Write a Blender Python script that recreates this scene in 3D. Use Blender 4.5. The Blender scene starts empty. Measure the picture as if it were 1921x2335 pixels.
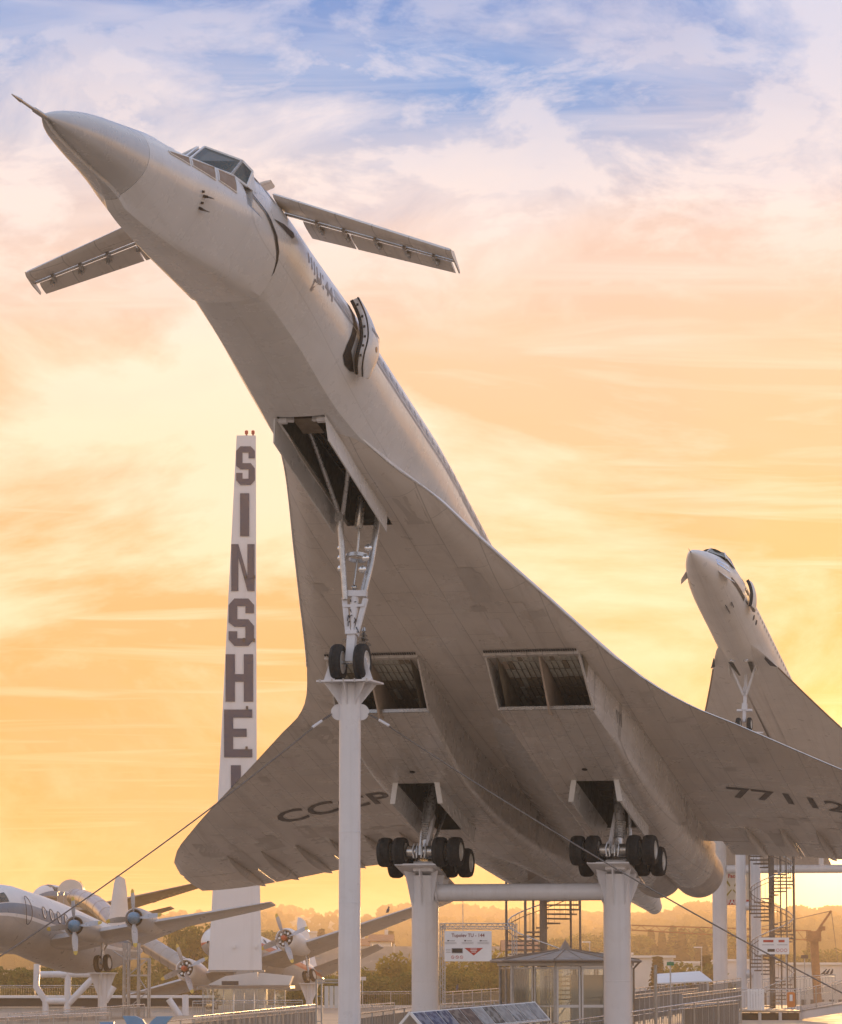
import bpy, bmesh, math, random
import numpy as np
from mathutils import Vector, Matrix

random.seed(7)
SC = bpy.context.scene
COL = SC.collection
R = math.radians
PI = math.pi
EYE = 1.63                      # eye height of the photographer above the roof deck (z = 0)

# ------------------------------------------------------------------ camera
FPX, TILT = 8329.5, 7.317       # focal length in photo pixels (1921 x 2335), upward tilt in degrees
cam = bpy.data.cameras.new('camera')
cam.sensor_fit = 'VERTICAL'
cam.sensor_height = 36.0
cam.lens = FPX / 2335.0 * 36.0
cam.clip_start, cam.clip_end = 1.0, 20000.0
cam_o = bpy.data.objects.new('camera', cam)
COL.objects.link(cam_o)
cam_o.location = (0, 0, EYE)
cam_o.rotation_euler = (R(90 + TILT), 0, 0)
SC.camera = cam_o

# ------------------------------------------------------------------ sky, sun, exposure
SUN_AZ, SUN_EL = 6.5, 1.95       # degrees to the right of the view axis / above the horizon
world = bpy.data.worlds.new('World')
SC.world = world
world.use_nodes = True


def build_world():
    nt = world.node_tree
    nt.nodes.clear()
    N, Lk = nt.nodes.new, nt.links.new
    out = N('ShaderNodeOutputWorld')
    bg = N('ShaderNodeBackground')
    Lk(bg.outputs[0], out.inputs[0])
    tc = N('ShaderNodeTexCoord')
    sep = N('ShaderNodeSeparateXYZ')
    Lk(tc.outputs['Generated'], sep.inputs[0])

    def math_(op, a, b=None, c=None, clamp=False):
        n = N('ShaderNodeMath')
        n.operation = op
        n.use_clamp = clamp
        for i, v in enumerate((a, b, c)):
            if v is None:
                continue
            if isinstance(v, (int, float)):
                n.inputs[i].default_value = v
            else:
                Lk(v, n.inputs[i])
        return n.outputs[0]

    def ramp(fac, stops):
        n = N('ShaderNodeValToRGB')
        e = n.color_ramp.elements
        while len(e) > 1:
            e.remove(e[-1])
        e[0].position, e[0].color = stops[0][0], (*stops[0][1], 1)
        for p, c in stops[1:]:
            k = e.new(p)
            k.color = (*c, 1)
        Lk(fac, n.inputs[0])
        return n.outputs[0]

    def mix(fac, a, b, mode='MIX'):
        n = N('ShaderNodeMix')
        n.data_type = 'RGBA'
        n.blend_type = mode
        if isinstance(fac, (int, float)):
            n.inputs[0].default_value = fac
        else:
            Lk(fac, n.inputs[0])
        for i, v in ((6, a), (7, b)):
            if isinstance(v, tuple):
                n.inputs[i].default_value = (*v, 1)
            else:
                Lk(v, n.inputs[i])
        return n.outputs[2]

    z = math_('MAXIMUM', sep.outputs['Z'], 0.0)
    # planar cloud coordinates: direction projected on a high layer
    inv = math_('DIVIDE', 1.0, math_('ADD', z, 0.055))
    cu = math_('MULTIPLY', sep.outputs['X'], inv)
    cv = math_('MULTIPLY', sep.outputs['Y'], inv)
    comb = N('ShaderNodeCombineXYZ')
    Lk(cu, comb.inputs[0]); Lk(cv, comb.inputs[1])

    def noise(scale, detail, rough, dist, off, sx=1.0, sy=1.0):
        mp = N('ShaderNodeMapping')
        mp.inputs['Location'].default_value = off
        mp.inputs['Scale'].default_value = (sx, sy, 1)
        Lk(comb.outputs[0], mp.inputs[0])
        n = N('ShaderNodeTexNoise')
        n.inputs['Scale'].default_value = scale
        n.inputs['Detail'].default_value = detail
        n.inputs['Roughness'].default_value = rough
        n.inputs['Distortion'].default_value = dist
        Lk(mp.outputs[0], n.inputs['Vector'])
        return n.outputs['Fac']

    def puff(scale, detail, rough, dist, off, stretch=2.2):
        mp = N('ShaderNodeMapping')
        mp.inputs['Location'].default_value = off
        mp.inputs['Scale'].default_value = (1, 1, stretch)
        Lk(tc.outputs['Generated'], mp.inputs[0])
        n = N('ShaderNodeTexNoise')
        n.inputs['Scale'].default_value = scale
        n.inputs['Detail'].default_value = detail
        n.inputs['Roughness'].default_value = rough
        n.inputs['Distortion'].default_value = dist
        Lk(mp.outputs[0], n.inputs['Vector'])
        return n.outputs['Fac']

    n1 = noise(1.15, 6, 0.60, 0.6, (3.1, 0.4, 0.0), 1.0, 0.9)       # broad veils
    n2 = puff(24.0, 10, 0.62, 0.3, (0.31, 0.0, 0.17))                # puffs of the high layer
    n3 = noise(2.3, 5, 0.55, 1.2, (9.3, 2.0, 0.0), 0.55, 1.7)       # streaks

    # angle to the sun
    sd = (math.sin(R(SUN_AZ)) * math.cos(R(SUN_EL)), math.cos(R(SUN_AZ)) * math.cos(R(SUN_EL)), math.sin(R(SUN_EL)))
    dp = N('ShaderNodeVectorMath'); dp.operation = 'DOT_PRODUCT'
    Lk(tc.outputs['Generated'], dp.inputs[0]); dp.inputs[1].default_value = sd
    toward = dp.outputs['Value']

    # clear air: physical sky, lifted at the top by the blue of the evening
    sky = N('ShaderNodeTexSky')
    sky.sky_type = 'NISHITA'
    sky.sun_disc = False
    sky.sun_elevation = R(SUN_EL)
    sky.sun_rotation = R(SUN_AZ)
    sky.air_density = 1.2; sky.dust_density = 2.0; sky.ozone_density = 1.5
    nish = N('ShaderNodeVectorMath'); nish.operation = 'SCALE'
    Lk(sky.outputs[0], nish.inputs[0]); nish.inputs['Scale'].default_value = 0.06
    warp = math_('ADD', z, math_('MULTIPLY', math_('SUBTRACT', n1, 0.5), 0.05))
    # (sin of elevation) -> colour of the glowing evening air
    zz = math_('MULTIPLY', warp, 2.0)
    clear = ramp(zz, [(0.0, (0.68, 0.27, 0.05)), (0.05, (0.71, 0.30, 0.065)), (0.14, (0.78, 0.37, 0.12)),
                      (0.24, (0.84, 0.46, 0.22)), (0.34, (0.84, 0.53, 0.35)), (0.41, (0.72, 0.55, 0.49)),
                      (0.45, (0.42, 0.46, 0.60)), (0.49, (0.10, 0.29, 0.62)), (0.55, (0.05, 0.21, 0.56)), (0.75, (0.07, 0.20, 0.52)),
                      (1.0, (0.10, 0.22, 0.50))])
    far = ramp(zz, [(0.0, (0.88, 0.72, 0.64)), (0.25, (0.95, 0.84, 0.78)), (0.5, (0.80, 0.78, 0.82)), (0.8, (0.38, 0.45, 0.62)), (1.0, (0.16, 0.28, 0.54))])
    side = math_('MULTIPLY_ADD', toward, 0.8, 0.55, True)
    air = mix(side, far, clear)
    air = mix(0.12, air, nish.outputs[0])
    # lit veils of cloud
    cl = ramp(zz, [(0.0, (0.92, 0.46, 0.15)), (0.10, (0.95, 0.56, 0.27)), (0.22, (1.0, 0.74, 0.50)), (0.34, (0.95, 0.76, 0.60)),
                   (0.43, (0.80, 0.68, 0.64)), (0.52, (0.62, 0.61, 0.70)), (1.0, (0.78, 0.78, 0.82))])
    n4 = puff(7.5, 10, 0.62, 0.5, (1.7, 0.2, 0.65), 2.0)
    m1 = ramp(n4, [(0.45, (0, 0, 0)), (0.58, (1, 1, 1))])
    m2 = ramp(n2, [(0.45, (0, 0, 0)), (0.58, (1, 1, 1))])
    m3 = ramp(n3, [(0.50, (0, 0, 0)), (0.72, (1, 1, 1))])
    high = ramp(zz, [(0.34, (0, 0, 0)), (0.42, (1, 1, 1)), (0.48, (0.8, 0.8, 0.8)), (0.535, (0.45, 0.45, 0.45)), (1.0, (0.7, 0.7, 0.7))])
    mm = math_('MAXIMUM', math_('MULTIPLY', m1, 0.80), math_('MULTIPLY', math_('MULTIPLY', m2, high), 0.85))
    mm = math_('MAXIMUM', mm, math_('MULTIPLY', m3, 0.6))
    col = mix(mm, air, cl)
    # soft grey bases in the thicker veils
    gm = ramp(puff(7.0, 6, 0.55, 0.3, (2.2, 0.4, 0.9), 3.0), [(0.52, (0, 0, 0)), (0.74, (1, 1, 1))])
    col = mix(math_('MULTIPLY', gm, 0.45), col, mix(1.0, cl, (0.74, 0.70, 0.74), 'MULTIPLY'))
    # the bright aureole round the setting sun
    g1 = math_('POWER', math_('MAXIMUM', toward, 0.0), 2600.0)
    g2 = math_('POWER', math_('MAXIMUM', toward, 0.0), 260.0)
    glow = mix(g2, (0.0, 0.0, 0.0), (0.26, 0.12, 0.015))
    col = mix(1.0, col, glow, 'ADD')
    glow2 = mix(g1, (0.0, 0.0, 0.0), (2.4, 1.6, 0.75))
    col = mix(1.0, col, glow2, 'ADD')
    # below the horizon: the haze of the ground
    lo = math_('GREATER_THAN', sep.outputs['Z'], -0.002)
    col = mix(lo, (0.30, 0.24, 0.19), col)
    Lk(col, bg.inputs['Color'])
    bg.inputs['Strength'].default_value = 1.0


build_world()

sun = bpy.data.lights.new('sun', 'SUN')
sun.energy = 4.8
sun.angle = R(0.6)
sun.color = (1.0, 0.56, 0.22)
sun_o = bpy.data.objects.new('sun', sun)
COL.objects.link(sun_o)
_sd = Vector((math.sin(R(SUN_AZ)) * math.cos(R(SUN_EL)), math.cos(R(SUN_AZ)) * math.cos(R(SUN_EL)), math.sin(R(SUN_EL))))
sun_o.rotation_euler = _sd.to_track_quat('Z', 'Y').to_euler()
sun_o.location = (60, 300, 60)

vs = SC.view_settings
vs.view_transform = 'Standard'
vs.look = 'None'
vs.exposure = 0.36
vs.gamma = 1.0
vs.use_curve_mapping = False
SC.render.engine = 'CYCLES'
SC.cycles.use_denoising = True
SC.cycles.max_bounces = 6
SC.cycles.diffuse_bounces = 3
SC.cycles.glossy_bounces = 3
SC.cycles.transmission_bounces = 5
SC.cycles.transparent_max_bounces = 12
SC.cycles.volume_bounces = 1
SC.cycles.use_adaptive_sampling = True
SC.cycles.caustics_reflective = False
SC.cycles.caustics_refractive = False

# ------------------------------------------------------------------ helpers


def at(px, py, Y):
    """World point at distance Y (metres along +Y) on the sight line of photo pixel px, py (1921 x 2335)."""
    t = R(TILT)
    x, y = (px - 960.5) / FPX, -(py - 1167.5) / FPX
    v = Vector((x, math.cos(t) - y * math.sin(t), math.sin(t) + y * math.cos(t)))
    v *= Y / v.y
    return Vector((v.x, v.y, v.z + EYE))


def ax(px, Y):
    return (px - 960.5) / FPX * Y * 1.0


def tag(o, label=None, cat=None, group=None, kind=None):
    if label: o['label'] = label
    if cat: o['category'] = cat
    if group: o['group'] = group
    if kind: o['kind'] = kind
    return o


def empty(name, loc=(0, 0, 0), mat=None):
    o = bpy.data.objects.new(name, None)
    o.empty_display_size = 0.3
    COL.objects.link(o)
    if mat is not None:
        o.matrix_world = mat
    else:
        o.location = loc
    return o


def copy_tree(o, parent=None):
    c = o.copy()
    COL.objects.link(c)
    c.parent = parent
    for ch in o.children:
        copy_tree(ch, c)
    return c


class MB:
    """Collects vertices and faces; build() links them as one mesh object."""

    def __init__(self):
        self.v, self.f, self.m = [], [], []

    def add(self, vs_, fs, mi=0):
        b = len(self.v)
        self.v += [tuple(p) for p in vs_]
        self.f += [tuple(b + i for i in f) for f in fs]
        self.m += [mi] * len(fs)
        return self

    def box(self, c, s, rot=None, mi=0):
        hx, hy, hz = s[0] / 2, s[1] / 2, s[2] / 2
        vs_ = [Vector((x, y, z)) for x in (-hx, hx) for y in (-hy, hy) for z in (-hz, hz)]
        if rot is not None:
            if isinstance(rot, (int, float)):
                rot = Matrix.Rotation(rot, 3, 'Z')
            vs_ = [rot @ p for p in vs_]
        c = Vector(c)
        return self.add([p + c for p in vs_], [(0, 1, 3, 2), (4, 6, 7, 5), (0, 4, 5, 1), (2, 3, 7, 6), (0, 2, 6, 4), (1, 5, 7, 3)], mi)

    def bar(self, a, b, w, h, up=(0, 0, 1), mi=0):
        """Rectangular bar from a to b."""
        a, b = Vector(a), Vector(b)
        d = (b - a)
        L = d.length
        if L < 1e-6: return self
        d /= L
        u = Vector(up)
        s = d.cross(u)
        if s.length < 1e-4:
            s = d.cross(Vector((1, 0, 0)))
        s.normalize()
        u = s.cross(d)
        vs_ = []
        for p in (a, b):
            for i, j in ((-1, -1), (1, -1), (1, 1), (-1, 1)):
                vs_.append(p + s * (i * w / 2) + u * (j * h / 2))
        return self.add(vs_, [(3, 2, 1, 0), (4, 5, 6, 7), (0, 1, 5, 4), (1, 2, 6, 5), (2, 3, 7, 6), (3, 0, 4, 7)], mi)

    def tube(self, pts, rad, n=8, cap=True, mi=0):
        pts = [Vector(p) for p in pts]
        rr = rad if isinstance(rad, (list, tuple)) else [rad] * len(pts)
        rings = []
        prev = None
        for i, p in enumerate(pts):
            if i == 0: d = pts[1] - p
            elif i == len(pts) - 1: d = p - pts[i - 1]
            else: d = (pts[i + 1] - p).normalized() + (p - pts[i - 1]).normalized()
            d.normalize()
            if prev is None:
                s = d.cross(Vector((0, 0, 1)))
                if s.length < 1e-3: s = d.cross(Vector((0, 1, 0)))
            else:
                s = prev - d * prev.dot(d)
                if s.length < 1e-6: s = d.cross(Vector((0, 0, 1)))
            s.normalize()
            prev = s
            u = d.cross(s)
            rings.append([p + (s * math.cos(2 * PI * k / n) + u * math.sin(2 * PI * k / n)) * rr[i] for k in range(n)])
        return self.loft(rings, closed=True, cap=cap, mi=mi)

    def loft(self, rings, closed=True, cap=True, mi=0):
        n = len(rings[0])
        b = len(self.v)
        for r_ in rings:
            self.v += [tuple(p) for p in r_]
        fs = []
        for i in range(len(rings) - 1):
            for k in range(n if closed else n - 1):
                k2 = (k + 1) % n
                fs.append((b + i * n + k, b + i * n + k2, b + (i + 1) * n + k2, b + (i + 1) * n + k))
        if cap:
            fs.append(tuple(b + k for k in range(n))[::-1])
            fs.append(tuple(b + (len(rings) - 1) * n + k for k in range(n)))
        self.f += fs
        self.m += [mi] * len(fs)
        return self

    def prism(self, poly, d, mi=0):
        """Extrude a 3-D polygon by vector d."""
        d = Vector(d)
        n = len(poly)
        a = [Vector(p) for p in poly]
        vs_ = a + [p + d for p in a]
        fs = [tuple(range(n))[::-1], tuple(range(n, 2 * n))]
        for k in range(n):
            k2 = (k + 1) % n
            fs.append((k, k2, n + k2, n + k))
        return self.add(vs_, fs, mi)

    def plate(self, poly, t, mi=0):
        """A polygon thickened by t along its own normal."""
        a = [Vector(p) for p in poly]
        nrm = Vector((0, 0, 0))
        for i in range(len(a)):
            nrm += a[i].cross(a[(i + 1) % len(a)])
        nrm.normalize()
        return self.prism([p - nrm * (t / 2) for p in a], nrm * t, mi)

    def sphere(self, c, r, n=12, m=8, scale=(1, 1, 1), mi=0):
        c = Vector(c)
        rings = []
        for i in range(m + 1):
            a = PI * i / m
            rr = max(math.sin(a), 1e-3) * r
            rings.append([c + Vector((rr * math.cos(2 * PI * k / n) * scale[0], rr * math.sin(2 * PI * k / n) * scale[1], r * math.cos(a) * scale[2])) for k in range(n)])
        return self.loft(rings, mi=mi)

    def lathe(self, a, b, prof, n=24, mi=0, cap=True):
        """prof: list of (t along a->b in metres, radius)."""
        a, b = Vector(a), Vector(b)
        d = (b - a).normalized()
        s = d.cross(Vector((0, 0, 1)))
        if s.length < 1e-3: s = d.cross(Vector((1, 0, 0)))
        s.normalize()
        u = d.cross(s)
        rings = []
        for t, r_ in prof:
            r_ = max(r_, 1e-3)
            rings.append([a + d * t + (s * math.cos(2 * PI * k / n) + u * math.sin(2 * PI * k / n)) * r_ for k in range(n)])
        return self.loft(rings, cap=cap, mi=mi)

    def mesh(self, name, mats, smooth=30):
        me = bpy.data.meshes.new(name)
        me.from_pydata(self.v, [], self.f)
        bm = bmesh.new()
        bm.from_mesh(me)
        if len(self.m) == len(bm.faces) and any(self.m):
            bm.faces.ensure_lookup_table()
            for i, f in enumerate(bm.faces):
                f.material_index = self.m[i]
        bmesh.ops.recalc_face_normals(bm, faces=bm.faces)
        bm.to_mesh(me)
        bm.free()
        for m_ in (mats if isinstance(mats, (list, tuple)) else [mats]):
            me.materials.append(m_)
        if smooth:
            me.shade_smooth()
            me.set_sharp_from_angle(angle=R(smooth))
        return me

    def build(self, name, mats, parent=None, smooth=30):
        o = bpy.data.objects.new(name, self.mesh(name, mats, smooth))
        COL.objects.link(o)
        if parent is not None:
            o.parent = parent
        return o


def place_mesh(name, me, parent=None, mat=None):
    o = bpy.data.objects.new(name, me)
    COL.objects.link(o)
    if parent is not None: o.parent = parent
    if mat is not None: o.matrix_basis = mat
    return o


def lerp(a, b, t):
    return a + (b - a) * t


def tab(x, xs, ys):
    return float(np.interp(x, xs, ys))


def smooth_tab(xs, ys):
    """Monotone-ish cubic (Catmull-Rom on uneven knots) of a table."""
    xs, ys = np.array(xs, float), np.array(ys, float)
    m = np.zeros(len(xs))
    dl = np.diff(ys) / np.diff(xs)
    m[1:-1] = (dl[:-1] * np.diff(xs)[1:] + dl[1:] * np.diff(xs)[:-1]) / (np.diff(xs)[1:] + np.diff(xs)[:-1])
    m[0], m[-1] = dl[0], dl[-1]

    def f(x):
        x = min(max(x, xs[0]), xs[-1])
        i = int(min(max(np.searchsorted(xs, x) - 1, 0), len(xs) - 2))
        h = xs[i + 1] - xs[i]
        t = (x - xs[i]) / h
        return float((2 * t**3 - 3 * t**2 + 1) * ys[i] + (t**3 - 2 * t**2 + t) * h * m[i] + (-2 * t**3 + 3 * t**2) * ys[i + 1] + (t**3 - t**2) * h * m[i + 1])
    return f


FONT_CACHE = {}


def text_mesh(txt, size, bold=0.0, align='CENTER'):
    """Flat text triangles in the XY plane as (verts, faces)."""
    cu = bpy.data.curves.new('lettering', 'FONT')
    cu.body = txt
    cu.size = size
    cu.align_x = align
    cu.align_y = 'CENTER'
    cu.offset = bold
    cu.resolution_u = 3
    o = bpy.data.objects.new('lettering', cu)
    COL.objects.link(o)
    bpy.context.view_layer.update()
    me = bpy.data.meshes.new_from_object(o.evaluated_get(bpy.context.evaluated_depsgraph_get()))
    vs_ = [v.co.copy() for v in me.vertices]
    fs = [tuple(p.vertices) for p in me.polygons]
    bpy.data.objects.remove(o)
    bpy.data.meshes.remove(me)
    bpy.data.curves.remove(cu)
    return vs_, fs


# ------------------------------------------------------------------ materials
MATS = {}


def mat(name, base, rough=0.5, metal=0.0, var=0.12, vscale=1.5, bump=0.0, bscale=20.0, streak=None, lines=None, coat=0.0, spec=0.5, dirt=None, alpha=None):
    """Principled material with tone variation, streaks, panel lines (brick texture) and fine relief."""
    if name in MATS: return MATS[name]
    m = bpy.data.materials.new(name)
    MATS[name] = m
    m.use_nodes = True
    nt = m.node_tree
    N, Lk = nt.nodes.new, nt.links.new
    b = nt.nodes['Principled BSDF']
    b.inputs['Metallic'].default_value = metal
    b.inputs['Roughness'].default_value = rough
    b.inputs['Coat Weight'].default_value = coat
    b.inputs['Specular IOR Level'].default_value = spec
    tc = N('ShaderNodeTexCoord')
    vec = tc.outputs['Object']

    def mixc(f, a, c, mode='MIX'):
        n = N('ShaderNodeMix'); n.data_type = 'RGBA'; n.blend_type = mode
        if isinstance(f, float): n.inputs[0].default_value = f
        else: Lk(f, n.inputs[0])
        for i, v in ((6, a), (7, c)):
            if isinstance(v, tuple): n.inputs[i].default_value = (*v, 1)
            else: Lk(v, n.inputs[i])
        return n.outputs[2]

    def noise(scale, det=5, rgh=0.6, sc=(1, 1, 1), dist=0.0):
        mp = N('ShaderNodeMapping'); mp.inputs['Scale'].default_value = sc
        Lk(vec, mp.inputs[0])
        n = N('ShaderNodeTexNoise')
        n.inputs['Scale'].default_value = scale; n.inputs['Detail'].default_value = det
        n.inputs['Roughness'].default_value = rgh; n.inputs['Distortion'].default_value = dist
        Lk(mp.outputs[0], n.inputs['Vector'])
        return n.outputs['Fac']

    def rng(v, a, b_, lo=0.0, hi=1.0):
        n = N('ShaderNodeMapRange')
        n.inputs[1].default_value = a; n.inputs[2].default_value = b_
        n.inputs[3].default_value = lo; n.inputs[4].default_value = hi
        Lk(v, n.inputs[0])
        return n.outputs[0]
    col = base
    nz = noise(vscale)
    dark = tuple(c * (1 - var * 1.6) for c in base)
    lite = tuple(min(1, c * (1 + var * 0.6)) for c in base)
    col = mixc(rng(nz, 0.3, 0.7), dark, lite)
    if streak:
        sc, amt, tint = streak
        col = mixc(rng(noise(1.0, 6, 0.65, sc, 0.3), 0.52, 0.78, 0.0, amt), col, tint)
    if dirt:
        amt, tint, scl = dirt
        col = mixc(rng(noise(scl, 8, 0.7, (1, 1, 1), 0.8), 0.55, 0.80, 0.0, amt), col, tint)
    height = None
    if lines:
        bw, bh, mort, amt = lines
        br = N('ShaderNodeTexBrick')
        br.inputs['Scale'].default_value = 1.0
        br.inputs['Brick Width'].default_value = bw
        br.inputs['Row Height'].default_value = bh
        br.inputs['Mortar Size'].default_value = mort
        br.inputs['Mortar Smooth'].default_value = 0.3
        br.inputs['Color1'].default_value = (0.97, 0.97, 0.97, 1)
        br.inputs['Color2'].default_value = (1, 1, 1, 1)
        br.inputs['Mortar'].default_value = (1 - amt, 1 - amt, 1 - amt, 1)
        Lk(vec, br.inputs['Vector'])
        col = mixc(1.0, col, br.outputs['Color'], 'MULTIPLY')
    Lk(col, b.inputs['Base Color']) if not isinstance(col, tuple) else None
    Lk(rng(noise(vscale * 2.3, 4), 0.3, 0.7, max(0.03, rough * 0.75), min(1, rough * 1.25)), b.inputs['Roughness'])
    if bump > 0:
        bp = N('ShaderNodeBump')
        bp.inputs['Strength'].default_value = bump
        bp.inputs['Distance'].default_value = 0.02
        Lk(noise(bscale, 4), bp.inputs['Height'])
        Lk(bp.outputs[0], b.inputs['Normal'])
    if alpha is not None:
        b.inputs['Alpha'].default_value = alpha
    return m


def mat_glass(name, tint=(0.9, 0.95, 0.95), rough=0.02, trans=0.75):
    """Window glass: part clear, part mirror."""
    if name in MATS: return MATS[name]
    m = bpy.data.materials.new(name); MATS[name] = m
    m.use_nodes = True
    nt = m.node_tree; nt.nodes.clear()
    N, Lk = nt.nodes.new, nt.links.new
    out = N('ShaderNodeOutputMaterial')
    tr = N('ShaderNodeBsdfTransparent'); tr.inputs[0].default_value = (*tint, 1)
    gl = N('ShaderNodeBsdfGlossy'); gl.inputs['Roughness'].default_value = rough
    fr = N('ShaderNodeFresnel'); fr.inputs[0].default_value = 1.5
    ad = N('ShaderNodeMath'); ad.operation = 'ADD'; ad.use_clamp = True
    ad.inputs[1].default_value = 1 - trans - 0.05 if trans < 0.95 else 0.0
    Lk(fr.outputs[0], ad.inputs[0])
    mx = N('ShaderNodeMixShader')
    Lk(ad.outputs[0], mx.inputs[0]); Lk(tr.outputs[0], mx.inputs[1]); Lk(gl.outputs[0], mx.inputs[2])
    Lk(mx.outputs[0], out.inputs[0])
    return m


def mat_emit(name, c, s):
    if name in MATS: return MATS[name]
    m = bpy.data.materials.new(name); MATS[name] = m
    m.use_nodes = True
    b = m.node_tree.nodes['Principled BSDF']
    b.inputs['Base Color'].default_value = (*c, 1)
    b.inputs['Emission Color'].default_value = (*c, 1)
    b.inputs['Emission Strength'].default_value = s
    return m


M_PAINT = mat('aircraft_white_paint', (0.72, 0.71, 0.70), 0.27, 0, 0.05, 0.5, streak=((0.25, 2.5, 2.5), 0.26, (0.42, 0.38, 0.34)), coat=0.2, lines=(2.4, 1.3, 0.008, 0.16), dirt=(0.22, (0.45, 0.40, 0.36), 0.9))
M_WING = mat('wing_skin', (0.70, 0.64, 0.58), 0.30, 0, 0.07, 0.35, streak=((0.12, 3.0, 3.0), 0.55, (0.36, 0.31, 0.27)), lines=(3.1, 0.85, 0.014, 0.32), dirt=(0.5, (0.40, 0.35, 0.30), 0.35))
M_NACELLE = mat('nacelle_skin', (0.64, 0.60, 0.56), 0.28, 0.12, 0.10, 0.6, streak=((0.16, 3.5, 3.5), 0.6, (0.33, 0.28, 0.24)), lines=(1.6, 0.45, 0.014, 0.34), dirt=(0.4, (0.34, 0.29, 0.25), 0.6))
M_RADOME = mat('radome_grey', (0.56, 0.555, 0.55), 0.26, 0.1, 0.06, 0.8)
M_BARE = mat('bare_metal', (0.55, 0.53, 0.50), 0.28, 0.9, 0.15, 2.0, dirt=(0.5, (0.25, 0.22, 0.2), 2.0))
M_NOZZLE = mat('burnt_metal', (0.50, 0.43, 0.37), 0.38, 0.55, 0.2, 1.2, streak=((0.4, 4, 4), 0.5, (0.26, 0.2, 0.16)))
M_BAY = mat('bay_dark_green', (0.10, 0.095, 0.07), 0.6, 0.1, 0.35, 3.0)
M_TILE = mat('intake_panel_grey', (0.56, 0.55, 0.48), 0.40, 0.1, 0.3, 1.5, dirt=(0.5, (0.10, 0.08, 0.06), 1.0))
M_TILE2 = mat('intake_panel_dark', (0.30, 0.25, 0.18), 0.5, 0.1, 0.3, 1.5)
M_TILE3 = mat('intake_panel_copper', (0.50, 0.40, 0.32), 0.45, 0.1, 0.2, 1.5)
M_STEEL = mat('strut_steel', (0.62, 0.61, 0.60), 0.30, 0.55, 0.15, 4.0, dirt=(0.6, (0.25, 0.21, 0.18), 5.0))
M_WHITEMETAL = mat('pillar_white_paint', (0.74, 0.73, 0.745), 0.34, 0, 0.05, 0.7, streak=((3.5, 3.5, 0.12), 0.42, (0.50, 0.45, 0.42)), dirt=(0.25, (0.45, 0.38, 0.33), 1.6), coat=0.15)
M_LAMP = mat('landing_lamp', (0.85, 0.85, 0.85), 0.12, 0.7, 0.05)
M_RUBBER = mat('tyre_rubber', (0.022, 0.021, 0.020), 0.75, 0, 0.2, 6.0, bump=0.15)
M_RIM = mat('wheel_rim', (0.60, 0.58, 0.54), 0.45, 0.2, 0.1, 5.0)
M_DARK = mat('dark_paint', (0.045, 0.045, 0.05), 0.5, 0, 0.2, 3.0)
M_LETTER = mat('lettering_brown_black', (0.115, 0.095, 0.08), 0.5, 0, 0.15, 2.0)
M_LETTER2 = mat('lettering_faded_grey', (0.27, 0.25, 0.25), 0.45, 0, 0.15, 2.0)
M_STRIPE = mat('stripe_faded_blue', (0.30, 0.30, 0.32), 0.4, 0, 0.1, 2.0)
M_COCKPIT = mat('cockpit_glass', (0.03, 0.04, 0.03), 0.10, 0, 0.3, 3.0, coat=0.0, spec=0.35)
M_AMBER = mat('cover_amber', (0.27, 0.175, 0.10), 0.45, 0, 0.08, 2.0, spec=0.3)
M_CABLE = mat('steel_cable', (0.20, 0.17, 0.15), 0.5, 0.6, 0.2, 10.0)
M_GALV = mat('galvanised_steel', (0.47, 0.46, 0.45), 0.42, 0.55, 0.15, 5.0)
M_SEAL = mat('seal_black', (0.02, 0.018, 0.016), 0.7, 0, 0.2, 4.0)


def mat_leaf(name, c, glow):
    m = bpy.data.materials.new(name); MATS[name] = m
    m.use_nodes = True
    nt = m.node_tree; nt.nodes.clear()
    N, Lk = nt.nodes.new, nt.links.new
    out = N('ShaderNodeOutputMaterial'); df = N('ShaderNodeBsdfDiffuse'); tl = N('ShaderNodeBsdfTranslucent'); mx = N('ShaderNodeMixShader')
    tc = N('ShaderNodeTexCoord'); nz = N('ShaderNodeTexNoise'); nz.inputs['Scale'].default_value = 9.0; nz.inputs['Detail'].default_value = 3
    Lk(tc.outputs['Object'], nz.inputs['Vector'])
    for node, k in ((df, 1.0), (tl, glow)):
        cr = N('ShaderNodeValToRGB')
        cr.color_ramp.elements[0].position = .35; cr.color_ramp.elements[1].position = .65
        cr.color_ramp.elements[0].color = (c[0] * .6 * k, c[1] * .65 * k, c[2] * .6 * k, 1); cr.color_ramp.elements[1].color = (c[0] * 1.3 * k, c[1] * 1.2 * k, c[2] * k, 1)
        Lk(nz.outputs['Fac'], cr.inputs[0]); Lk(cr.outputs[0], node.inputs[0])
    mx.inputs[0].default_value = .45
    Lk(df.outputs[0], mx.inputs[1]); Lk(tl.outputs[0], mx.inputs[2]); Lk(mx.outputs[0], out.inputs[0])
    return m
# ------------------------------------------------------------------ the large delta-wing jet
# local frame of an aircraft: X = aft from the nose, Y = to starboard, Z = up


def air_frame(anchor_local, anchor_world, yaw, pitch, roll=0.0):
    """yaw: how far the tail points to the right of the view axis; pitch: nose up; roll: port wing up."""
    yw, pt = R(yaw), R(pitch)
    A = Vector((math.sin(yw) * math.cos(pt), math.cos(yw) * math.cos(pt), -math.sin(pt)))
    S = Vector((-math.cos(yw), math.sin(yw), 0))
    U = A.cross(S)
    if roll:
        q = Matrix.Rotation(R(roll), 3, A)
        S, U = q @ S, q @ U
    m = Matrix.Identity(4)
    for i, v in enumerate((A, S, U)):
        m[0][i], m[1][i], m[2][i] = v
    o = Vector(anchor_world) - m.to_3x3() @ Vector(anchor_local)
    m.translation = o
    return m


S_NG, Z_NG = 24.08, -5.935
JET_M = air_frame((S_NG, 0, Z_NG), at(799, 1510, 93.727), 14.817, 13.454)


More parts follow.
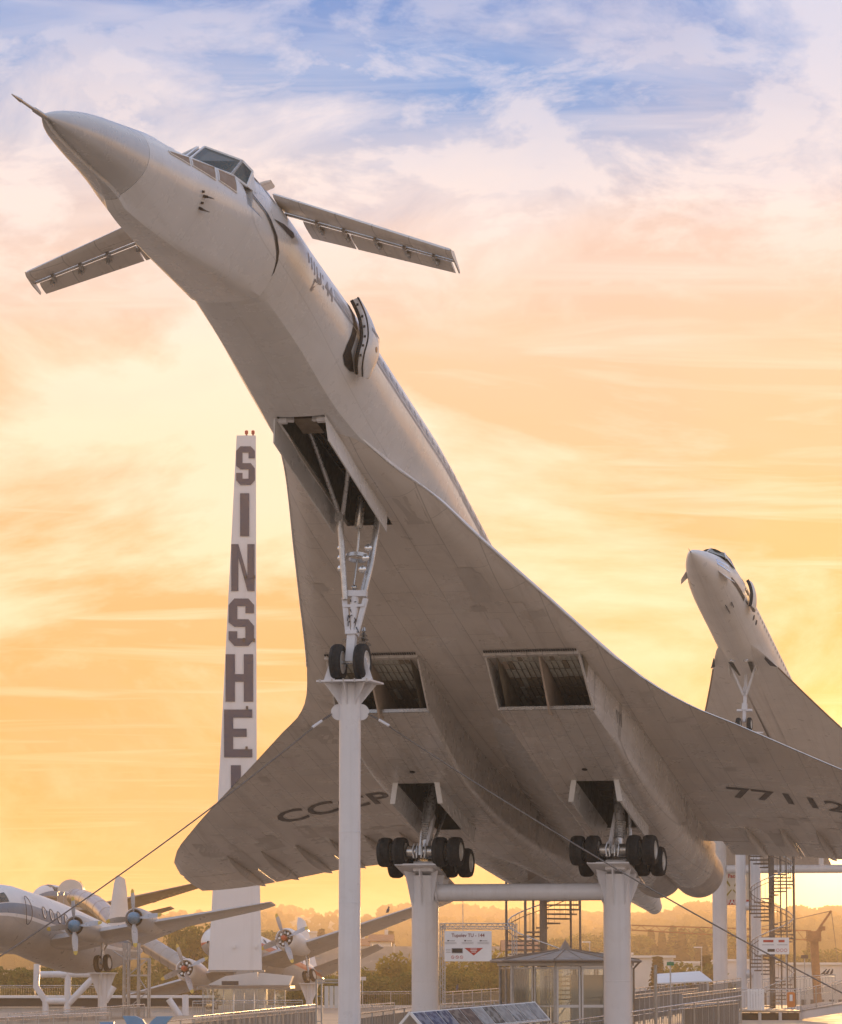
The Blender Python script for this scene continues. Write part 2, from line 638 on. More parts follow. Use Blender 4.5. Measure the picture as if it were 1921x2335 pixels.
def T(s, y, z):               # y given to port
    return Vector((s, -y, z))


def jet():
    root = empty('supersonic_airliner', mat=JET_M)
    tag(root, 'huge white delta-wing jet with drooped nose and canards, CCCP lettered under its wing', 'airliner', 'supersonic airliners')

    nz = smooth_tab([0, .5, 1.9, 3.4, 5.1, 6.3, 8.5, 11.2, 12.2], [-2.3, -2.17, -1.78, -1.42, -1.02, -.73, -.2, .24, .36])
    nr = smooth_tab([0, .5, 1.9, 3.4, 5.1, 6.3, 8.5, 11.2, 12.2], [.05, .22, .5, .68, .87, 1.0, 1.2, 1.43, 1.47])
    fz = smooth_tab([9.0, 10.5, 12.3, 14.7, 17.5, 20.6, 24, 26, 29.6, 33, 45, 58, 64.2], [.27, .30, .38, .34, .2, .02, -.02, -.05, -.3, -.6, -1.2, -1.8, -1.95])
    fr = smooth_tab([9.0, 10.5, 12.3, 14.7, 17.5, 20.6, 24, 26, 29.6, 33, 45, 58, 64.2], [1.26, 1.38, 1.44, 1.48, 1.6, 1.68, 1.68, 1.68, 1.66, 1.65, 1.6, 1.15, .28])
    cy_n = smooth_tab([3.0, 4.2, 7.05, 9.5, 12.2], [.02, .2, .45, .65, .84])
    cz_n = smooth_tab([3.0, 4.2, 7.05, 9.5, 12.2], [-2.18, -2.2, -1.88, -1.45, -.98])
    cy_f = smooth_tab([9, 11.8, 14.9, 18.2, 21, 24, 28], [.6, .8, .9, .96, 1.15, 1.3, 1.3])
    cz_f = smooth_tab([9, 11.8, 14.9, 18.2, 21, 24, 28], [-.75, -.88, -1.03, -1.34, -1.42, -1.50, -1.55])

    def half(zc, r, cy, cz, top=0.0, bay=None):
        """Half section (port side) from the top to the bottom centre: list of (y, z)."""
        p = []
        for k in range(25):
            a = lerp(0, 115, k / 24)
            if a < top:                                # flat-topped visor
                p.append((r * math.sin(R(top)) * a / top, zc + r * math.cos(R(top)) + 0.02 * (1 - a / top)))
            else:
                p.append((r * math.sin(R(a)), zc + r * math.cos(R(a))))
        e = Vector(p[-1]); c = Vector((cy, cz))
        tg = Vector((math.cos(R(115)), -math.sin(R(115))))
        m = e + tg * min(0.45 * (c - e).length, 0.6)
        for k in range(1, 7):
            t = k / 6
            q = e * (1 - t) ** 2 + m * 2 * t * (1 - t) + c * t * t
            p.append((q.x, q.y))
        b = min(0.62, cy * 0.8)
        for f in (0.55,):
            yy = lerp(cy, b, f)
            p.append((yy, cz - 0.05))
        p.append((b, cz - 0.08))
        p.append((b * 0.5, cz - 0.10))
        p.append((0.0, cz - 0.105))
        return p

    def ring(s, h, sf=None):
        pts = []
        n = len(h)
        for k in range(n):
            ss = s if sf is None else sf(k / (n - 1) * 180, s)
            pts.append(T(ss, h[k][0], h[k][1]))
        for k in range(n - 2, 0, -1):
            ss = s if sf is None else sf(k / (n - 1) * 180, s)
            pts.append(T(ss, -h[k][0], h[k][1]))
        return pts

    # nose cone (radome) and probe
    mb = MB()
    S1 = [0, .12, .3, .6, 1, 1.5, 2, 2.6, 3.2, 3.7, 4.15]

    def nose_half(s):
        cy = cy_n(s) if s > 3.0 else 0.02
        bz = nz(s) - nr(s)
        cz = cz_n(s) if s > 4.2 else min(bz, lerp(bz, cz_n(s), max(0, (s - 2.6) / 1.6))) + 0.1
        top = tab(s, [4.3, 5.2, 6.0, 9.4], [0, 48, 57, 58])
        return half(nz(s), nr(s), max(cy, 0.02), cz, top)
    mb.loft([ring(s, nose_half(s)) for s in S1])
    nc = mb.build('nose_cone', M_RADOME, root, 40)
    nc['label'] = 'grey tapered radome at the tip of the nose'
    pr = MB()
    pr.tube([T(.25, 0, -2.25), T(-.5, 0, -2.42), T(-.55, 0, -2.43), T(-1.2, 0, -2.575), T(-1.25, 0, -2.585), T(-1.72, 0, -2.69)], [.06, .055, .035, .03, .045, .012], 10)
    pr.build('pitot_probe', M_BARE, root, 40)

    # drooped nose section with the visor
    def aft(deg, s):
        """Slanted rear edge of the drooped section (fraction along the section outline -> s)."""
        e = tab(deg, [0, 66, 97, 100.5, 104, 111.6, 121.5, 130, 145, 160, 180], [9.35, 9.2, 9.3, 10.15, 10.45, 10.98, 11.38, 11.6, 11.88, 12.0, 12.05])
        return lerp(4.17, e, (s - 4.17) / (12.05 - 4.17))
    mb = MB()
    rings = []
    for k in range(26):
        s = lerp(4.17, 12.05, k / 25)
        n = 36
        hs = []
        # every outline point has its own station, so sample the section at that station
        base = nose_half(s)
        pts = []
        for j in range(len(base)):
            deg = j / (len(base) - 1) * 180
            sj = aft(deg, s)
            y, z = nose_half(sj)[j]
            pts.append((sj, y, z))
        rr = [T(*p) for p in pts] + [T(pts[j][0], -pts[j][1], pts[j][2]) for j in range(len(pts) - 2, 0, -1)]
        rings.append(rr)
    mb.loft(rings)
    mb.build('nose_section', M_PAINT, root, 22)

    # fixed fuselage, with the nose-wheel bay left open
    SF = [9.55, 9.8, 10.2, 10.8, 11.5, 12.3, 13.2, 14.2, 15.2, 16.2, 17.2, 18.3, 19.4, 20.6, 21.8, 23, 24, 25, 26, 27.5, 29, 31, 33, 36, 39, 42, 45, 48, 51, 54, 57, 59, 61, 62.5, 63.6, 64.1, 64.3]
    mb = MB()
    rings = []
    for s in SF:
        if s < 28:
            h = half(fz(s), fr(s), cy_f(s), cz_f(s))
        else:
            t = min(1, (s - 28) / 4)
            r, zc = fr(s), fz(s)
            h0 = half(zc, r, 1.3, cz_f(28))
            h1 = [(r * math.sin(PI * k / (len(h0) - 1)), zc + r * math.cos(PI * k / (len(h0) - 1))) for k in range(len(h0))]
            h = [(lerp(a[0], b[0], t), lerp(a[1], b[1], t)) for a, b in zip(h0, h1)]
        rings.append(ring(s, h))
    mb.loft(rings)
    n = len(rings[0])
    nh = len(h)
    ib = nh - 3                       # index of the point at the bay edge (y = 0.62)
    i0, i1 = SF.index(18.3), SF.index(25)
    keep_f, keep_m = [], []
    for fi, f in enumerate(mb.f):
        ri, k = divmod(fi, n)
        if fi < (len(SF) - 1) * n and i0 <= ri < i1 and (ib <= k < nh - 1 or nh - 1 <= k < n - (ib)):
            continue
        keep_f.append(f); keep_m.append(0)
    mb.f, mb.m = keep_f, keep_m
    fus = mb.build('fuselage', M_PAINT, root, 22)

    # bay walls
    mb = MB()
    for y in (-.615, .615):
        mb.prism([T(18.35, y, -1.42), T(25, y, -1.72), T(25, y, -.55), T(18.35, y, -.45)], T(0, .03 * (1 if y < 0 else -1), 0))
    mb.prism([T(18.32, -.6, -.5), T(25, -.6, -.6), T(25, .6, -.6), T(18.32, .6, -.5)], T(0, 0, .04))
    mb.prism([T(18.33, -.6, -1.4), T(18.33, .6, -1.4), T(18.33, .6, -.5), T(18.33, -.6, -.5)], T(.03, 0, 0))
    mb.prism([T(25.0, -.6, -1.7), T(25.0, .6, -1.7), T(25.0, .6, -.5), T(25.0, -.6, -.5)], T(-.03, 0, 0))
    for k in range(14):
        s = 18.8 + k * .45
        mb.box(T(s, 0, -.62), (.06, 1.15, .12))
    for y in (-.45, -.3, -.15, .1, .3, .45):
        mb.tube([T(19.2, y, -.75), T(24.8, y, -.82)], .03, 6)
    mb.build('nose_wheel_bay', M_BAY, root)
    mb = MB()
    mb.box(T(19.35, -.1, -1.0), (1.0, .55, .55))
    mb.build('bay_equipment_box', mat('bay_bronze', (.22, .16, .10), .45, .2, .3, 3), root)

    # ---- wing surfaces
    LEy = [.62, .9, 1.4, 2, 2.5, 3, 3.5, 4, 4.5, 5, 5.5, 6, 7, 8, 9, 10.5, 12, 13.3, 14.0, 14.4, 14.7, 14.85]
    LEs = [17.9, 19.2, 21.7, 24.2, 26.3, 28.4, 30.5, 32.65, 34.7, 36.5, 38.05, 39.2, 40.8, 42.35, 43.9, 46.2, 48.55, 50.75, 52.0, 52.95, 53.9, 55.0]
    LEz = [-1.25, -1.33, -1.42, -1.44, -1.66, -1.82, -1.97, -2.14, -2.30, -2.40, -2.43, -2.46, -2.52, -2.62, -2.72, -2.85, -2.97, -3.05, -3.09, -3.11, -3.13, -3.15]
    le_s, le_z = smooth_tab(LEy, LEs), smooth_tab(LEy, LEz)
    te_z = smooth_tab([0, 4.9, 8, 9.8, 11, 12.5, 14, 14.85], [-1.98, -2.03, -2.27, -2.48, -2.71, -2.98, -3.16, -3.2])
    zl = smooth_tab([17, 18.3, 20, 24.2, 28, 34, 40, 48, 57], [-1.25, -1.38, -1.57, -1.78, -2.06, -2.42, -2.62, -2.52, -2.03])
    STE = 57.0

    def zlow(s, y):
        y = abs(y)
        yy = max(y, .62)
        s0 = le_s(yy)
        u = max(0.0, min(1.0, (s - s0) / (STE - s0)))
        w = max(0.0, min(1.0, (y - 4.2) / 4.0)); w = w * w * (3 - 2 * w)
        zo = lerp(le_z(yy), te_z(y), u) - (0.30 - 0.012 * y) * math.sin(PI * min(1, u * 1.02) ** .8)
        zi = zl(s) + (te_z(y) - te_z(0)) * u
        q = lerp(zi, zo, w)
        k = min(1.0, max(0.0, s - s0) / lerp(2.6, .9, w))
        k = k * (2 - k)
        return lerp(le_z(yy), q, k)

    def zup(s, y):
        y = abs(y)
        yy = max(y, .62)
        s0 = le_s(yy)
        u = max(0.0, min(1.0, (s - s0) / (STE - s0)))
        t = tab(y, [0, 3, 6, 10, 14.85], [1.25, .95, .6, .42, .14])
        return lerp(le_z(yy), te_z(y), u) + t * (math.sin(PI * u ** .62)) * .62 + .015

    YS = [.62, .76, .9, 1.15, 1.4, 1.7, 2, 2.5, 3, 3.5, 4, 4.5, 5, 5.3, 5.6, 5.9, 6.2, 6.6, 7, 7.5, 8, 8.6, 9.2, 10, 10.8, 11.6, 12.4, 13.1, 13.7, 14.1, 14.4, 14.62, 14.78, 14.85]
    UC = [0, .004, .012, .025, .045, .07, .10, .14, .18, .23, .28, .33, .38, .43, .48, .54, .60, .66, .72, .78, .84, .90, .95, 1.0]
    S_EL = 54.85

    def skin(side, s_end, ys, uc, name, mtl, parent=root, s_start=None, cap_gap=0):
        mb = MB()
        lo, up = [], []
        for y in ys:
            a = le_s(max(y, .62)) if s_start is None else max(s_start, le_s(max(y, .62)))
            e = max(s_end, a + .02)
            if s_start is None and y > 14.5: e = min(s_end, 56.9)
            row_l, row_u = [], []
            for u in uc:
                s = lerp(a, e, u)
                row_l.append(T(s, y * side, zlow(s, y)))
                row_u.append(T(s, y * side, max(zup(s, y), zlow(s, y) + .012)))
            lo.append(row_l); up.append(row_u)
        nn = len(uc)
        b = 0
        for grid in (lo, up):
            mb.loft(grid, closed=False, cap=False)
        m_ = len(ys)
        off = m_ * nn
        fs = []
        for i in range(m_ - 1):
            fs.append((i * nn + nn - 1, (i + 1) * nn + nn - 1, off + (i + 1) * nn + nn - 1, off + i * nn + nn - 1))
            if s_start is not None:
                fs.append((i * nn, (i + 1) * nn, off + (i + 1) * nn, off + i * nn))
        for j in range(nn - 1):
            fs.append((j, j + 1, off + j + 1, off + j))
            i = (m_ - 1) * nn
            fs.append((i + j, i + j + 1, off + i + j + 1, off + i + j))
        mb.f += fs; mb.m += [0] * len(fs)
        o = mb.build(name, mtl, parent, 40)
        bm = bmesh.new(); bm.from_mesh(o.data)
        bmesh.ops.remove_doubles(bm, verts=bm.verts, dist=.0015)
        bmesh.ops.recalc_face_normals(bm, faces=bm.faces)
        bm.to_mesh(o.data); bm.free()
        o.data.set_sharp_from_angle(angle=R(40))
        return o
    for side in (1, -1):
        skin(side, S_EL, YS, UC, 'wing', M_WING)
        for a, b in ((4.15, 6.6), (6.65, 9.3), (9.35, 12.0), (12.05, 14.7)):
            yy = list(np.linspace(a, b, 9))
            skin(side, STE, yy, list(np.linspace(0, 1, 7)), 'elevon', M_WING, s_start=S_EL + .05)
        # fairings of the elevon jacks
        for y in (12.45, 11.25, 10.05, 8.85, 7.65, 6.45, 5.3):
            mb = MB()
            prof = []
            rings = []
            for k in range(13):
                t = k / 12
                s = lerp(52.6, 57.25, t)
                r_ = .17 * math.sin(PI * min(1, t * 1.02)) ** .7 + .004
                zc = zlow(min(s, 56.9), y) - r_ * .35
                rings.append([T(s, side * (y + r_ * .75 * math.cos(2 * PI * j / 10)), zc + r_ * 1.35 * math.sin(2 * PI * j / 10)) for j in range(10)])
            mb.loft(rings)
            mb.build('jack_fairing', M_WING, root, 50)
    # centre panel between the wing halves behind the bay
    mb = MB()
    rows = []
    for s in np.linspace(25, 60, 36):
        rows.append([T(s, y, (zlow(min(s, 57), y) if s < 57 else lerp(zl(57), -2.3, (s - 57) / 3))) for y in (-.63, -.3, 0, .3, .63)])
    mb.loft(rows, closed=False, cap=False)
    mb.build('belly_panel', M_WING, root, 40)

    # wing-root fillet strip: the white leading edge strip along the strake
    for side in (1, -1):
        mb = MB()
        pts, rr = [], []
        for y in np.linspace(.95, 4.6, 26):
            pts.append(T(le_s(y) + .02, side * y, le_z(y) + .01)); rr.append(.035)
        mb.tube(pts, rr, 6)
        mb.build('leading_edge_strip', M_PAINT, root, 60)

    # access panels, each a slightly different tone of paint
    tones = [mat('panel_tone_%d' % k, c, .38, 0, .06, .8, streak=((.2, 3, 3), .4, (.38, .33, .28))) for k, c in enumerate(((.74, .68, .62), (.60, .55, .50), (.70, .64, .60), (.55, .50, .45)))]
    ra = random.Random(21)
    for side in (1, -1):
        for k in range(38):
            for _ in range(40):
                y = ra.uniform(1.0, 13.0); s = ra.uniform(le_s(y) + 1.2, 53.2)
                ln, wd = ra.choice(((.55, .32), (.9, .5), (1.3, .38), (.4, .4), (1.7, .62), (2.4, .5)))
                if 33 < s + ln and s < 57 and .6 < y + wd and y < 4.6: continue
                if 45.5 < s + ln and s < 50.5 and 4.8 < y < 10.4: continue
                break
            else:
                continue
            mb = MB(); nu = max(1, int(ln / .4))
            rows = [[T(s + ln * i / nu, side * (y + wd * j / 2), zlow(s + ln * i / nu, y + wd * j / 2) - .007) for j in range(3)] for i in range(nu + 1)]
            mb.loft(rows, closed=False, cap=False); mb.build('access_panel', tones[k % 4], root, 40)
    # lettering under the wing
    def letter(txt, size, s0, y0, side, name, shear=0.0, bold=.02, width=4.0):
        vs_, fs = text_mesh(txt, size, bold)
        xs = [v.x for v in vs_]; wide = width / (max(xs) - min(xs)); xm = (max(xs) + min(xs)) / 2
        me = bpy.data.meshes.new(name)
        me.from_pydata([tuple(v) for v in vs_], [], fs)
        bm = bmesh.new(); bm.from_mesh(me)
        bmesh.ops.triangulate(bm, faces=bm.faces)
        for it in range(2):
            es = [e for e in bm.edges if e.calc_length() > .35]
            if es: bmesh.ops.subdivide_edges(bm, edges=es, cuts=1)
            bmesh.ops.triangulate(bm, faces=bm.faces)
        for v in bm.verts:
            x, yy = (v.co.x - xm) * wide, v.co.y
            s, y = s0 - yy + x * shear, y0 + x
            v.co = T(s, y, zlow(s, abs(y)) - .012)
        bmesh.ops.recalc_face_normals(bm, faces=bm.faces)
        bm.to_mesh(me); bm.free()
        me.materials.append(M_LETTER)
        place_mesh(name, me, root)
    letter('CCCP', 1.80, 48.6, -7.55, -1, 'lettering_cccp', -.34, .03, 4.2)
    letter('77112', 1.80, 48.5, 7.42, 1, 'lettering_number', .33, .03, 3.6)

    # ---- canards
    for side in (1, -1):
        cr = empty('canard'); cr.parent = root

        def cpt(y, c):
            t = (y - 1.1) / 4.1
            s = lerp(11.5, 12.4, t) + c * lerp(2.05, 1.12, t)
            return s, lerp(1.34, .08, t)
        ys = list(np.linspace(1.1, 5.2, 14))

        def plank(c0, c1, th, name, dz0=0.0, dz1=0.0, y0=1.1, y1=5.2, mtl=M_WING):
            mb = MB()
            rings = []
            for y in np.linspace(y0, y1, 10):
                rg = []
                nn = 8
                for k in range(nn + 1):
                    u = k / nn
                    s, z = cpt(y, lerp(c0, c1, u))
                    rg.append(T(s, side * y, z + lerp(dz0, dz1, u) + th * math.sin(PI * u ** .6) ** .8 * .6))
                for k in range(nn - 1, 0, -1):
                    u = k / nn
                    s, z = cpt(y, lerp(c0, c1, u))
                    rg.append(T(s, side * y, z + lerp(dz0, dz1, u) - th * math.sin(PI * u ** .6) ** .8 * .4))
                rings.append(rg)
            mb.loft(rings)
            return mb.build(name, mtl, cr, 40)
        plank(0, .49, .16, 'main_plane')
        plank(.50, .56, .05, 'slat_vane', -.01, -.03, mtl=M_BARE)
        plank(.575, 1.0, .08, 'flap', -.03, -.10, 1.5, 2.62)
        plank(.575, 1.0, .08, 'flap', -.03, -.10, 2.66, 5.08)
        for y in (1.9, 2.55, 3.3, 4.0, 4.7):
            mb = MB()
            s0, z0 = cpt(y, .44); s1, z1 = cpt(y, .66)
            mb.bar(T(s0, side * y, z0 - .05), T(s1, side * y, z1 - .10), .07, .11)
            mb.box(T(s1 - .05, side * (y + .06), z1 - .16), (.10, .07, .10))
            mb.build('hinge_bracket', M_BARE, cr)
        mb = MB()
        s0, z0 = cpt(5.2, 0); s1, z1 = cpt(5.2, .5); s2, z2 = cpt(5.2, 1)
        mb.plate([T(s0, side * 5.215, z0 + .02), T((s0 + s1) / 2, side * 5.215, z0 + .11), T(s2 - .1, side * 5.19, z2 - .06), T(s2 - .1, side * 5.19, z2 - .12), T(s1, side * 5.215, z1 - .1), T(s0 + .1, side * 5.215, z0 - .05)], .03)
        mb.build('end_plate', M_WING, cr)
    # raised fairing over the canard stowage
    mb = MB()
    pts = []
    for k in range(9):
        a = lerp(-10, 62, k / 8)
        pts.append(T(12.1 + .03 * k, .55 - 1.0 * math.cos(R(a)) + .65, 1.35 + .75 * math.sin(R(a + 15))))
    rings = [[p, p + T(.55 - .4 * abs(i - 4) / 8, 0, 0), p + T(.55 - .4 * abs(i - 4) / 8, .02, .05), p + T(0, .02, .05)] for i, p in enumerate(pts)]
    mb.loft(rings)
    mb.build('canard_fairing', M_WING, root, 50)

    # ---- cockpit
    def on_nose(s, deg, out=.008, side=1):
        return T(s, side * (nr(s) + out) * math.sin(R(deg)), nz(s) + (nr(s) + out) * math.cos(R(deg)))

    def on_fus(s, deg, out=.008, side=1):
        return T(s, side * (fr(s) + out) * math.sin(R(deg)), fz(s) + (fr(s) + out) * math.cos(R(deg)))

    def patch(fun, corners, nu, nv, name, mtl, parent=root, out=.008, side=1, th=0):
        """Bilinear patch of four (s, angle) corners draped over the skin."""
        mb = MB()
        grid = []
        for i in range(nu + 1):
            row = []
            for j in range(nv + 1):
                u, v = i / nu, j / nv
                a = [lerp(corners[0][q], corners[1][q], u) for q in (0, 1)]
                b = [lerp(corners[3][q], corners[2][q], u) for q in (0, 1)]
                row.append(fun(lerp(a[0], b[0], v), lerp(a[1], b[1], v), out, side))
            grid.append(row)
        mb.loft(grid, closed=False, cap=False)
        return mb.build(name, mtl, parent, 40)
    for side in (1, -1):
        for cs in ([(5.2, 63.5), (6.27, 61), (6.2, 73), (5.25, 67)], [(6.38, 61), (7.66, 60), (7.52, 78.5), (6.32, 72.5)], [(7.84, 60), (8.86, 58.8), (8.68, 81), (7.7, 77)]):
            w = patch(on_nose, cs, 8, 3, 'visor_window', M_AMBER, out=.012, side=side)
            # pale rubber frame
            mb = MB()
            ring_ = []
            loop = []
            for a, b in zip(cs, cs[1:] + cs[:1]):
                for k in range(6):
                    loop.append((lerp(a[0], b[0], k / 6), lerp(a[1], b[1], k / 6)))
            mb.tube([on_nose(s, d_, .012, side) for s, d_ in loop + loop[:1]], .018, 5)
            mb.build('frame', M_PAINT, w, 60)
        patch(on_fus, [(9.95, 45), (10.45, 47), (10.5, 57), (10.1, 57)], 4, 3, 'side_window', M_AMBER, out=.012, side=side)
        patch(on_fus, [(10.62, 46), (11.15, 52), (11.3, 66), (10.75, 57)], 4, 3, 'side_window', mat('pale_glass', (.45, .45, .45), .1, 0, .1, 2, coat=.5), out=.012, side=side)
        # windscreen: sloped panes in a frame ahead of the cockpit arch
        A_, B_, C_, D_, E_, F_ = T(8.45, side * .08, .80), T(9.42, side * .08, 1.60), T(9.52, side * .98, 1.24), T(8.95, side * .95, .62), T(9.66, side * 1.20, 1.02), T(9.30, side * 1.22, .48)
        for q in ([A_, B_, C_, D_], [D_, C_, E_, F_]):
            mb = MB(); mb.plate(q, .02); mb.build('windscreen_pane', M_COCKPIT, root)
            mb = MB()
            for a, b in zip(q, q[1:] + q[:1]):
                mb.bar(a, b, .055, .05)
            mb.build('windscreen_frame', M_PAINT, root)
        mb = MB()
        mb.plate([B_, C_, T(9.75, side * .98, 1.27), T(9.75, side * .06, 1.64)], .03)
        mb.plate([E_, F_, T(9.7, side * 1.30, .5), T(9.8, side * 1.18, 1.0)], .03)
        mb.build('cockpit_brow', M_PAINT, root)
        # dark slot behind the drooped section
        mb = MB()
        prev = None
        pts0 = [(9.40, 87), (9.95, 88.5), (10.32, 90), (10.55, 92.8), (11.06, 100.4), (11.44, 110), (11.64, 117.6), (11.84, 127), (11.93, 136)]
        wd = [.05, .09, .11, .13, .13, .12, .09, .05, .02]
        for (s, dg), w_ in zip(pts0, wd):
            a = on_fus(s - .02, dg + .6, .035, side); b = on_fus(s + w_, dg - 1.2, .02, side)
            prev = (prev or []) + [[a, b]]
        mb.loft(prev, closed=False, cap=False)
        mb.build('droop_slot', M_SEAL, root)
        # black wedge under the canard root
        mb = MB()
        mb.add([on_fus(*p, .012, side) for p in ((10.85, 87), (11.6, 80.2), (12.35, 76), (12.4, 80), (12.2, 85), (11.6, 86.2))], [(0, 1, 4, 5)[:3] + (5,), (1, 2, 3, 4), (1, 4, 5)][0:2])
        mb.build('black_wedge', M_DARK, root)
        # air-data vanes
        for s, dg, big in ((6.89, 100.7, 0), (7.0, 105.2, 1), (7.04, 113.6, 0), (7.08, 120.3, 1)):
            mb = MB()
            a = on_nose(s, dg, 0, side); b = on_nose(s, dg, .09 if big else .05, side)
            mb.tube([a, b], .035 if big else .03, 8)
            if big:
                c = on_nose(s + .34, dg - 1.5, .10, side)
                mb.tube([b, c], [.028, .008], 6)
            mb.build('air_data_vane', mat('vane_brown', (.10, .07, .05), .4, .4, .2, 5), root)
    # cabin roof line windows: a row of small panes along the top stripe
    for side in (1, -1):
        mb = MB()
        st = []
        for k in range(41):
            s = lerp(15.6, 34, k / 40)
            st.append([on_fus(s, 81.5, .006, side), on_fus(s, 84.3, .006, side)])
        mb.loft(st, closed=False, cap=False)
        mb.build('cheat_line', M_STRIPE, root)
        mb = MB(); st = []
        for k in range(41):
            s = lerp(15.7, 34, k / 40)
            st.append([on_fus(s, 71.5, .006, side), on_fus(s, 79, .006, side)])
        mb.loft(st, closed=False, cap=False)
        mb.build('window_band', mat('band_grey', (.48, .46, .45), .35, 0, .08, 2), root)
        for k in range(22):
            s = 19.2 + k * .62
            patch(on_fus, [(s, 71), (s + .22, 71), (s + .22, 77), (s, 77)], 1, 2, 'cabin_window', mat('cabin_glass', (.25, .23, .22), .2, 0, .1, 2), out=.011, side=side)
    # type lettering on the side
    vs_, fs = text_mesh('\u0422y', .95, .01)
    def drape(vs_, fs, s0, d0, name, mtl, scale=(1, 1)):
        me = bpy.data.meshes.new(name)
        me.from_pydata([tuple(v) for v in vs_], [], fs)
        for v in me.vertices:
            s = s0 + v.co.x * scale[0]
            dg = d0 - v.co.y * scale[1] / 1.5 * 57.3
            v.co = on_fus(s, dg, .012, 1)
        me.materials.append(mtl)
        place_mesh(name, me, root)
    mb = MB()
    bars = []
    for k, (s, d0, d1) in enumerate(((13.55, 74, 84.5), (13.78, 74.5, 87), (14.0, 75, 88.5), (14.22, 76, 87), (14.5, 77, 86))):
        mb.add([on_fus(s, d0, .012), on_fus(s + .08, d0, .012), on_fus(s + .08, d1, .012), on_fus(s, d1, .012)], [(0, 1, 2, 3)])
    mb.add([on_fus(14.22, 86, .012), on_fus(14.58, 85, .012), on_fus(14.58, 88, .012), on_fus(14.22, 89, .012)], [(0, 1, 2, 3)])
    for tri in (((14.05, 92), (14.12, 92.5), (14.0, 106), (13.93, 105)), ((14.5, 88), (14.58, 88), (14.0, 106), (13.95, 103)), ((14.05, 92), (14.5, 88), (14.5, 90), (14.1, 94))):
        mb.add([on_fus(s, dg, .0125) for s, dg in tri], [(0, 1, 2, 3)])
    mb.build('type_emblem', M_LETTER2, root)
    drape(*text_mesh('144', .62, .012), 15.05, 83.5, 'lettering_type', M_LETTER2, (1.0, .85))

    # ---- open passenger door
    dr = empty('passenger_door'); dr.parent = root
    mb = MB()
    outl = [(16.95, 62), (17.3, 60), (17.5, 66), (17.45, 80), (17.25, 95), (17.2, 106), (17.55, 112), (17.8, 116), (17.62, 119), (17.2, 120), (16.9, 116), (16.85, 106), (16.95, 95), (17.1, 80), (17.1, 70)]
    mb.add([on_fus(s, dg, .015) for s, dg in outl], [(0, 1, 2, 14), (14, 2, 3, 13), (13, 3, 4, 12), (12, 4, 5, 11), (11, 5, 6, 10), (10, 6, 7, 8, 9)])
    mb.build('door_opening', M_SEAL, dr, 40)
    # the leaf stands off the hull: follows the curve, pushed out
    def leaf(s, dg, out): return on_fus(s, dg, out)
    mb = MB()
    rows_o, rows_i = [], []
    cs = np.linspace(62, 117, 15)
    for dg in cs:
        t = (dg - 62) / 55
        bul = math.sin(PI * min(1, max(0, t))) ** .35
        s0 = tab(dg, [62, 75, 90, 104, 112, 117], [17.0, 17.28, 17.35, 17.3, 17.45, 17.75])
        s1 = s0 + .12 + .95 * bul
        off = .24
        rows_o.append([leaf(lerp(s0, s1, u), dg, off + .10 * (1 - (2 * u - 1) ** 4)) for u in np.linspace(0, 1, 7)])
        rows_i.append([leaf(lerp(s0, s1, u), dg, off - .12) for u in np.linspace(0, 1, 7)])
    m_, n_ = len(rows_o), 7
    mb.loft(rows_o, closed=False, cap=False); mb.loft(rows_i, closed=False, cap=False)
    o2 = m_ * n_
    fs = []
    for i in range(m_ - 1):
        for j in (0, n_ - 1):
            fs.append((i * n_ + j, (i + 1) * n_ + j, o2 + (i + 1) * n_ + j, o2 + i * n_ + j))
    for j in range(n_ - 1):
        for i in (0, m_ - 1):
            fs.append((i * n_ + j, i * n_ + j + 1, o2 + i * n_ + j + 1, o2 + i * n_ + j))
    mb.f += fs; mb.m += [0] * len(fs)
    mb.build('door_leaf', M_PAINT, dr, 35)
    for dg in (66, 74, 82, 90, 98, 106):
        mb = MB()
        s0 = tab(dg, [62, 75, 90, 104, 112, 117], [17.0, 17.28, 17.35, 17.3, 17.45, 17.75])
        c = leaf(s0 - .005, dg, .22)
        mb.box(c, (.03, .05, .055)); mb.build('latch_pocket', M_SEAL, dr)
    mb = MB()
    sl = lambda dg: tab(dg, [62, 75, 90, 104, 112, 117], [17.0, 17.28, 17.35, 17.3, 17.45, 17.75])
    mb.tube([leaf(sl(dg) - .02, dg, .14) for dg in np.linspace(62, 117, 16)], .045, 6); mb.tube([leaf(sl(dg) - .015, dg, .31) for dg in np.linspace(62, 117, 16)], .02, 6)
    mb.build('door_seal', M_SEAL, dr, 50)
    mb = MB()
    st = [[leaf(lerp(17.6, 18.4, u), dg, .24 + .10 * (1 - (2 * (lerp(.25, .95, u)) - 1) ** 4) + .012) for dg in (79, 81.5)] for u in np.linspace(0, 1, 5)]
    mb.loft(st, closed=False, cap=False); mb.build('door_stripe', M_STRIPE, dr)
    mb = MB(); mb.lathe(leaf(17.95, 92, .33), leaf(17.95, 92, .4), [(0, .07), (.02, .07)], 12); mb.build('door_mark', mat('mark_orange', (.55, .30, .14), .5), dr)

    # ---- nacelles
    zb = smooth_tab([35.75, 38, 41, 46, 50, 54, 57.5], [-3.58, -3.83, -4.08, -4.14, -4.0, -3.68, -3.32])
    yi = smooth_tab([33.9, 35.75, 41, 46, 50, 54, 57.5], [.97, 1.02, 1.2, 1.15, .85, .55, .40])
    yo = smooth_tab([33.9, 35.75, 41, 46, 50, 54, 57.5], [3.72, 3.85, 4.2, 4.2, 4.0, 3.8, 3.65])
    SN = [35.75, 36.2, 37, 38, 39, 40, 41.2, 42, 43, 44, 45, 46.2, 47, 48, 49, 50, 51, 52, 53, 54, 55, 56]
    NB = 41
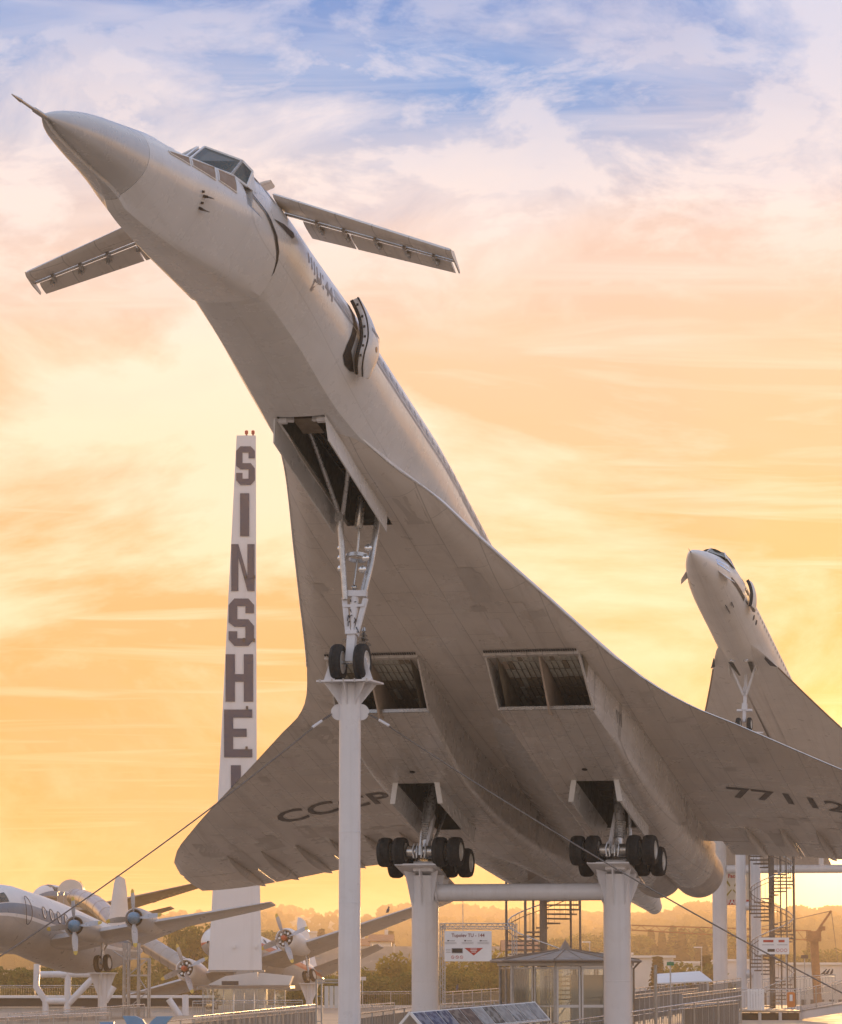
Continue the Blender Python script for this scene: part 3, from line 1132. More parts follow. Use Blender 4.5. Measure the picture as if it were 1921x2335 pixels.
    for side in (1, -1):
        na = empty('engine_nacelle'); na.parent = root

        def nac_ring(s):
            a, b, z0 = yi(s), yo(s), zb(s)
            fr_in = tab(s, [35.75, 42, 49, 54], [.06, .12, .35, .8])
            fr_out = tab(s, [35.75, 38, 42, 48, 54], [.06, .20, .48, .85, .9])
            rt = tab(s, [50, 54.5], [0, 1])
            zt = zlow(min(s, 56.5), 2.4) + .15
            pts = []
            # station positions across the bottom; two are pinned to the wheel-bay edges
            base = list(np.linspace(0, 1, NB))
            pin0, pin1 = (2.1 - a) / (b - a), (3.4 - a) / (b - a)
            i0_, i1_ = 14, 30
            if 40.5 < s < 47:
                base = list(np.linspace(0, pin0, i0_ + 1)) + list(np.linspace(pin0, pin1, i1_ - i0_ + 1))[1:] + list(np.linspace(pin1, 1, NB - i1_))[1:]
            for t in base:
                t2 = t
                y = lerp(a, b, t2)
                di, do = y - a, b - y
                z = z0
                if di < fr_in: z = z0 + fr_in - math.sqrt(max(0, fr_in ** 2 - (fr_in - di) ** 2))
                if do < fr_out: z = max(z, z0 + fr_out - math.sqrt(max(0, fr_out ** 2 - (fr_out - do) ** 2)))
                r_ = (b - a) / 4 + .06
                c1, c2 = a + r_ - .03, b - r_ + .03
                zc = z0 + r_
                zz = min([zc - math.sqrt(max(0, r_ ** 2 - (y - c) ** 2)) for c in (c1, c2)])
                z = lerp(z, max(z, min(zz, zc)), rt)
                pts.append(T(s, side * y, z))
            return [T(s, side * a, zt)] + [T(s, side * a, lerp(zt, pts[0].z, .5))] + pts + [T(s, side * b, lerp(zt, pts[-1].z, .5))] + [T(s, side * b, zt)]
        mb = MB()
        rings = [nac_ring(s) for s in SN]
        mb.loft(rings, closed=False, cap=False)
        nn = len(rings[0])
        ka, kb = SN.index(41.2), SN.index(46.2)
        kf, km = [], []
        for fi, f in enumerate(mb.f):
            ri, k = divmod(fi, nn - 1)
            if ka <= ri < kb and 16 <= k < 32: continue
            kf.append(f); km.append(0)
        mb.f, mb.m = kf, km
        mb.build('cowling', M_NACELLE, na, 38)
        # intake side walls, lips and duct
        for y in (yi(35), yo(35)):
            mb = MB()
            ya, yb_ = (yi(33.95), yi(35.75)) if y < 2 else (yo(33.95), yo(35.75))
            q = [T(33.95, side * ya, zlow(33.95, 2.4) - .02), T(35.78, side * yb_, zb(35.75) + .0), T(36.3, side * yb_, -3.4), T(36.3, side * (yi(36) if y < 2 else yo(36)), zlow(36, 2.4) + .1)]
            inn = .05 if y < 2 else -.05
            mb.prism(q, T(0, side * inn, 0))
            mb.build('intake_wall', M_NACELLE, na, 30)
        mb = MB()
        mb.bar(T(33.98, side * yi(34), zlow(34, 2) - .05), T(33.98, side * yo(34), zlow(34, 3.5) - .05), .18, .12)
        mb.build('upper_lip', M_NACELLE, na)
        mb = MB()
        mb.bar(T(35.8, side * yi(35.8), zb(35.8) + .06), T(35.8, side * yo(35.8), zb(35.8) + .06), .16, .10)
        mb.build('lower_lip', M_BARE, na)
        # bleed grille above the lip
        for k in range(34):
            pass
        mb = MB()
        for k in range(40):
            y = lerp(yi(34) + .05, yo(34) - .05, k / 39)
            mb.box(T(33.80, side * y, zlow(33.8, y) - .03), (.12, .03, .03))
        g = mb.build('bleed_grille', M_SEAL, na); g['kind'] = 'stuff'
        # duct
        mb = MB()
        a, b = 1.27, yo(35.75) - .06
        z_t = -2.36
        mb.add([T(34.1, side * a, z_t), T(34.1, side * b, z_t), T(41, side * b, -3.25), T(41, side * a, -3.25)], [(0, 1, 2, 3)])
        mb.add([T(35.8, side * a, -3.52), T(35.8, side * b, -3.52), T(41, side * b, -3.9), T(41, side * a, -3.9)], [(0, 1, 2, 3)])
        mb.add([T(41, side * a, -3.2), T(41, side * b, -3.2), T(41, side * b, -3.95), T(41, side * a, -3.95)], [(0, 1, 2, 3)])
        for y in (a, b):
            mb.add([T(34.1, side * y, z_t), T(35.8, side * y, -3.55), T(41, side * y, -3.95), T(41, side * y, -3.1)], [(0, 1, 2, 3)])
        mb.build('intake_duct', M_TILE2, na, 0)
        ym = (a + b) / 2
        mb = MB()
        mb.prism([T(34.05, side * ym, z_t), T(34.05, side * ym, z_t - .10), T(35.75, side * ym, -3.72), T(36.3, side * ym, -3.60), T(39, side * ym, -3.7), T(39, side * ym, z_t - .5)], T(0, .05, 0))
        mb.build('intake_splitter', M_TILE3, na)
        # ramp panels: rows of plates on the sloping roof of each duct
        slope = (-3.25 - z_t) / (41 - 34.1)
        rowsS = [34.25, 34.62, 35.15, 35.7, 36.3, 36.95, 37.6]
        mesh_cache = {}
        for h_ in (0, 1):
            y0, y1 = (a + .06, ym - .05) if h_ == 0 else (ym + .08, b - .06)
            for ri in range(len(rowsS) - 1):
                s0, s1 = rowsS[ri] + .025, rowsS[ri + 1] - .025
                nc_ = 7
                wv = (y1 - y0) / nc_ - .035
                key = (ri,)
                if key not in mesh_cache:
                    for mi_, mt in enumerate((M_TILE, M_TILE2, M_TILE3)):
                        q = MB(); q.box((0, 0, 0), (s1 - s0, wv, .03), Matrix.Rotation(-math.atan(slope), 3, 'Y'))
                        mesh_cache[(ri, mi_)] = q.mesh('ramp_panel', mt, 0)
                    mesh_cache[key] = 1
                for ci in range(nc_):
                    y = lerp(y0, y1, (ci + .5) / nc_)
                    sm = (s0 + s1) / 2
                    mi_ = 0 if ri in (0, 1, 2) else 1
                    if random.random() < .08 and ri == 1: mi_ = 2
                    if random.random() < .12: mi_ = 1 - min(mi_, 1)
                    place_mesh('ramp_panel', mesh_cache[(ri, mi_)], na, Matrix.Translation(T(sm, side * y, z_t + slope * (sm - 34.1) - .03 - random.random() * .02)))
        mb = MB()
        mb.bar(T(37.7, side * a, z_t + slope * 3.6 - .06), T(37.7, side * b, z_t + slope * 3.6 - .06), .08, .08)
        mb.build('ramp_hinge', M_TILE3, na)
        # nozzles
        for c, r_ in ((yi(56) + .93, .93), (yo(56) - .93, .93)):
            mb = MB()
            zc = -2.42
            mb.lathe(T(53.6, side * c, zc - .25), T(58.2, side * c, zc + .02), [(0, r_ * .96), (1.2, r_ * 1.0), (1.22, r_ * 1.015), (2.2, r_ * 1.0), (2.22, r_ * .985), (3.2, r_ * .97), (3.22, r_ * .955), (4.3, r_ * .93), (4.55, r_ * .90), (4.5, r_ * .80), (3.0, r_ * .7), (2.9, .02)], 40, cap=False)
            mb.build('exhaust_nozzle', M_NOZZLE, na, 35)
        # seams and vents low on the cowling
        mb = MB()
        for q in range(3):
            s = 38.0 + .22 * q
            yq = yo(s)
            mb.bar(T(s, side * (yq + .006), -2.9), T(s + .15, side * (yq + .006), -3.25), .02, .03)
        mb.build('cooling_slots', M_SEAL, na)
        mb = MB(); mb.sphere(T(40.2, side * 2.65, zb(40.2) - .01), .09, 10, 6, (1.2, 1, .3)); mb.build('drain_hole', M_SEAL, na)

        # wheel bay in the nacelle
        mb = MB()
        zt = -3.35
        zz0, zz1 = zb(41.2) + .01, zb(46.2) + .01
        for y in (2.1, 3.4):
            mb.prism([T(41.2, side * y, zz0), T(46.2, side * y, zz1), T(46.2, side * y, zt), T(41.2, side * y, zt)], T(0, .02, 0))
        mb.prism([T(41.2, side * 2.1, zt), T(46.2, side * 2.1, zt), T(46.2, side * 3.4, zt), T(41.2, side * 3.4, zt)], T(0, 0, .03))
        for s, zz in ((41.22, zz0), (46.18, zz1)):
            mb.prism([T(s, side * 2.1, zz), T(s, side * 3.4, zz), T(s, side * 3.4, zt), T(s, side * 2.1, zt)], T(.02, 0, 0))
        for k in range(5):
            mb.tube([T(41.4 + k * .9, side * 2.15, zt - .1), T(41.5 + k * .9, side * 3.35, zt - .16)], .05, 6)
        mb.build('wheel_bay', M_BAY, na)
        mb = MB(); mb.tube([T(41.6, side * 2.45, -3.55), T(41.6, side * 3.2, -3.55)], .22, 14); mb.build('bay_drum', mat('bay_bronze', (.22, .16, .10)), na, 40)
        for y, lean in ((2.1, -.10), (3.4, .10)):
            mb = MB()
            d0, d1 = .62, .62
            q = [T(41.15, side * y, zz0 + .02), T(46.0, side * y, zz1 + .02), T(45.6, side * (y + lean), zz1 - d1), T(41.35, side * (y + lean), zz0 - d0)]
            mb.prism(q, T(0, side * .05, 0))
            mb.prism([T(41.12, side * (y - .06), zz0), T(41.12, side * (y + .10), zz0), T(41.3, side * (y + lean + .10), zz0 - d0), T(41.3, side * (y + lean - .06), zz0 - d0)], T(.04, 0, 0))
            mb.build('gear_door', M_PAINT, na)

        # ---- main gear
        mg = empty('main_gear'); mg.parent = root
        sm, zm, yc = S_NG + 19.63, -5.73, 3.025
        mb = MB()
        mb.tube([T(sm, side * yc, zm + .1), T(sm, side * yc, zm + 1.0), T(sm + .05, side * (yc - .1), zm + 2.3)], [.13, .15, .17], 14)
        for k in range(8):
            mb.lathe(T(sm, side * yc, zm + .55 + k * .07), T(sm, side * yc, zm + 2), [(0, .16), (.03, .19), (.055, .16)], 12)
        mb.build('oleo_strut', M_STEEL, mg, 40)
        mb = MB()
        mb.bar(T(sm - .55, side * (yc - .16), zm + .15), T(sm + .1, side * (yc - .16), zm + 1.35), .09, .16)
        mb.build('torque_link', M_WHITEMETAL, mg)
        mb = MB()
        mb.tube([T(sm + .35, side * (yc + .30), zm + .2), T(sm + .3, side * (yc + .2), zm + 2.0)], .06, 8)
        mb.build('retraction_rod', M_STEEL, mg)
        mb = MB()
        mb.tube([T(sm + 1.0, side * yc, zm + .9), T(sm + 1.5, side * (yc - .3), -3.4)], .05, 8)
        mb.build('drag_rod', M_STEEL, mg)
        mb = MB()
        mb.bar(T(sm - .8, side * yc, zm), T(sm + .8, side * yc, zm), .22, .26)
        for sx in (-.65, .65):
            mb.tube([T(sm + sx, side * (yc - 1.25), zm), T(sm + sx, side * (yc + 1.25), zm)], .06, 12)
            for a_, b_ in ((-.42, -.12), (.12, .42)):
                mb.tube([T(sm + sx, side * (yc + a_), zm), T(sm + sx, side * (yc + b_), zm)], .20, 20)
        mb.build('bogie_beam', M_BARE, mg, 40)
        mb = MB()
        for yk in (-.18, -.08, .06, .16):
            mb.tube([T(sm - .82, side * (yc + yk), zm + .22), T(sm - .9, side * (yc + yk * 1.2), zm), T(sm - .84, side * (yc + yk), zm - .24)], .025, 6)
        mb.build('brake_lines', M_STEEL, mg, 40)
        wheel(mg, [(sm + sx, -side * (yc + o_), zm) for sx in (-.65, .65) for o_ in (-1.11, -.63, .63, 1.11)], .455, .40)

    # ---- nose gear doors
    for side in (1, -1):
        mb = MB()
        y = .64 * side
        q = [T(18.3, y, -1.47), T(24.25, y, -1.74), T(24.15, y + side * .05, -2.36), T(23.0, y + side * .05, -2.28), T(18.55, y + side * .05, -2.02)]
        mb.prism(q, T(0, side * .035, 0))
        mb.build('nose_gear_door', M_PAINT, root)
    for side in (1, -1):
        mb = MB()
        mb.box(T(18.5, side * .5, -1.42), (.12, .22, .22)); mb.bar(T(18.5, side * .5, -1.42), T(18.6, side * .25, -1.4), .1, .12)
        mb.build('door_hinge', M_WHITEMETAL, root)
    # ---- nose gear
    ng = empty('nose_gear'); ng.parent = root
    s0 = S_NG
    mb = MB()
    mb.bar(T(s0, 0, -5.93), T(s0, 0, -5.14), .22, .20)
    mb.box(T(s0, 0, -5.16), (.30, .30, .10))
    mb.build('fork', M_WHITEMETAL, ng)
    mb = MB()
    mb.bar(T(s0, -.12, -5.12), T(s0 - .04, -.27, -4.18), .06, .14); mb.bar(T(s0, .12, -5.12), T(s0 - .04, .31, -4.22), .06, .14)
    mb.bar(T(s0 - .04, -.30, -4.08), T(s0 - .04, .33, -4.10), .16, .16)
    mb.bar(T(s0 - .04, -.28, -4.42), T(s0 - .04, .30, -4.42), .10, .07)
    mb.build('yoke', M_WHITEMETAL, ng)
    mb = MB(); mb.lathe(T(s0, .01, -4.05), T(s0, 0, -5.2), [(0, .11), (.5, .11), (.9, .05), (1.1, .05)], 14); mb.build('shock_absorber', M_WHITEMETAL, ng, 40)
    mb = MB()
    mb.tube([T(s0 - .1, -.22, -4.25), T(s0 - .45, -.42, -2.1)], [.075, .085], 12)
    mb.build('strut', M_STEEL, ng, 40)
    mb = MB()
    mb.tube([T(s0, .22, -4.1), T(s0 + .12, .34, -3.2), T(s0 + .2, .44, -1.8)], [.10, .09, .09], 12)
    mb.build('strut', M_STEEL, ng, 40)
    mb = MB()
    mb.tube([T(s0 - .45, -.42, -2.05), T(21.0, -.45, -1.05), T(20.0, -.42, -.8)], .06, 10); mb.tube([T(s0 - .6, -.30, -2.05), T(22.3, .12, -1.45), T(21.5, .3, -.8)], .06, 10)
    mb.box(T(s0 - .5, -.4, -2.1), (.2, .22, .28))
    mb.build('drag_brace', M_STEEL, ng, 40)
    mb = MB(); mb.lathe(T(24.0, .02, -1.4), T(24.0, 0, -2.3), [(0, .11), (.85, .11), (.9, .07)], 14); mb.tube([T(24.0, .02, -2.3), T(s0, 0, -3.05)], .035, 8)
    mb.tube([T(s0, 0, -3.15), T(s0, -.05, -3.95)], .03, 8); mb.sphere(T(s0, -.03, -3.9), .08, 10, 6)
    mb.build('actuator', M_BARE, ng, 40)
    mb = MB()
    nn = 20
    mb.lathe(T(s0, 0, -3.02), T(s0, 0, -3.12), [(0, .26), (.0, .32), (.10, .32), (.10, .26), (0, .26)], 22, cap=False)
    mb.build('steering_ring', M_STEEL, ng, 40)
    for y, zs in ((.33, (-2.88, -3.15, -3.46)), (-.40, (-2.86, -3.13, -3.42))):
        for k, z in enumerate(zs):
            mb = MB()
            c = T(s0 - .18, y - (.06 * k if y > 0 else -.02 * k), z)
            mb.sphere(c, .105, 14, 10, (.8, 1, 1))
            mb.bar(c, c + T(.15, 0, 0), .06, .06)
            mb.build('landing_light', M_LAMP, ng, 60)
    mb = MB()
    for k in range(26):
        a = Vector((random.uniform(-.05, .1), random.uniform(-.16, .16), random.uniform(-5.0, -4.3)))
        b = a + Vector((random.uniform(-.05, .05), random.uniform(-.12, .12), random.uniform(-.2, .2)))
        mb.tube([T(s0 - .06 + a.x, a.y, a.z), T(s0 - .06 + b.x, b.y, b.z)], .014, 5)
    h_ = mb.build('hydraulic_hoses', M_DARK, ng); h_['kind'] = 'stuff'
    mb = MB()
    mb.lathe(T(s0 + .3, .22, -4.9), T(s0 + .3, .22, -5.4), [(0, .03), (.1, .06), (.12, .02), (.22, .1), (.24, .02), (.33, .14), (.36, .03), (.45, .22), (.48, .02)], 12)
    mb.lathe(T(s0 + .25, -.2, -5.2), T(s0 + .25, -.2, -5.4), [(0, .02), (.08, .15), (.1, .02)], 12)
    mb.build('deflector', M_BARE, ng)
    mb = MB(); mb.tube([T(s0, -.45, -5.935), T(s0, .45, -5.935)], .05, 10); mb.build('axle', M_BARE, ng, 40)
    wheel(ng, [(s0, -.32, Z_NG), (s0, .32, Z_NG)], .475, .30)
    # fin and tail
    mb = MB()
    for t in (1,):
        r0 = [T(44, 0, -.0), T(50, .2, .2), T(61.5, .03, -.7), T(61.5, -.03, -.7), T(50, -.2, .2)]
        r1 = [T(55.0, 0, 3.4), T(57.5, .07, 3.4), T(61.6, .015, 3.4), T(61.6, -.015, 3.4), T(57.5, -.07, 3.4)]
        mb.loft([r0, r1])
    mb.build('tail_fin', M_PAINT, root, 30)
    return root


WHEEL_MESH = {}


def wheel(parent, spots, r, w):
    """Tyre with rim; axle along local Y."""
    key = (r, w)
    if key not in WHEEL_MESH:
        mb = MB()
        pr = [(-w * .30, r * .60), (-w * .46, r * .66), (-w * .5, r * .80), (-w * .44, r * .92), (-w * .28, r * .985), (-w * .17, r), (-w * .165, r * .975), (-w * .12, r * .975), (-w * .115, r),
              (-w * .02, r), (-.008, r * .975), (.008, r * .975), (w * .02, r), (w * .115, r), (w * .12, r * .975), (w * .165, r * .975), (w * .17, r), (w * .28, r * .985), (w * .44, r * .92), (w * .5, r * .80), (w * .46, r * .66), (w * .30, r * .60)]
        mb.lathe((0, 0, 0), (0, 1, 0), pr, 36)
        for sg in (-1, 1):
            mb.lathe((0, 0, 0), (0, sg, 0), [(w * .30, r * .60), (w * .42, r * .62), (w * .44, r * .57), (w * .34, r * .52), (w * .32, r * .3), (w * .36, r * .26), (w * .36, r * .12), (w * .42, r * .1), (w * .42, .004)], 28, mi=1)
            for k in range(8):
                a = k * PI / 4
                mb.box((r * .42 * math.cos(a), sg * w * .335, r * .42 * math.sin(a)), (.03, .02, .03), mi=1)
        WHEEL_MESH[key] = mb.mesh('wheel', [M_RUBBER, M_RIM], 38)
    for p in spots:
        place_mesh('wheel', WHEEL_MESH[key], parent, Matrix.Translation(p))


JET = jet()
# ------------------------------------------------------------------ pillars and cables of the large jet


def flange(mb, c, w, d, t, rot):
    mb.box(c, (w, d, t), rot)


def nose_pillar():
    w = JET_M @ Vector((S_NG, 0, Z_NG))
    cx, cy, top = w.x, w.y, w.z - .52
    root = empty('support_pillar', (cx, cy, 0))
    tag(root, 'slim white steel pillar carrying the nose wheels of the large jet, ears and cables near its top', 'pillar', 'jet support pillars')
    rot = Matrix.Rotation(R(-14.8), 3, 'Z')
    mb = MB(); mb.lathe((0, 0, 0), (0, 0, 1), [(0, .285), (top * .30, .285), (top * .30, .278), (top - .03, .278)], 40); mb.build('shaft', M_WHITEMETAL, root, 40)
    mb = MB(); mb.box((0, 0, top), (1.44, 1.3, .045), rot); mb.build('cap_plate', M_WHITEMETAL, root)
    for bx in (-.62, -.3, 0, .3, .62):
        mb = MB(); c = rot @ Vector((bx, -.655, 0)); mb.lathe((c.x, c.y, top - .05), (c.x, c.y, top + .1), [(0, .022), (.1, .022)], 6); mb.build('bolt', M_GALV, root)
    for zz in (1.9, 3.6, 5.4):
        mb = MB(); mb.lathe((0, 0, zz), (0, 0, zz + 1), [(0, .280), (.012, .287), (.024, .280)], 36); mb.build('weld_seam', M_WHITEMETAL, root, 40)
    for k in range(8):
        a = k * PI / 4 + R(-14.8)
        d = Vector((math.cos(a), math.sin(a), 0))
        ln = .62 if k % 2 == 0 else .78
        mb = MB(); mb.plate([d * .27 + Vector((0, 0, top - .03)), d * ln + Vector((0, 0, top - .03)), d * .27 + Vector((0, 0, top - .60))], .025); mb.build('gusset', M_WHITEMETAL, root)
    for sx in (-1, 1):
        q = [Vector((sx * .36, -.2, top + .02)), Vector((sx * .66, -.2, top + .02)), Vector((sx * .47, -.2, top + .58)), Vector((sx * .40, -.2, top + .60))]
        mb = MB(); mb.prism([rot @ p for p in q], rot @ Vector((0, .05, 0)))
        q = [Vector((sx * .40, -.2, top + .02)), Vector((sx * .40, .3, top + .02)), Vector((sx * .42, .06, top + .62)), Vector((sx * .42, -.1, top + .62))]
        mb.prism([rot @ p for p in q], rot @ Vector((sx * .03, 0, 0)))
        mb.build('wheel_chock', M_WHITEMETAL, root)
        # ear for the cables
        ze = (at(799, 1624, cy)).z
        mb = MB()
        mb.lathe((sx * .28, -.03, ze), (sx * .28, .03, ze), [(0, .21), (.05, .21)], 28)
        mb.build('cable_ear', M_WHITEMETAL, root, 40)
    return Vector((cx, cy, 0)), ze


NP, EARZ = nose_pillar()


def cable(a, b, label):
    a, b = Vector(a), Vector(b)
    d = (b - a).normalized()
    root = empty('guy_cable', a)
    tag(root, label, 'cable', 'guy cables')
    L = (b - a).length
    pts = [d * (L * t) + Vector((0, 0, -0.35 * 4 * t * (1 - t))) for t in np.linspace(.0, 1, 15)]
    pts = [d * .45 + (p - pts[0]) * ((L - .45) / L) for p in pts]
    mb = MB(); mb.tube(pts, .018, 8); mb.build('rope', M_CABLE, root, 60)
    mb = MB(); mb.tube([d * .40, d * .75], .035, 10); mb.build('socket', M_WHITEMETAL, root, 40)
    mb = MB()
    s = d.cross(Vector((0, 0, 1))).normalized()
    loop = [s * (.045 * math.sin(t)) + d * (.19 + .16 * -math.cos(t)) for t in np.linspace(0, 2 * PI, 14)]
    mb.tube(loop, .016, 6); mb.build('shackle', M_CABLE, root, 60)
    mb = MB(); mb.box(b - a, (.4, .4, .12)); mb.build('anchor_plate', M_GALV, root)


cable(NP + Vector((-.45, 0, EARZ - .03)), at(-350, 2397, 85.2), 'dark steel guy cable running from the nose pillar down to the lower left')
cable(NP + Vector((.45, 0, EARZ - .03)), at(2200, 2403, 84.8), 'steel guy cable running from the nose pillar down to the lower right')


def main_pillars():
    tops = []
    for side, lab in ((-1, 'thick white pillar under the wheels nearer the slim nose pillar, horizontal tube joined to it'), (1, 'thick white pillar under the wheels standing before the glass kiosk')):
        w = JET_M @ Vector((S_NG + 19.63, -side * 3.025, -5.73))
        top = w.z - .50
        cx, cy = w.x - (.02 if side < 0 else .05), w.y
        root = empty('support_pillar', (cx, cy, 0))
        tag(root, lab, 'pillar', 'jet support pillars')
        pm = JET_M.to_3x3()
        mb = MB(); mb.lathe((0, 0, 0), (0, 0, 1), [(0, .415), (1.62, .415), (1.625, .422), (1.64, .422), (1.645, .415), (top - .05, .415)], 48); mb.build('shaft', M_WHITEMETAL, root, 40)
        # tilted cap plate, parallel to the aircraft
        q = pm @ Matrix(((1, 0, 0), (0, 1, 0), (0, 0, 1)))
        mb = MB(); mb.box((0, .35, top - .02), (2.5, 1.30, .05), q); mb.build('cap_plate', M_WHITEMETAL, root)
        mb = MB(); mb.box((0, -.25, top + .16), (.55, .62, .30), q); mb.build('saddle', M_WHITEMETAL, root)
        A, S = q @ Vector((1, 0, 0)), q @ Vector((0, 1, 0))
        for d, ln, dp in ((S, .62, 1.0), (-S, .62, 1.0), (A, 1.35, 1.15), (-A, .75, .95), ((A + S).normalized(), .85, 1.0), ((A - S).normalized(), .85, 1.0), ((-A + S).normalized(), .75, .95), ((-A - S).normalized(), .75, .95)):
            c = Vector((0, 0, top - .04))
            p1 = c + d * ln
            dh = Vector((d.x, d.y, 0)).normalized()
            mb = MB(); mb.plate([c + d * .35, p1, dh * .40 + Vector((0, 0, top - dp - .1))], .03); mb.build('gusset', M_WHITEMETAL, root)
        tops.append((root, Vector((cx, cy, 0)), top))
    (r0, c0, t0), (r1, c1, t1) = tops
    zc = (at(1190, 2036, c0.y)).z
    a, b = Vector((c0.x, c0.y, zc)), Vector((c1.x, c1.y, zc))
    d = (b - a).normalized()
    tb = empty('cross_tube', a)
    tag(tb, 'horizontal white steel tube joining the two thick pillars', 'beam')
    mb = MB(); mb.tube([d * .40, d * ((b - a).length - .40)], .262, 32); mb.build('tube', M_WHITEMETAL, tb, 40)
    for t in (.41, (b - a).length - .41):
        mb = MB(); mb.tube([d * (t - .03), d * (t + .03)], .33, 32); mb.build('collar', M_WHITEMETAL, tb, 40)


main_pillars()


# ------------------------------------------------------------------ the second delta-wing jet
def second_jet():
    W = at(1697, 1652, 210)
    M2 = air_frame((17.2, 0, -4.75), W, 15.2, 15.7)
    root = empty('supersonic_airliner', mat=M2)
    tag(root, 'smaller white delta-wing jet with dark windscreen, nose up beyond the wing lettered 77112', 'airliner', 'supersonic airliners')
    P2 = mat('far_jet_paint', (.80, .75, .70), .34, 0, .06, .5, streak=((.2, 3, 3), .3, (.4, .33, .28)), lines=(2.6, .9, .012, .15))
    fz = smooth_tab([0, 1, 2.5, 4.5, 6.5, 9, 12, 17, 25, 40, 52, 61], [-1.05, -.92, -.72, -.42, -.2, -.05, 0, 0, 0, 0, .2, .9])
    rw = smooth_tab([0, .3, 1, 2.5, 4.5, 6.5, 9, 12, 40, 52, 61], [.04, .2, .42, .78, 1.1, 1.32, 1.42, 1.44, 1.44, 1.1, .1])
    rh = smooth_tab([0, .3, 1, 2.5, 4.5, 6.5, 9, 12, 40, 52, 61], [.04, .2, .42, .78, 1.12, 1.45, 1.6, 1.65, 1.65, 1.2, .1])
    mb = MB(); rings = []
    for s in [0, .1, .3, .6, 1, 1.6, 2.5, 3.5, 4.5, 5.5, 6.5, 7.5, 9, 10.5, 12, 15, 18, 22, 28, 34, 40, 46, 52, 57, 60.8]:
        rings.append([T(s, rw(s) * math.sin(2 * PI * k / 40), fz(s) + rh(s) * math.cos(2 * PI * k / 40)) for k in range(40)])
    mb.loft(rings); mb.build('fuselage', P2, root, 40)

    def onf(s, deg, out=.012, side=1):
        return T(s, side * (rw(s) + out) * math.sin(R(deg)), fz(s) + (rh(s) + out) * math.cos(R(deg)))
    mb = MB(); mb.tube([T(.2, 0, -1.03), T(-.7, 0, -1.12)], [.03, .01], 6); mb.build('pitot_probe', M_DARK, root)
    # windscreen: raised, behind the drooped nose
    for sgn in (1, -1):
        mb = MB(); mb.plate([T(4.5, sgn * .04, .80), T(5.35, sgn * .04, 1.32), T(5.5, sgn * .72, 1.12), T(5.0, sgn * .92, .62)], .04); mb.build('windscreen', M_COCKPIT, root)
    for sgn in (1, -1):
        mb = MB(); mb.plate([T(5.1, sgn * .95, .62), T(5.55, sgn * .75, 1.10), T(6.3, sgn * .95, 1.02), T(6.2, sgn * 1.25, .42)], .04); mb.build('side_screen', M_COCKPIT, root)
    mb = MB()
    arch = [[T(s, w_ * math.sin(R(a)), zc + h_ * math.cos(R(a))) for a in range(-80, 81, 16)] for s, w_, zc, h_ in ((5.32, .95, .2, 1.15), (6.3, 1.26, .0, 1.42), (8.2, 1.40, -.08, 1.60))]
    mb.loft(arch, closed=False, cap=False); mb.build('cockpit_roof', P2, root, 50)
    mb = MB()
    mb.bar(T(4.45, 0, .80), T(5.38, 0, 1.36), .07, .07); mb.bar(T(5.0, .95, .6), T(5.55, .74, 1.14), .07, .07); mb.bar(T(5.0, -.95, .6), T(5.55, -.74, 1.14), .07, .07)
    mb.build('screen_frame', P2, root)
    for side in (1, -1):
        mb = MB()
        mb.plate([onf(3.2, 105, .0, side), onf(4.8, 100, .0, side), onf(5.0, 108, .42, side), onf(3.9, 112, .36, side)], .03)
        mb.build('nose_strake', P2, root)
        mb = MB()
        mb.loft([[onf(s, 62, .012, side), onf(s, 84, .012, side)] for s in np.linspace(3.0, 5.2, 6)], closed=False, cap=False)
        mb.build('visor_panel', M_LAMP, root, 40)
        mb = MB()
        mb.loft([[onf(s, 92 + (s - 5.4) * 2, .012, side), onf(s, 102 + (s - 5.4) * 2, .012, side)] for s in np.linspace(5.4, 8.6, 6)], closed=False, cap=False)
        mb.build('dark_stripe', M_DARK if side > 0 else M_STRIPE, root)
        for s, dg in ((11.5, 104), (12.3, 104)):
            mb = MB(); mb.lathe(onf(s, dg, .0, side), onf(s, dg, .1, side), [(0, .16), (.02, .16)], 6); mb.build('cabin_port', M_DARK, root, 0)
        for k in range(30):
            mb = MB(); s = 9 + k * .7
            mb.add([onf(s, 78, .012, side), onf(s + .2, 78, .012, side), onf(s + .2, 84, .012, side), onf(s, 84, .012, side)], [(0, 1, 2, 3)])
            mb.build('cabin_window', M_DARK, root)
        # landing lamps in the belly
        mb = MB(); mb.lathe(T(15.0, side * .38, -1.63), T(15.0, side * .38, -1.75), [(0, .17), (.05, .17), (.06, .13), (.03, .12)], 16); mb.build('landing_lamp', M_LAMP, root, 40)
    mb = MB(); mb.lathe(onf(6.8, 150, 0), onf(6.8, 150, .1), [(0, .03), (.3, .01)], 6); mb.bar(onf(7.0, 135, .02), onf(7.5, 137, .1), .02, .1); mb.bar(onf(7.0, 150, .02), onf(7.8, 150, .12), .02, .1)
    mb.build('antenna', M_DARK, root)
    # open door
    dr = empty('passenger_door'); dr.parent = root
    mb = MB(); mb.add([onf(8.6, 55, .014), onf(9.5, 55, .014), onf(9.5, 104, .014), onf(8.9, 104, .014), onf(8.6, 80, .016), onf(9.5, 80, .016)], [(0, 1, 5, 4), (4, 5, 2, 3)]); mb.build('door_opening', M_SEAL, dr)
    mb = MB()
    ro = [[onf(lerp(9.25, 10.35, u), dg, .30 + .1 * math.sin(PI * u)) for u in np.linspace(0, 1, 5)] for dg in np.linspace(58, 106, 10)]
    ri = [[onf(lerp(9.25, 10.35, u), dg, .16) for u in np.linspace(0, 1, 5)] for dg in np.linspace(58, 106, 10)]
    mb.loft(ro, closed=False, cap=False); mb.loft(ri, closed=False, cap=False)
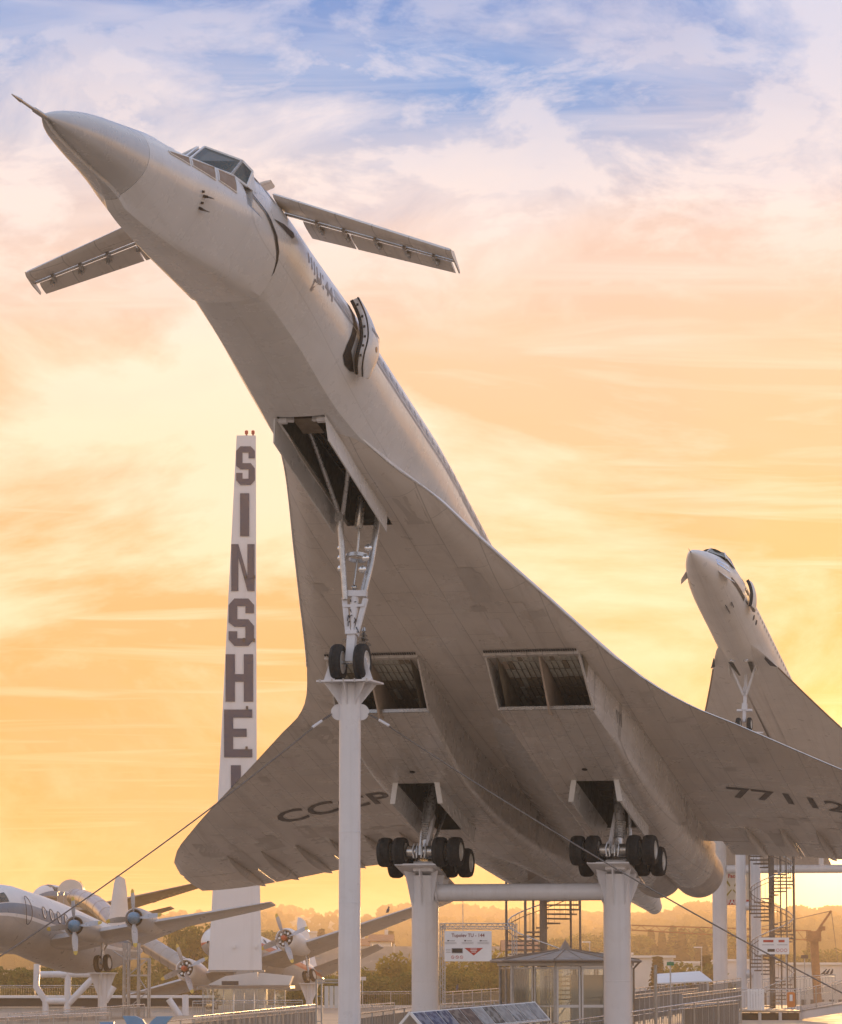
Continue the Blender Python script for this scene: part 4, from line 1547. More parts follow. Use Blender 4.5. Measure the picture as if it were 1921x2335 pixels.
    mb.loft([[a[0], b[0]] for a, b in zip(ro, ri)], closed=False, cap=False); mb.loft([[a[-1], b[-1]] for a, b in zip(ro, ri)], closed=False, cap=False)
    mb.build('door_leaf', P2, dr, 40)
    mb = MB(); mb.loft([[onf(9.24, dg, .14), onf(9.24, dg, .32)] for dg in np.linspace(56, 108, 10)], closed=False, cap=False); mb.build('door_seal', M_SEAL, dr)
    # ogival wing
    ly = [.5, 1.2, 1.5, 2.05, 2.9, 3.9, 4.9, 6, 7.4, 9, 10.6, 12, 12.6, 12.75]
    ls = [12.6, 14.2, 15.3, 17.6, 20.9, 24.6, 28.2, 31.8, 35.8, 40, 44, 48, 50.8, 52.6]
    lz = smooth_tab([.5, 1.2, 1.5, 2.05, 2.9, 3.9, 4.9, 7, 10, 12.75], [-1.25, -1.28, -1.3, -1.42, -1.65, -1.9, -2.1, -2.3, -2.4, -2.4])
    le = smooth_tab(ly, ls)
    for side in (1, -1):
        mb = MB(); lo, up = [], []
        ys = [.5, .8, 1.2, 1.35, 1.5, 1.75, 2, 2.5, 3, 3.5, 4, 4.5, 5, 5.5, 6, 6.6, 7.2, 8, 9, 10, 11, 12, 12.5, 12.75]
        us = [0, .005, .015, .035, .07, .12, .2, .3, .45, .6, .8, 1]
        for y in ys:
            a, rl, ru = le(y), [], []
            for u in us:
                s = lerp(a, 54, u)
                z0 = lerp(lz(y), -2.0 - .03 * y, u)
                th = tab(y, [1.2, 5, 12.75], [.75, .45, .08])
                q = math.sin(PI * u ** .6)
                rl.append(T(s, side * y, z0 - th * .42 * q)); ru.append(T(s, side * y, z0 + th * .58 * q))
            lo.append(rl); up.append(ru)
        mb.loft(lo, closed=False, cap=False); mb.loft(up, closed=False, cap=False)
        mb.build('wing', P2, root, 40)
        mb = MB(); pts = [T(le(y) + .01, side * y, lz(y)) for y in np.linspace(1.9, 12.4, 40)]
        mb.tube(pts, .05, 6); mb.build('leading_edge_strip', mat('edge_brown', (.34, .24, .16), .5), root, 60)
        mb = MB(); mb.plate([T(15.0, side * 1.5, -1.45), T(16.6, side * 1.95, -1.5), T(16.0, side * 1.6, -1.62), T(15.0, side * 1.45, -1.6)], .03); mb.build('root_intake', M_DARK, root)
        # main gear
        mb = MB(); mb.tube([T(35.3, side * 3.86, -1.5), T(35.3, side * 3.86, -4.6)], .14, 10); mb.build('main_strut', M_STEEL, root, 40)
    # nose gear
    ng = empty('nose_gear'); ng.parent = root
    mb = MB(); mb.tube([T(17.2, 0, -1.6), T(17.2, 0, -4.6)], [.11, .11], 12); mb.tube([T(17.2, 0, -2.5), T(17.2, 0, -2.8)], .15, 12); mb.box(T(17.2, 0, -3.9), (.2, .9, .12)); mb.box(T(17.2, 0, -3.7), (.3, .3, .4)); mb.build('leg', M_WHITEMETAL, ng, 40)
    for sg in (1, -1):
        mb = MB(); mb.tube([T(17.1, sg * .08, -3.0), T(16.2, sg * .75, -1.45)], .07, 10); mb.build('side_brace', M_WHITEMETAL, ng, 40)
        mb = MB(); mb.plate([T(15.6, sg * .72, -1.5), T(16.9, sg * .72, -1.55), T(16.8, sg * .82, -2.0), T(16.2, sg * .82, -1.95)], .03); mb.build('gear_door', P2, ng)
    mb = MB(); mb.add([T(15.3, -.7, -1.62), T(15.3, .7, -1.62), T(17.4, .45, -1.67), T(17.4, -.45, -1.67)], [(0, 1, 2, 3)]); mb.build('wheel_bay', M_BAY, ng)
    wheel(ng, [(17.2, -.32, -4.75), (17.2, .32, -4.75)], .40, .26)
    mb = MB()
    mb.loft([[T(41, 0, 1.0), T(46, .2, 1.2), T(58, .03, 1.6), T(46, -.2, 1.2)], [T(53, 0, 6.5), T(55, .08, 6.5), T(58.5, .02, 6.5), T(55, -.08, 6.5)]]); mb.build('tail_fin', P2, root)
    return M2


M2 = second_jet()


def second_supports():
    # twin posts under the nose wheels
    w = M2 @ Vector((17.2, 0, -4.75))
    Y = w.y
    root = empty('support_pillar', (at(1709, 2237, Y).x, Y, 0))
    tag(root, 'pair of slim white posts joined by round knuckles, standing on the raised platform', 'pillar', 'jet support pillars')
    for sx in (-.42, .42):
        mb = MB(); mb.lathe((sx, 0, 0), (sx, 0, 1), [(0, .30), (w.z - .6, .30)], 28); mb.build('post', M_WHITEMETAL, root, 40)
    for py in (2066, 2220):
        mb = MB(); mb.sphere((0, 0, at(1709, py, Y).z), .30, 18, 10, (1, 1, .85)); mb.build('knuckle', M_WHITEMETAL, root, 60)
    mb = MB(); mb.box((0, 0, w.z - .5), (1.8, 1.4, .08)); mb.build('cap_plate', M_WHITEMETAL, root)
    # main pillar with branching top and the long tube
    for side, lab in ((-1, 'white pillar with flared top beside the round engine nozzle'), (1, None)):
        w2 = M2 @ Vector((35.3, -side * 3.86, -5.2))
        if side > 0: continue
        w2.x = at(1642, 2100, w2.y).x
        root = empty('support_pillar', (w2.x, w2.y, 0))
        tag(root, lab, 'pillar', 'jet support pillars')
        mb = MB(); mb.lathe((0, 0, -2), (0, 0, 1), [(0, .45), (w2.z + 1.2, .45), (w2.z + 2.4, 1.0), (w2.z + 2.5, 1.0)], 36); mb.build('shaft', M_WHITEMETAL, root, 40)
        a = Vector((w2.x, w2.y, at(1650, 1982, w2.y).z))
        b = a + Vector((14, -1.5, 0))
        tb = empty('cross_tube', a)
        tag(tb, 'horizontal tube glowing in the low sun behind the spiral stair', 'beam')
        d = (b - a).normalized()
        mb = MB(); mb.tube([d * .44, d * 14], .26, 24); mb.build('tube', M_WHITEMETAL, tb, 40)
        q = at(1873, 1960, w2.y - .7) - a
        mb = MB(); mb.tube([Vector((q.x, q.y, .2)), Vector((q.x, q.y, 1.5))], .16, 16); mb.build('stub_post', M_WHITEMETAL, tb, 40)


second_supports()
# ------------------------------------------------------------------ ground, hills, roof deck
M_DECK = mat('roof_concrete', (0.45, 0.335, 0.235), 0.8, 0, 0.18, 0.35, bump=0.2, bscale=8)
M_LAND = mat('meadow', (0.26, 0.19, 0.08), 0.9, 0, 0.35, 0.012, dirt=(0.7, (0.07, 0.08, 0.03), 0.008))  # albedo raised so the land colour carries the hills' hazy glow
M_LEAF = mat_leaf('leaf_olive', (0.11, 0.12, 0.03), 1.8)
M_LEAF2 = mat_leaf('leaf_yellowing', (0.20, 0.17, 0.04), 1.8)
M_NEEDLE = mat_leaf('needle_dark', (0.05, 0.05, 0.02), 1.5)
M_BARK = mat('bark', (0.08, 0.06, 0.045), 0.9, 0, 0.3, 3.0)
M_ROOFW = mat('white_sheet_roof', (0.72, 0.70, 0.68), 0.45, 0, 0.06, 0.3)
M_WALLW = mat('white_render', (0.66, 0.63, 0.60), 0.8, 0, 0.08, 0.4)
M_TILE_R = mat('roof_tile_red', (0.25, 0.10, 0.06), 0.8, 0, 0.2, 0.5)
M_GREYW = mat('grey_concrete', (0.36, 0.34, 0.32), 0.75, 0, 0.12, 0.8)
M_BLUE = mat('blue_panel', (0.10, 0.22, 0.42), 0.4, 0, 0.1, 2)
M_SKYBLUE = mat('sky_blue_paint', (0.16, 0.36, 0.60), 0.35, 0, 0.06, 2)
M_GLASS = mat_glass('clear_glass', (.93, .95, .93), .02, .86)
M_SIGNW = mat('sign_white', (0.80, 0.79, 0.78), 0.45, 0, 0.03, 2)
M_RED = mat('sign_red', (0.45, 0.04, 0.03), 0.45, 0, 0.05, 2)
M_BLACK = mat('black_fascia', (0.03, 0.028, 0.026), 0.5, 0, 0.2, 1)
M_RUST = mat('crane_orange', (0.32, 0.13, 0.05), 0.6, 0, 0.2, 2)
M_RAIL = mat('rail_stainless', (0.60, 0.58, 0.55), 0.25, 0.8, 0.12, 3)
M_FRAMEW = mat('window_frame_white', (0.74, 0.73, 0.72), 0.4, 0, 0.05, 2)
M_ZINC = mat('zinc_roof', (0.28, 0.22, 0.17), 0.6, 0.1, 0.15, 1.5)


def struct(name, mb, m, smooth=0):
    o = mb.build(name, m, None, smooth)
    o['kind'] = 'structure'
    return o


DECK_Z = -0.35
mb = MB(); mb.add([(-90, -60, DECK_Z), (90, -60, DECK_Z), (90, 305, DECK_Z), (-90, 305, DECK_Z)], [(0, 1, 2, 3)])
mb.add([(-90, 305, DECK_Z), (90, 305, DECK_Z), (90, 305, -10), (-90, 305, -10)], [(0, 1, 2, 3)])
struct('roof_deck', mb, M_DECK)

RIDGE = smooth_tab([-800, -200, 200, 480, 640, 760, 860, 960, 1080, 1180, 1320, 1460, 1520, 1580, 1650, 1760, 1921, 2300, 3000],
                   [2080, 2085, 2095, 2082, 2074, 2090, 2092, 2086, 2092, 2100, 2104, 2106, 2102, 2084, 2078, 2082, 2090, 2095, 2085])


def land_z(x, y):
    px = 960.5 + FPX * x / max(y, 200)
    top = EYE + 1900 * (2237 - RIDGE(px)) / FPX - 3.0
    base = tab(y, [0, 330, 480, 700, 1000, 1400, 1900, 2300, 3200], [-10, -10, -8.5, -4, 5, top * .60, top, top * .9, top * .5])
    return base + 1.2 * math.sin(x * .013 + y * .004) * tab(y, [300, 600], [0, 1])


mb = MB()
rows = []
for y in [-300, 0, 150, 306, 350, 420, 500, 600, 700, 800, 900, 1000, 1150, 1300, 1500, 1700, 1800, 1900, 2000, 2150, 2400, 2800, 3300]:
    wx = 700 if y < 900 else 900
    rows.append([(x, y, land_z(x, y)) for x in np.linspace(-wx, wx, 91)])
mb.loft(rows, closed=False, cap=False)
struct('ground', mb, M_LAND, 60)

# ------------------------------------------------------------------ trees


def leaf_crown(n, blobs, size, rnd):
    """Leaf quads spread through the volume of several blobs: (cx, cy, cz, rx, ry, rz)."""
    mb = MB()
    tot = sum(b[3] * b[4] * b[5] for b in blobs)
    for b in blobs:
        k = max(8, int(n * (b[3] * b[4] * b[5]) / tot))
        for _ in range(k):
            d = Vector((rnd.gauss(0, 1), rnd.gauss(0, 1), rnd.gauss(0, 1))).normalized()
            r_ = rnd.random() ** .38
            c = Vector((b[0] + d.x * b[3] * r_, b[1] + d.y * b[4] * r_, b[2] + d.z * b[5] * r_))
            a = Vector((rnd.gauss(0, 1), rnd.gauss(0, 1), rnd.gauss(0, 1))).normalized()
            e = a.cross(d)
            if e.length < .1: continue
            e.normalize()
            s = size * rnd.uniform(.6, 1.5)
            mb.add([c - a * s, c + e * s * .55, c + a * s, c - e * s * .55], [(0, 1, 2, 3)])
    return mb


TREE_KIND = {}


def tree_mesh(kind):
    if kind in TREE_KIND: return TREE_KIND[kind]
    rnd = random.Random(hash(kind) % 1000 if False else sum(map(ord, kind)))
    tr = MB()
    if kind == 'conifer':                      # unit height 1
        tr.tube([(0, 0, 0), (0, 0, .96)], [.022, .004], 7)
        mb = MB()
        for k in range(17):
            z = .12 + k * .05
            z00 = z
            r_ = .215 * (1 - z) + .016
            nb = 24
            for j in range(nb):
                a = j * 2 * PI / nb + k * .7 + rnd.uniform(-.2, .2)
                L = r_ * rnd.uniform(.7, 1.15)
                d = Vector((math.cos(a), math.sin(a), -.35)); e = Vector((-math.sin(a), math.cos(a), 0))
                p = Vector((0, 0, z00 + rnd.uniform(-.03, .03)))
                for t0, t1 in ((.15, .5), (.4, .75), (.65, 1.0)):
                    w = .036 * (1.15 - t0) + .008
                    dz = Vector((0, 0, rnd.uniform(-.012, .012)))
                    mb.add([p + d * L * t0 + dz, p + d * L * (t0 + t1) / 2 + e * w, p + d * L * t1 - Vector((0, 0, .02)), p + d * L * (t0 + t1) / 2 - e * w], [(0, 1, 2, 3)])
        cr, m = mb, M_NEEDLE
    else:
        bl = []
        tr.tube([(0, 0, 0), (.01, 0, .22), (0, .01, .5), (.02, 0, .8)], [.035, .026, .016, .004], 8)
        for k in range(20):
            a = rnd.uniform(0, 6.28); z = rnd.uniform(.30, .90)
            w = .33 * math.sin(PI * min(.98, (z - .12) / .88)) ** .7
            r0 = rnd.uniform(.3, 1) * w
            bl.append((math.cos(a) * r0, math.sin(a) * r0, z, rnd.uniform(.08, .16), rnd.uniform(.08, .16), rnd.uniform(.07, .13)))
            tr.tube([(0, 0, z * .6), (math.cos(a) * r0 * .6, math.sin(a) * r0 * .6, z * .85), (math.cos(a) * r0, math.sin(a) * r0, z)], [.012, .008, .003], 5)
        n = {'near': 7000, 'willow': 7000, 'broad': 1900}[kind]
        cr = leaf_crown(n, bl, {'near': .016, 'willow': .017, 'broad': .028}[kind], rnd)
        if kind == 'willow':
            for _ in range(900):
                b = rnd.choice(bl)
                c = Vector((b[0] + rnd.uniform(-1, 1) * b[3], b[1] + rnd.uniform(-1, 1) * b[4], b[2] - rnd.uniform(0, 1.2) * b[5]))
                e = Vector((rnd.gauss(0, 1), rnd.gauss(0, 1), 0)).normalized() * .008
                cr.add([c - e, c + e, c + e * .3 - Vector((0, 0, .07)), c - e * .3 - Vector((0, 0, .07))], [(0, 1, 2, 3)])
        m = {'near': M_LEAF, 'willow': M_LEAF2, 'broad': M_LEAF}[kind]
    zmax = max(v[2] for v in cr.v)
    cr.v = [(v[0], v[1], v[2] / zmax) for v in cr.v]
    TREE_KIND[kind] = (tr.mesh('trunk', M_BARK, 50), cr.mesh('crown', m, 0))
    return TREE_KIND[kind]


def tree(kind, x, y, base, height, label, width=1.0, group=None, rz=0.0):
    t_, c_ = tree_mesh(kind)
    o = empty({'conifer': 'conifer_tree'}.get(kind, 'leafy_tree'), (x, y, base))
    o.scale = (height * width, height * width, height)
    o.rotation_euler = (0, 0, rz)
    tag(o, label, 'tree', group)
    place_mesh('trunk', t_, o)
    place_mesh('crown', c_, o)
    return o


def tree_px(kind, px, py_top, Y, label, base=None, width=1.0, group=None):
    p = at(px, py_top, Y)
    b = land_z(p.x, Y) - .3 if base is None else base
    return tree(kind, p.x, Y, b, p.z - b, label, width, group, (px * .37) % 6.28)


NEARG = 'trees behind the roof railing'
for kind, px, py, Y, w, lab in (('willow', 945, 2166, 330, 1.05, 'yellow-green tree left of the thick pillar, behind the railing'),
                                ('near', 872, 2200, 345, 1.1, 'low olive shrub-like tree below the road bridge'),
                                ('near', 812, 2216, 320, 1.2, 'low dark green tree just right of the slim nose pillar'),
                                ('willow', 1045, 2176, 335, 1.2, 'yellowing tree directly behind the white information sign'),
                                ('willow', 1128, 2160, 350, 1.1, 'yellowing tree between the sign and the stair'),
                                ('near', 1000, 2205, 315, 1.0, 'green tree filling the gap beside the thick pillar'),
                                ('near', 60, 2195, 330, 1.3, 'green tree under the belly of the blue-spinner airliner'),
                                ('near', 160, 2205, 340, 1.3, 'green tree behind the bent white pipe frame'),
                                ('near', 225, 2196, 350, 1.2, 'green tree beside the wheels of the blue-spinner airliner'),
                                ('near', 450, 2094, 420, .8, 'dark reddish tree beside the white slab of the pylon'),
                                ('near', 740, 2222, 325, 1.3, 'low green tree beneath the right-hand wing of the red-hub airliner')):
    tree_px(kind, px, py, Y, lab, -10, w, NEARG)
FARG = 'trees in the valley'
rnd = random.Random(3)
FT = []
for px, py, Y, kind in ((1055, 2168, 520, 'broad'), (890, 2122, 640, 'conifer'), (733, 2117, 700, 'conifer'), (620, 2118, 650, 'broad'), (800, 2150, 620, 'broad'), (1100, 2150, 600, 'broad'),
                        (1500, 2180, 430, 'conifer'), (1610, 2178, 450, 'conifer'), (1585, 2190, 440, 'broad'), (1848, 2145, 700, 'conifer'), (1880, 2160, 640, 'broad'), (1905, 2166, 620, 'broad'), (1800, 2170, 640, 'broad'),
                        (1345, 2125, 780, 'broad'), (1370, 2135, 760, 'broad'), (1400, 2122, 800, 'broad'), (1460, 2128, 760, 'broad'), (1485, 2118, 800, 'conifer'), (1510, 2122, 780, 'conifer'),
                        (1535, 2110, 800, 'conifer'), (1555, 2116, 760, 'conifer'), (1575, 2112, 800, 'broad'), (1600, 2118, 780, 'conifer'), (1625, 2115, 790, 'broad'), (1655, 2122, 780, 'broad'), (1690, 2130, 760, 'broad'), (1740, 2135, 760, 'broad'), (1290, 2135, 780, 'broad'), (1320, 2140, 740, 'broad'), (1230, 2145, 760, 'broad'), (1190, 2150, 740, 'broad')):
    FT.append((px, py, Y, kind))
FARLAB = {0: 'small tree below the hill just right of the sign', 1: 'pointed conifer beside the grey roofed house left of the thick pillar', 2: 'pointed conifer beside the far engine of the red-hub airliner', 3: 'round tree on the hillside above the pale fuselage with dark windows',
          6: 'pointed conifer in front of the pale industrial hall', 7: 'dark conifer next to the white flared pillar', 8: 'round tree between the two conifers before the pale hall', 9: 'lone pointed conifer beside the crane mast'}
ORD = ['first', 'second', 'third', 'fourth', 'fifth', 'sixth', 'seventh', 'eighth', 'ninth', 'tenth', 'eleventh', 'twelfth', 'thirteenth', 'fourteenth', 'fifteenth', 'sixteenth', 'seventeenth', 'eighteenth', 'nineteenth', 'twentieth']
rank = {k: sorted(f[0] for i, f in enumerate(FT) if i not in FARLAB and f[3] == k) for k in ('conifer', 'broad')}
for i, (px, py, Y, kind) in enumerate(FT):
    lab = FARLAB.get(i)
    if lab is None:
        lab = '%s from the left of the hazy %s in the tree row below the hill' % (ORD[rank[kind].index(px)], 'conifers' if kind == 'conifer' else 'round trees')
    g = FARG if i in FARLAB else ('hazy conifers below the hill' if kind == 'conifer' else 'hazy round trees below the hill')
    tree_px(kind, px, py, Y, lab, None, {'conifer': 1.25, 'broad': 1.35}[kind], g)

# wood along the ridge: too far to tell trees apart
mb = MB()
r2 = random.Random(11)
for k in range(900):
    px = r2.uniform(-100, 2050)
    dens = tab(px, [0, 560, 700, 860, 940, 1100, 1450, 1540, 1700, 2000], [.5, .5, .10, .25, .8, .7, .8, 1, .9, .9])
    if r2.random() > dens: continue
    Y = r2.uniform(1780, 1990)
    x = (px - 960.5) / FPX * Y
    z = land_z(x, Y)
    h = r2.uniform(3, 7.5) if px > 880 else r2.uniform(2, 5)
    for j in range(16):
        d = Vector((r2.gauss(0, 1), r2.gauss(0, .6), r2.gauss(0, 1))).normalized()
        c = Vector((x, Y, z + h * .6)) + Vector((d.x * h * .5, d.y * h * .5, d.z * h * .45))
        a = Vector((r2.gauss(0, 1), .2, r2.gauss(0, 1))).normalized(); e = Vector((a.z, 0, -a.x))
        s = h * .28
        mb.add([c - a * s, c + e * s, c + a * s, c - e * s], [(0, 1, 2, 3)])
M_WOOD = mat_leaf('woods_glow_tint', (0.16, 0.115, 0.035), 2.2)  # evening glow of the far hillside put into a raised leaf colour
o = mb.build('ridge_woods', M_WOOD, None, 0)
tag(o, 'wooded crest of the hill on the horizon', 'woods', kind='stuff')
mb = MB()
for k in range(1500):
    px = r2.uniform(-60, 2000); Y = r2.uniform(900, 1500)
    if 650 < px < 900 and r2.random() < .75: continue
    x = (px - 960.5) / FPX * Y; z = land_z(x, Y); h = r2.uniform(3.5, 7)
    for j in range(12):
        d = Vector((r2.gauss(0, 1), r2.gauss(0, .6), r2.gauss(0, 1))).normalized()
        c = Vector((x, Y, z + h * .5)) + Vector((d.x * h * .5, d.y * h * .5, d.z * h * .45))
        a = Vector((r2.gauss(0, 1), .2, r2.gauss(0, 1))).normalized(); e = Vector((a.z, 0, -a.x))
        s = h * .26
        mb.add([c - a * s, c + e * s, c + a * s, c - e * s], [(0, 1, 2, 3)])
o = mb.build('hillside_woods', M_WOOD, None, 0)
tag(o, 'scattered trees and hedges over the hazy hillside', 'woods', kind='stuff')

# ------------------------------------------------------------------ buildings in the valley


def hall(px0, px1, py_top, Y, depth, label, roof='flat', wallm=None, rows=0, cols=0, group='halls in the valley', base=None, name='industrial_hall'):
    a, b = at(px0, py_top, Y), at(px1, py_top, Y)
    z0 = land_z(a.x, Y) - 1 if base is None else base
    root = empty(name, ((a.x + b.x) / 2, Y, z0))
    tag(root, label, 'building', group)
    w, h = b.x - a.x, a.z - z0
    wm = wallm or M_WALLW
    mb = MB(); mb.box((0, depth / 2, h / 2), (w, depth, h)); mb.build('wall', wm, root)
    mb = MB()
    if roof == 'flat':
        mb.box((0, depth / 2, h + .15), (w + .6, depth + .6, .3))
        mb.build('roof', M_ROOFW, root)
    else:
        rh = min(w, depth) * .32
        mb.prism([(-w / 2 - .4, -.4, h), (w / 2 + .4, -.4, h), (w / 2 + .4, depth / 2, h + rh), (-w / 2 - .4, depth / 2, h + rh)], (0, 0, .2))
        mb.prism([(-w / 2 - .4, depth + .4, h), (w / 2 + .4, depth + .4, h), (w / 2 + .4, depth / 2, h + rh), (-w / 2 - .4, depth / 2, h + rh)], (0, 0, .2))
        mb.prism([(-w / 2, 0, h), (-w / 2, depth, h), (-w / 2, depth / 2, h + rh)], (.1, 0, 0)); mb.prism([(w / 2, 0, h), (w / 2, depth, h), (w / 2, depth / 2, h + rh)], (-.1, 0, 0))
        r_ = mb.build('roof', M_TILE_R, root)
        q = MB(); q.box((w * .25, depth * .5, h + rh + .4), (.6, .6, 1.2)); q.build('chimney', M_WALLW, r_)
    for r_ in range(rows):
        for c in range(cols):
            x = -w / 2 + (c + .5) * w / cols
            z = h * (r_ + .6) / (rows + .2)
            mb = MB(); mb.box((x, -.03, z), (w / cols * .5, .1, h / (rows + .5) * .45)); mb.build('window', M_DARK, root)
    return root


hall(1300, 1440, 2177, 520, 30, 'long low pale hall beyond the curved stair handrail', 'flat', None, 1, 8)
hall(1440, 1536, 2184, 470, 26, 'pale industrial hall with flat roof behind the thick right-hand pillar', 'flat', None, 0, 0)
hall(1532, 1622, 2197, 500, 24, 'white roofed low hall between the conifers', 'flat', None, 1, 7)
hall(1655, 1770, 2192, 520, 24, 'pale hall seen between the white posts near the stair foot', 'flat', None, 1, 6)
hall(1800, 1990, 2200, 480, 30, 'long pale hall below the crane mast at the frame edge', 'flat', None, 1, 9)
hall(845, 893, 2148, 620, 9, 'house with red gabled roof left of the thick pillar', 'gable', None, 2, 3, 'houses on the slope', name='house')
hall(790, 840, 2158, 640, 9, 'small house with red roof right of the slim pillar', 'gable', None, 1, 3, 'houses on the slope', name='house')
hall(684, 700, 2124, 720, 8, 'narrow blue building beside the far engine of the red-hub airliner', 'flat', M_BLUE, 2, 2, 'houses on the slope', name='house')
hall(700, 724, 2127, 720, 10, 'white block of flats with balconies beside the narrow blue building', 'flat', None, 4, 4, 'houses on the slope', name='house')
hall(1150, 1225, 2170, 540, 12, 'pale house behind the spiral stair', 'gable', None, 2, 4, 'houses on the slope', name='house')
# motorway with noise barrier and bridge
mb = MB(); p0, p1 = at(430, 2155, 560), at(1160, 2150, 560)
bar = empty('noise_barrier', (p0.x, 560, p0.z - 3.2)); tag(bar, 'long grey noise barrier along the road beyond the trees', 'wall')
L = p1.x - p0.x
for k in range(14):
    mb = MB(); mb.box(((k + .5) * L / 14, 0, 1.5), (L / 14 - .3, .2, 3.0)); mb.build('barrier_panel', M_GREYW, bar)
    mb = MB(); mb.box((k * L / 14, 0, 1.7), (.3, .4, 3.4)); mb.build('post', M_GALV, bar)
p0, p1 = at(380, 2190, 470), at(1100, 2188, 470)
br = empty('road_bridge', (p0.x, 470, p0.z)); tag(br, 'concrete road bridge crossing behind the trees', 'bridge')
L = p1.x - p0.x
mb = MB(); mb.box((L / 2, 4, -.7), (L, 9, 1.1)); mb.build('deck', M_GREYW, br)
mb = MB(); mb.box((L / 2, 0, .45), (L, .15, .9)); mb.build('parapet', M_GREYW, br)
for k in range(5):
    mb = MB(); mb.box(((k + .5) * L / 5, 4, -5.2), (1.2, 5, 8)); mb.build('pier', M_GREYW, br)

# crane
def crane():
    Y = 430
    b = at(1869, 2225, Y); t = at(1856, 2135, Y)
    root = empty('construction_crane', (b.x, Y, b.z)); tag(root, 'rust-coloured crane with long lattice jib near the frame edge', 'crane')
    o = b
    mb = MB(); mb.bar((0, 0, -8), t - o, .9, .9); mb.build('mast', M_RUST, root)
    mb = MB(); mb.box(t - o, (1.6, 1.4, 1.2)); mb.build('slewing_head', M_RUST, root)
    j0, j1 = at(1850, 2133, Y) - o, at(1430, 2115, Y) - o
    mb = MB()
    up = Vector((0, 0, .55))
    for c in (up, -up): mb.bar(j0 + c, j1 + c * .5, .14, .14)
    n = 26
    for k in range(n):
        a = j0.lerp(j1, k / n); c = j0.lerp(j1, (k + 1) / n)
        u = up * (1 - .5 * k / n)
        mb.bar(a - u if k % 2 else a + u, c + u if k % 2 else c - u, .07, .07)
    mb.build('jib', M_RUST, root)
    tip = at(1896, 2077, Y) - o
    mb = MB(); mb.bar(t - o, tip, .25, .25); mb.build('luffing_boom', M_RUST, root)
    mb = MB(); mb.tube([tip, at(1700, 2122, Y) - o], .05, 5); mb.tube([tip, tip + Vector((.7, 0, -6))], .04, 5); mb.build('pendant_cable', M_CABLE, root)
    mb = MB(); mb.bar(t - o, at(1875, 2118, Y) - o, .35, .35); mb.box(at(1876, 2117, Y) - o, (.6, .5, .5)); mb.build('counter_arm', M_RUST, root)


crane()
# ------------------------------------------------------------------ the propeller airliners
M_GREYP = mat('airliner_grey', (.44, .41, .38), .34, .15, .08, .8, streak=((.3, 2.5, 2.5), .3, (.36, .30, .26)), lines=(1.3, .7, .010, .14))
M_WHITEP = mat('airliner_white', (.70, .68, .66), .34, 0, .05, .8, streak=((.3, 2.5, 2.5), .2, (.48, .42, .36)))
M_BLUEP = mat('airliner_blue', (.13, .20, .28), .35, 0, .1, 1.5)
M_REDP = mat('airliner_red', (.55, .13, .06), .35, 0, .1, 1.5)
M_SILVER = mat('polished_alloy', (.38, .35, .32), .22, .85, .12, 1.2, lines=(1.2, .8, .012, .2))
M_PORT = mat('porthole_pale', (.68, .64, .60), .15, 0, .1, 2, coat=.5)
M_BLADE = mat('propeller_blade', (.40, .40, .41), .32, .4, .06, 3)
M_BLADET = mat('blade_tip_yellow', (.62, .45, .08), .45, 0, .08, 3)
M_HUBB = mat('spinner_blue', (.11, .24, .36), .3, .1, .06, 3)
M_HUBR = mat('spinner_red', (.50, .10, .04), .35, .1, .06, 3)


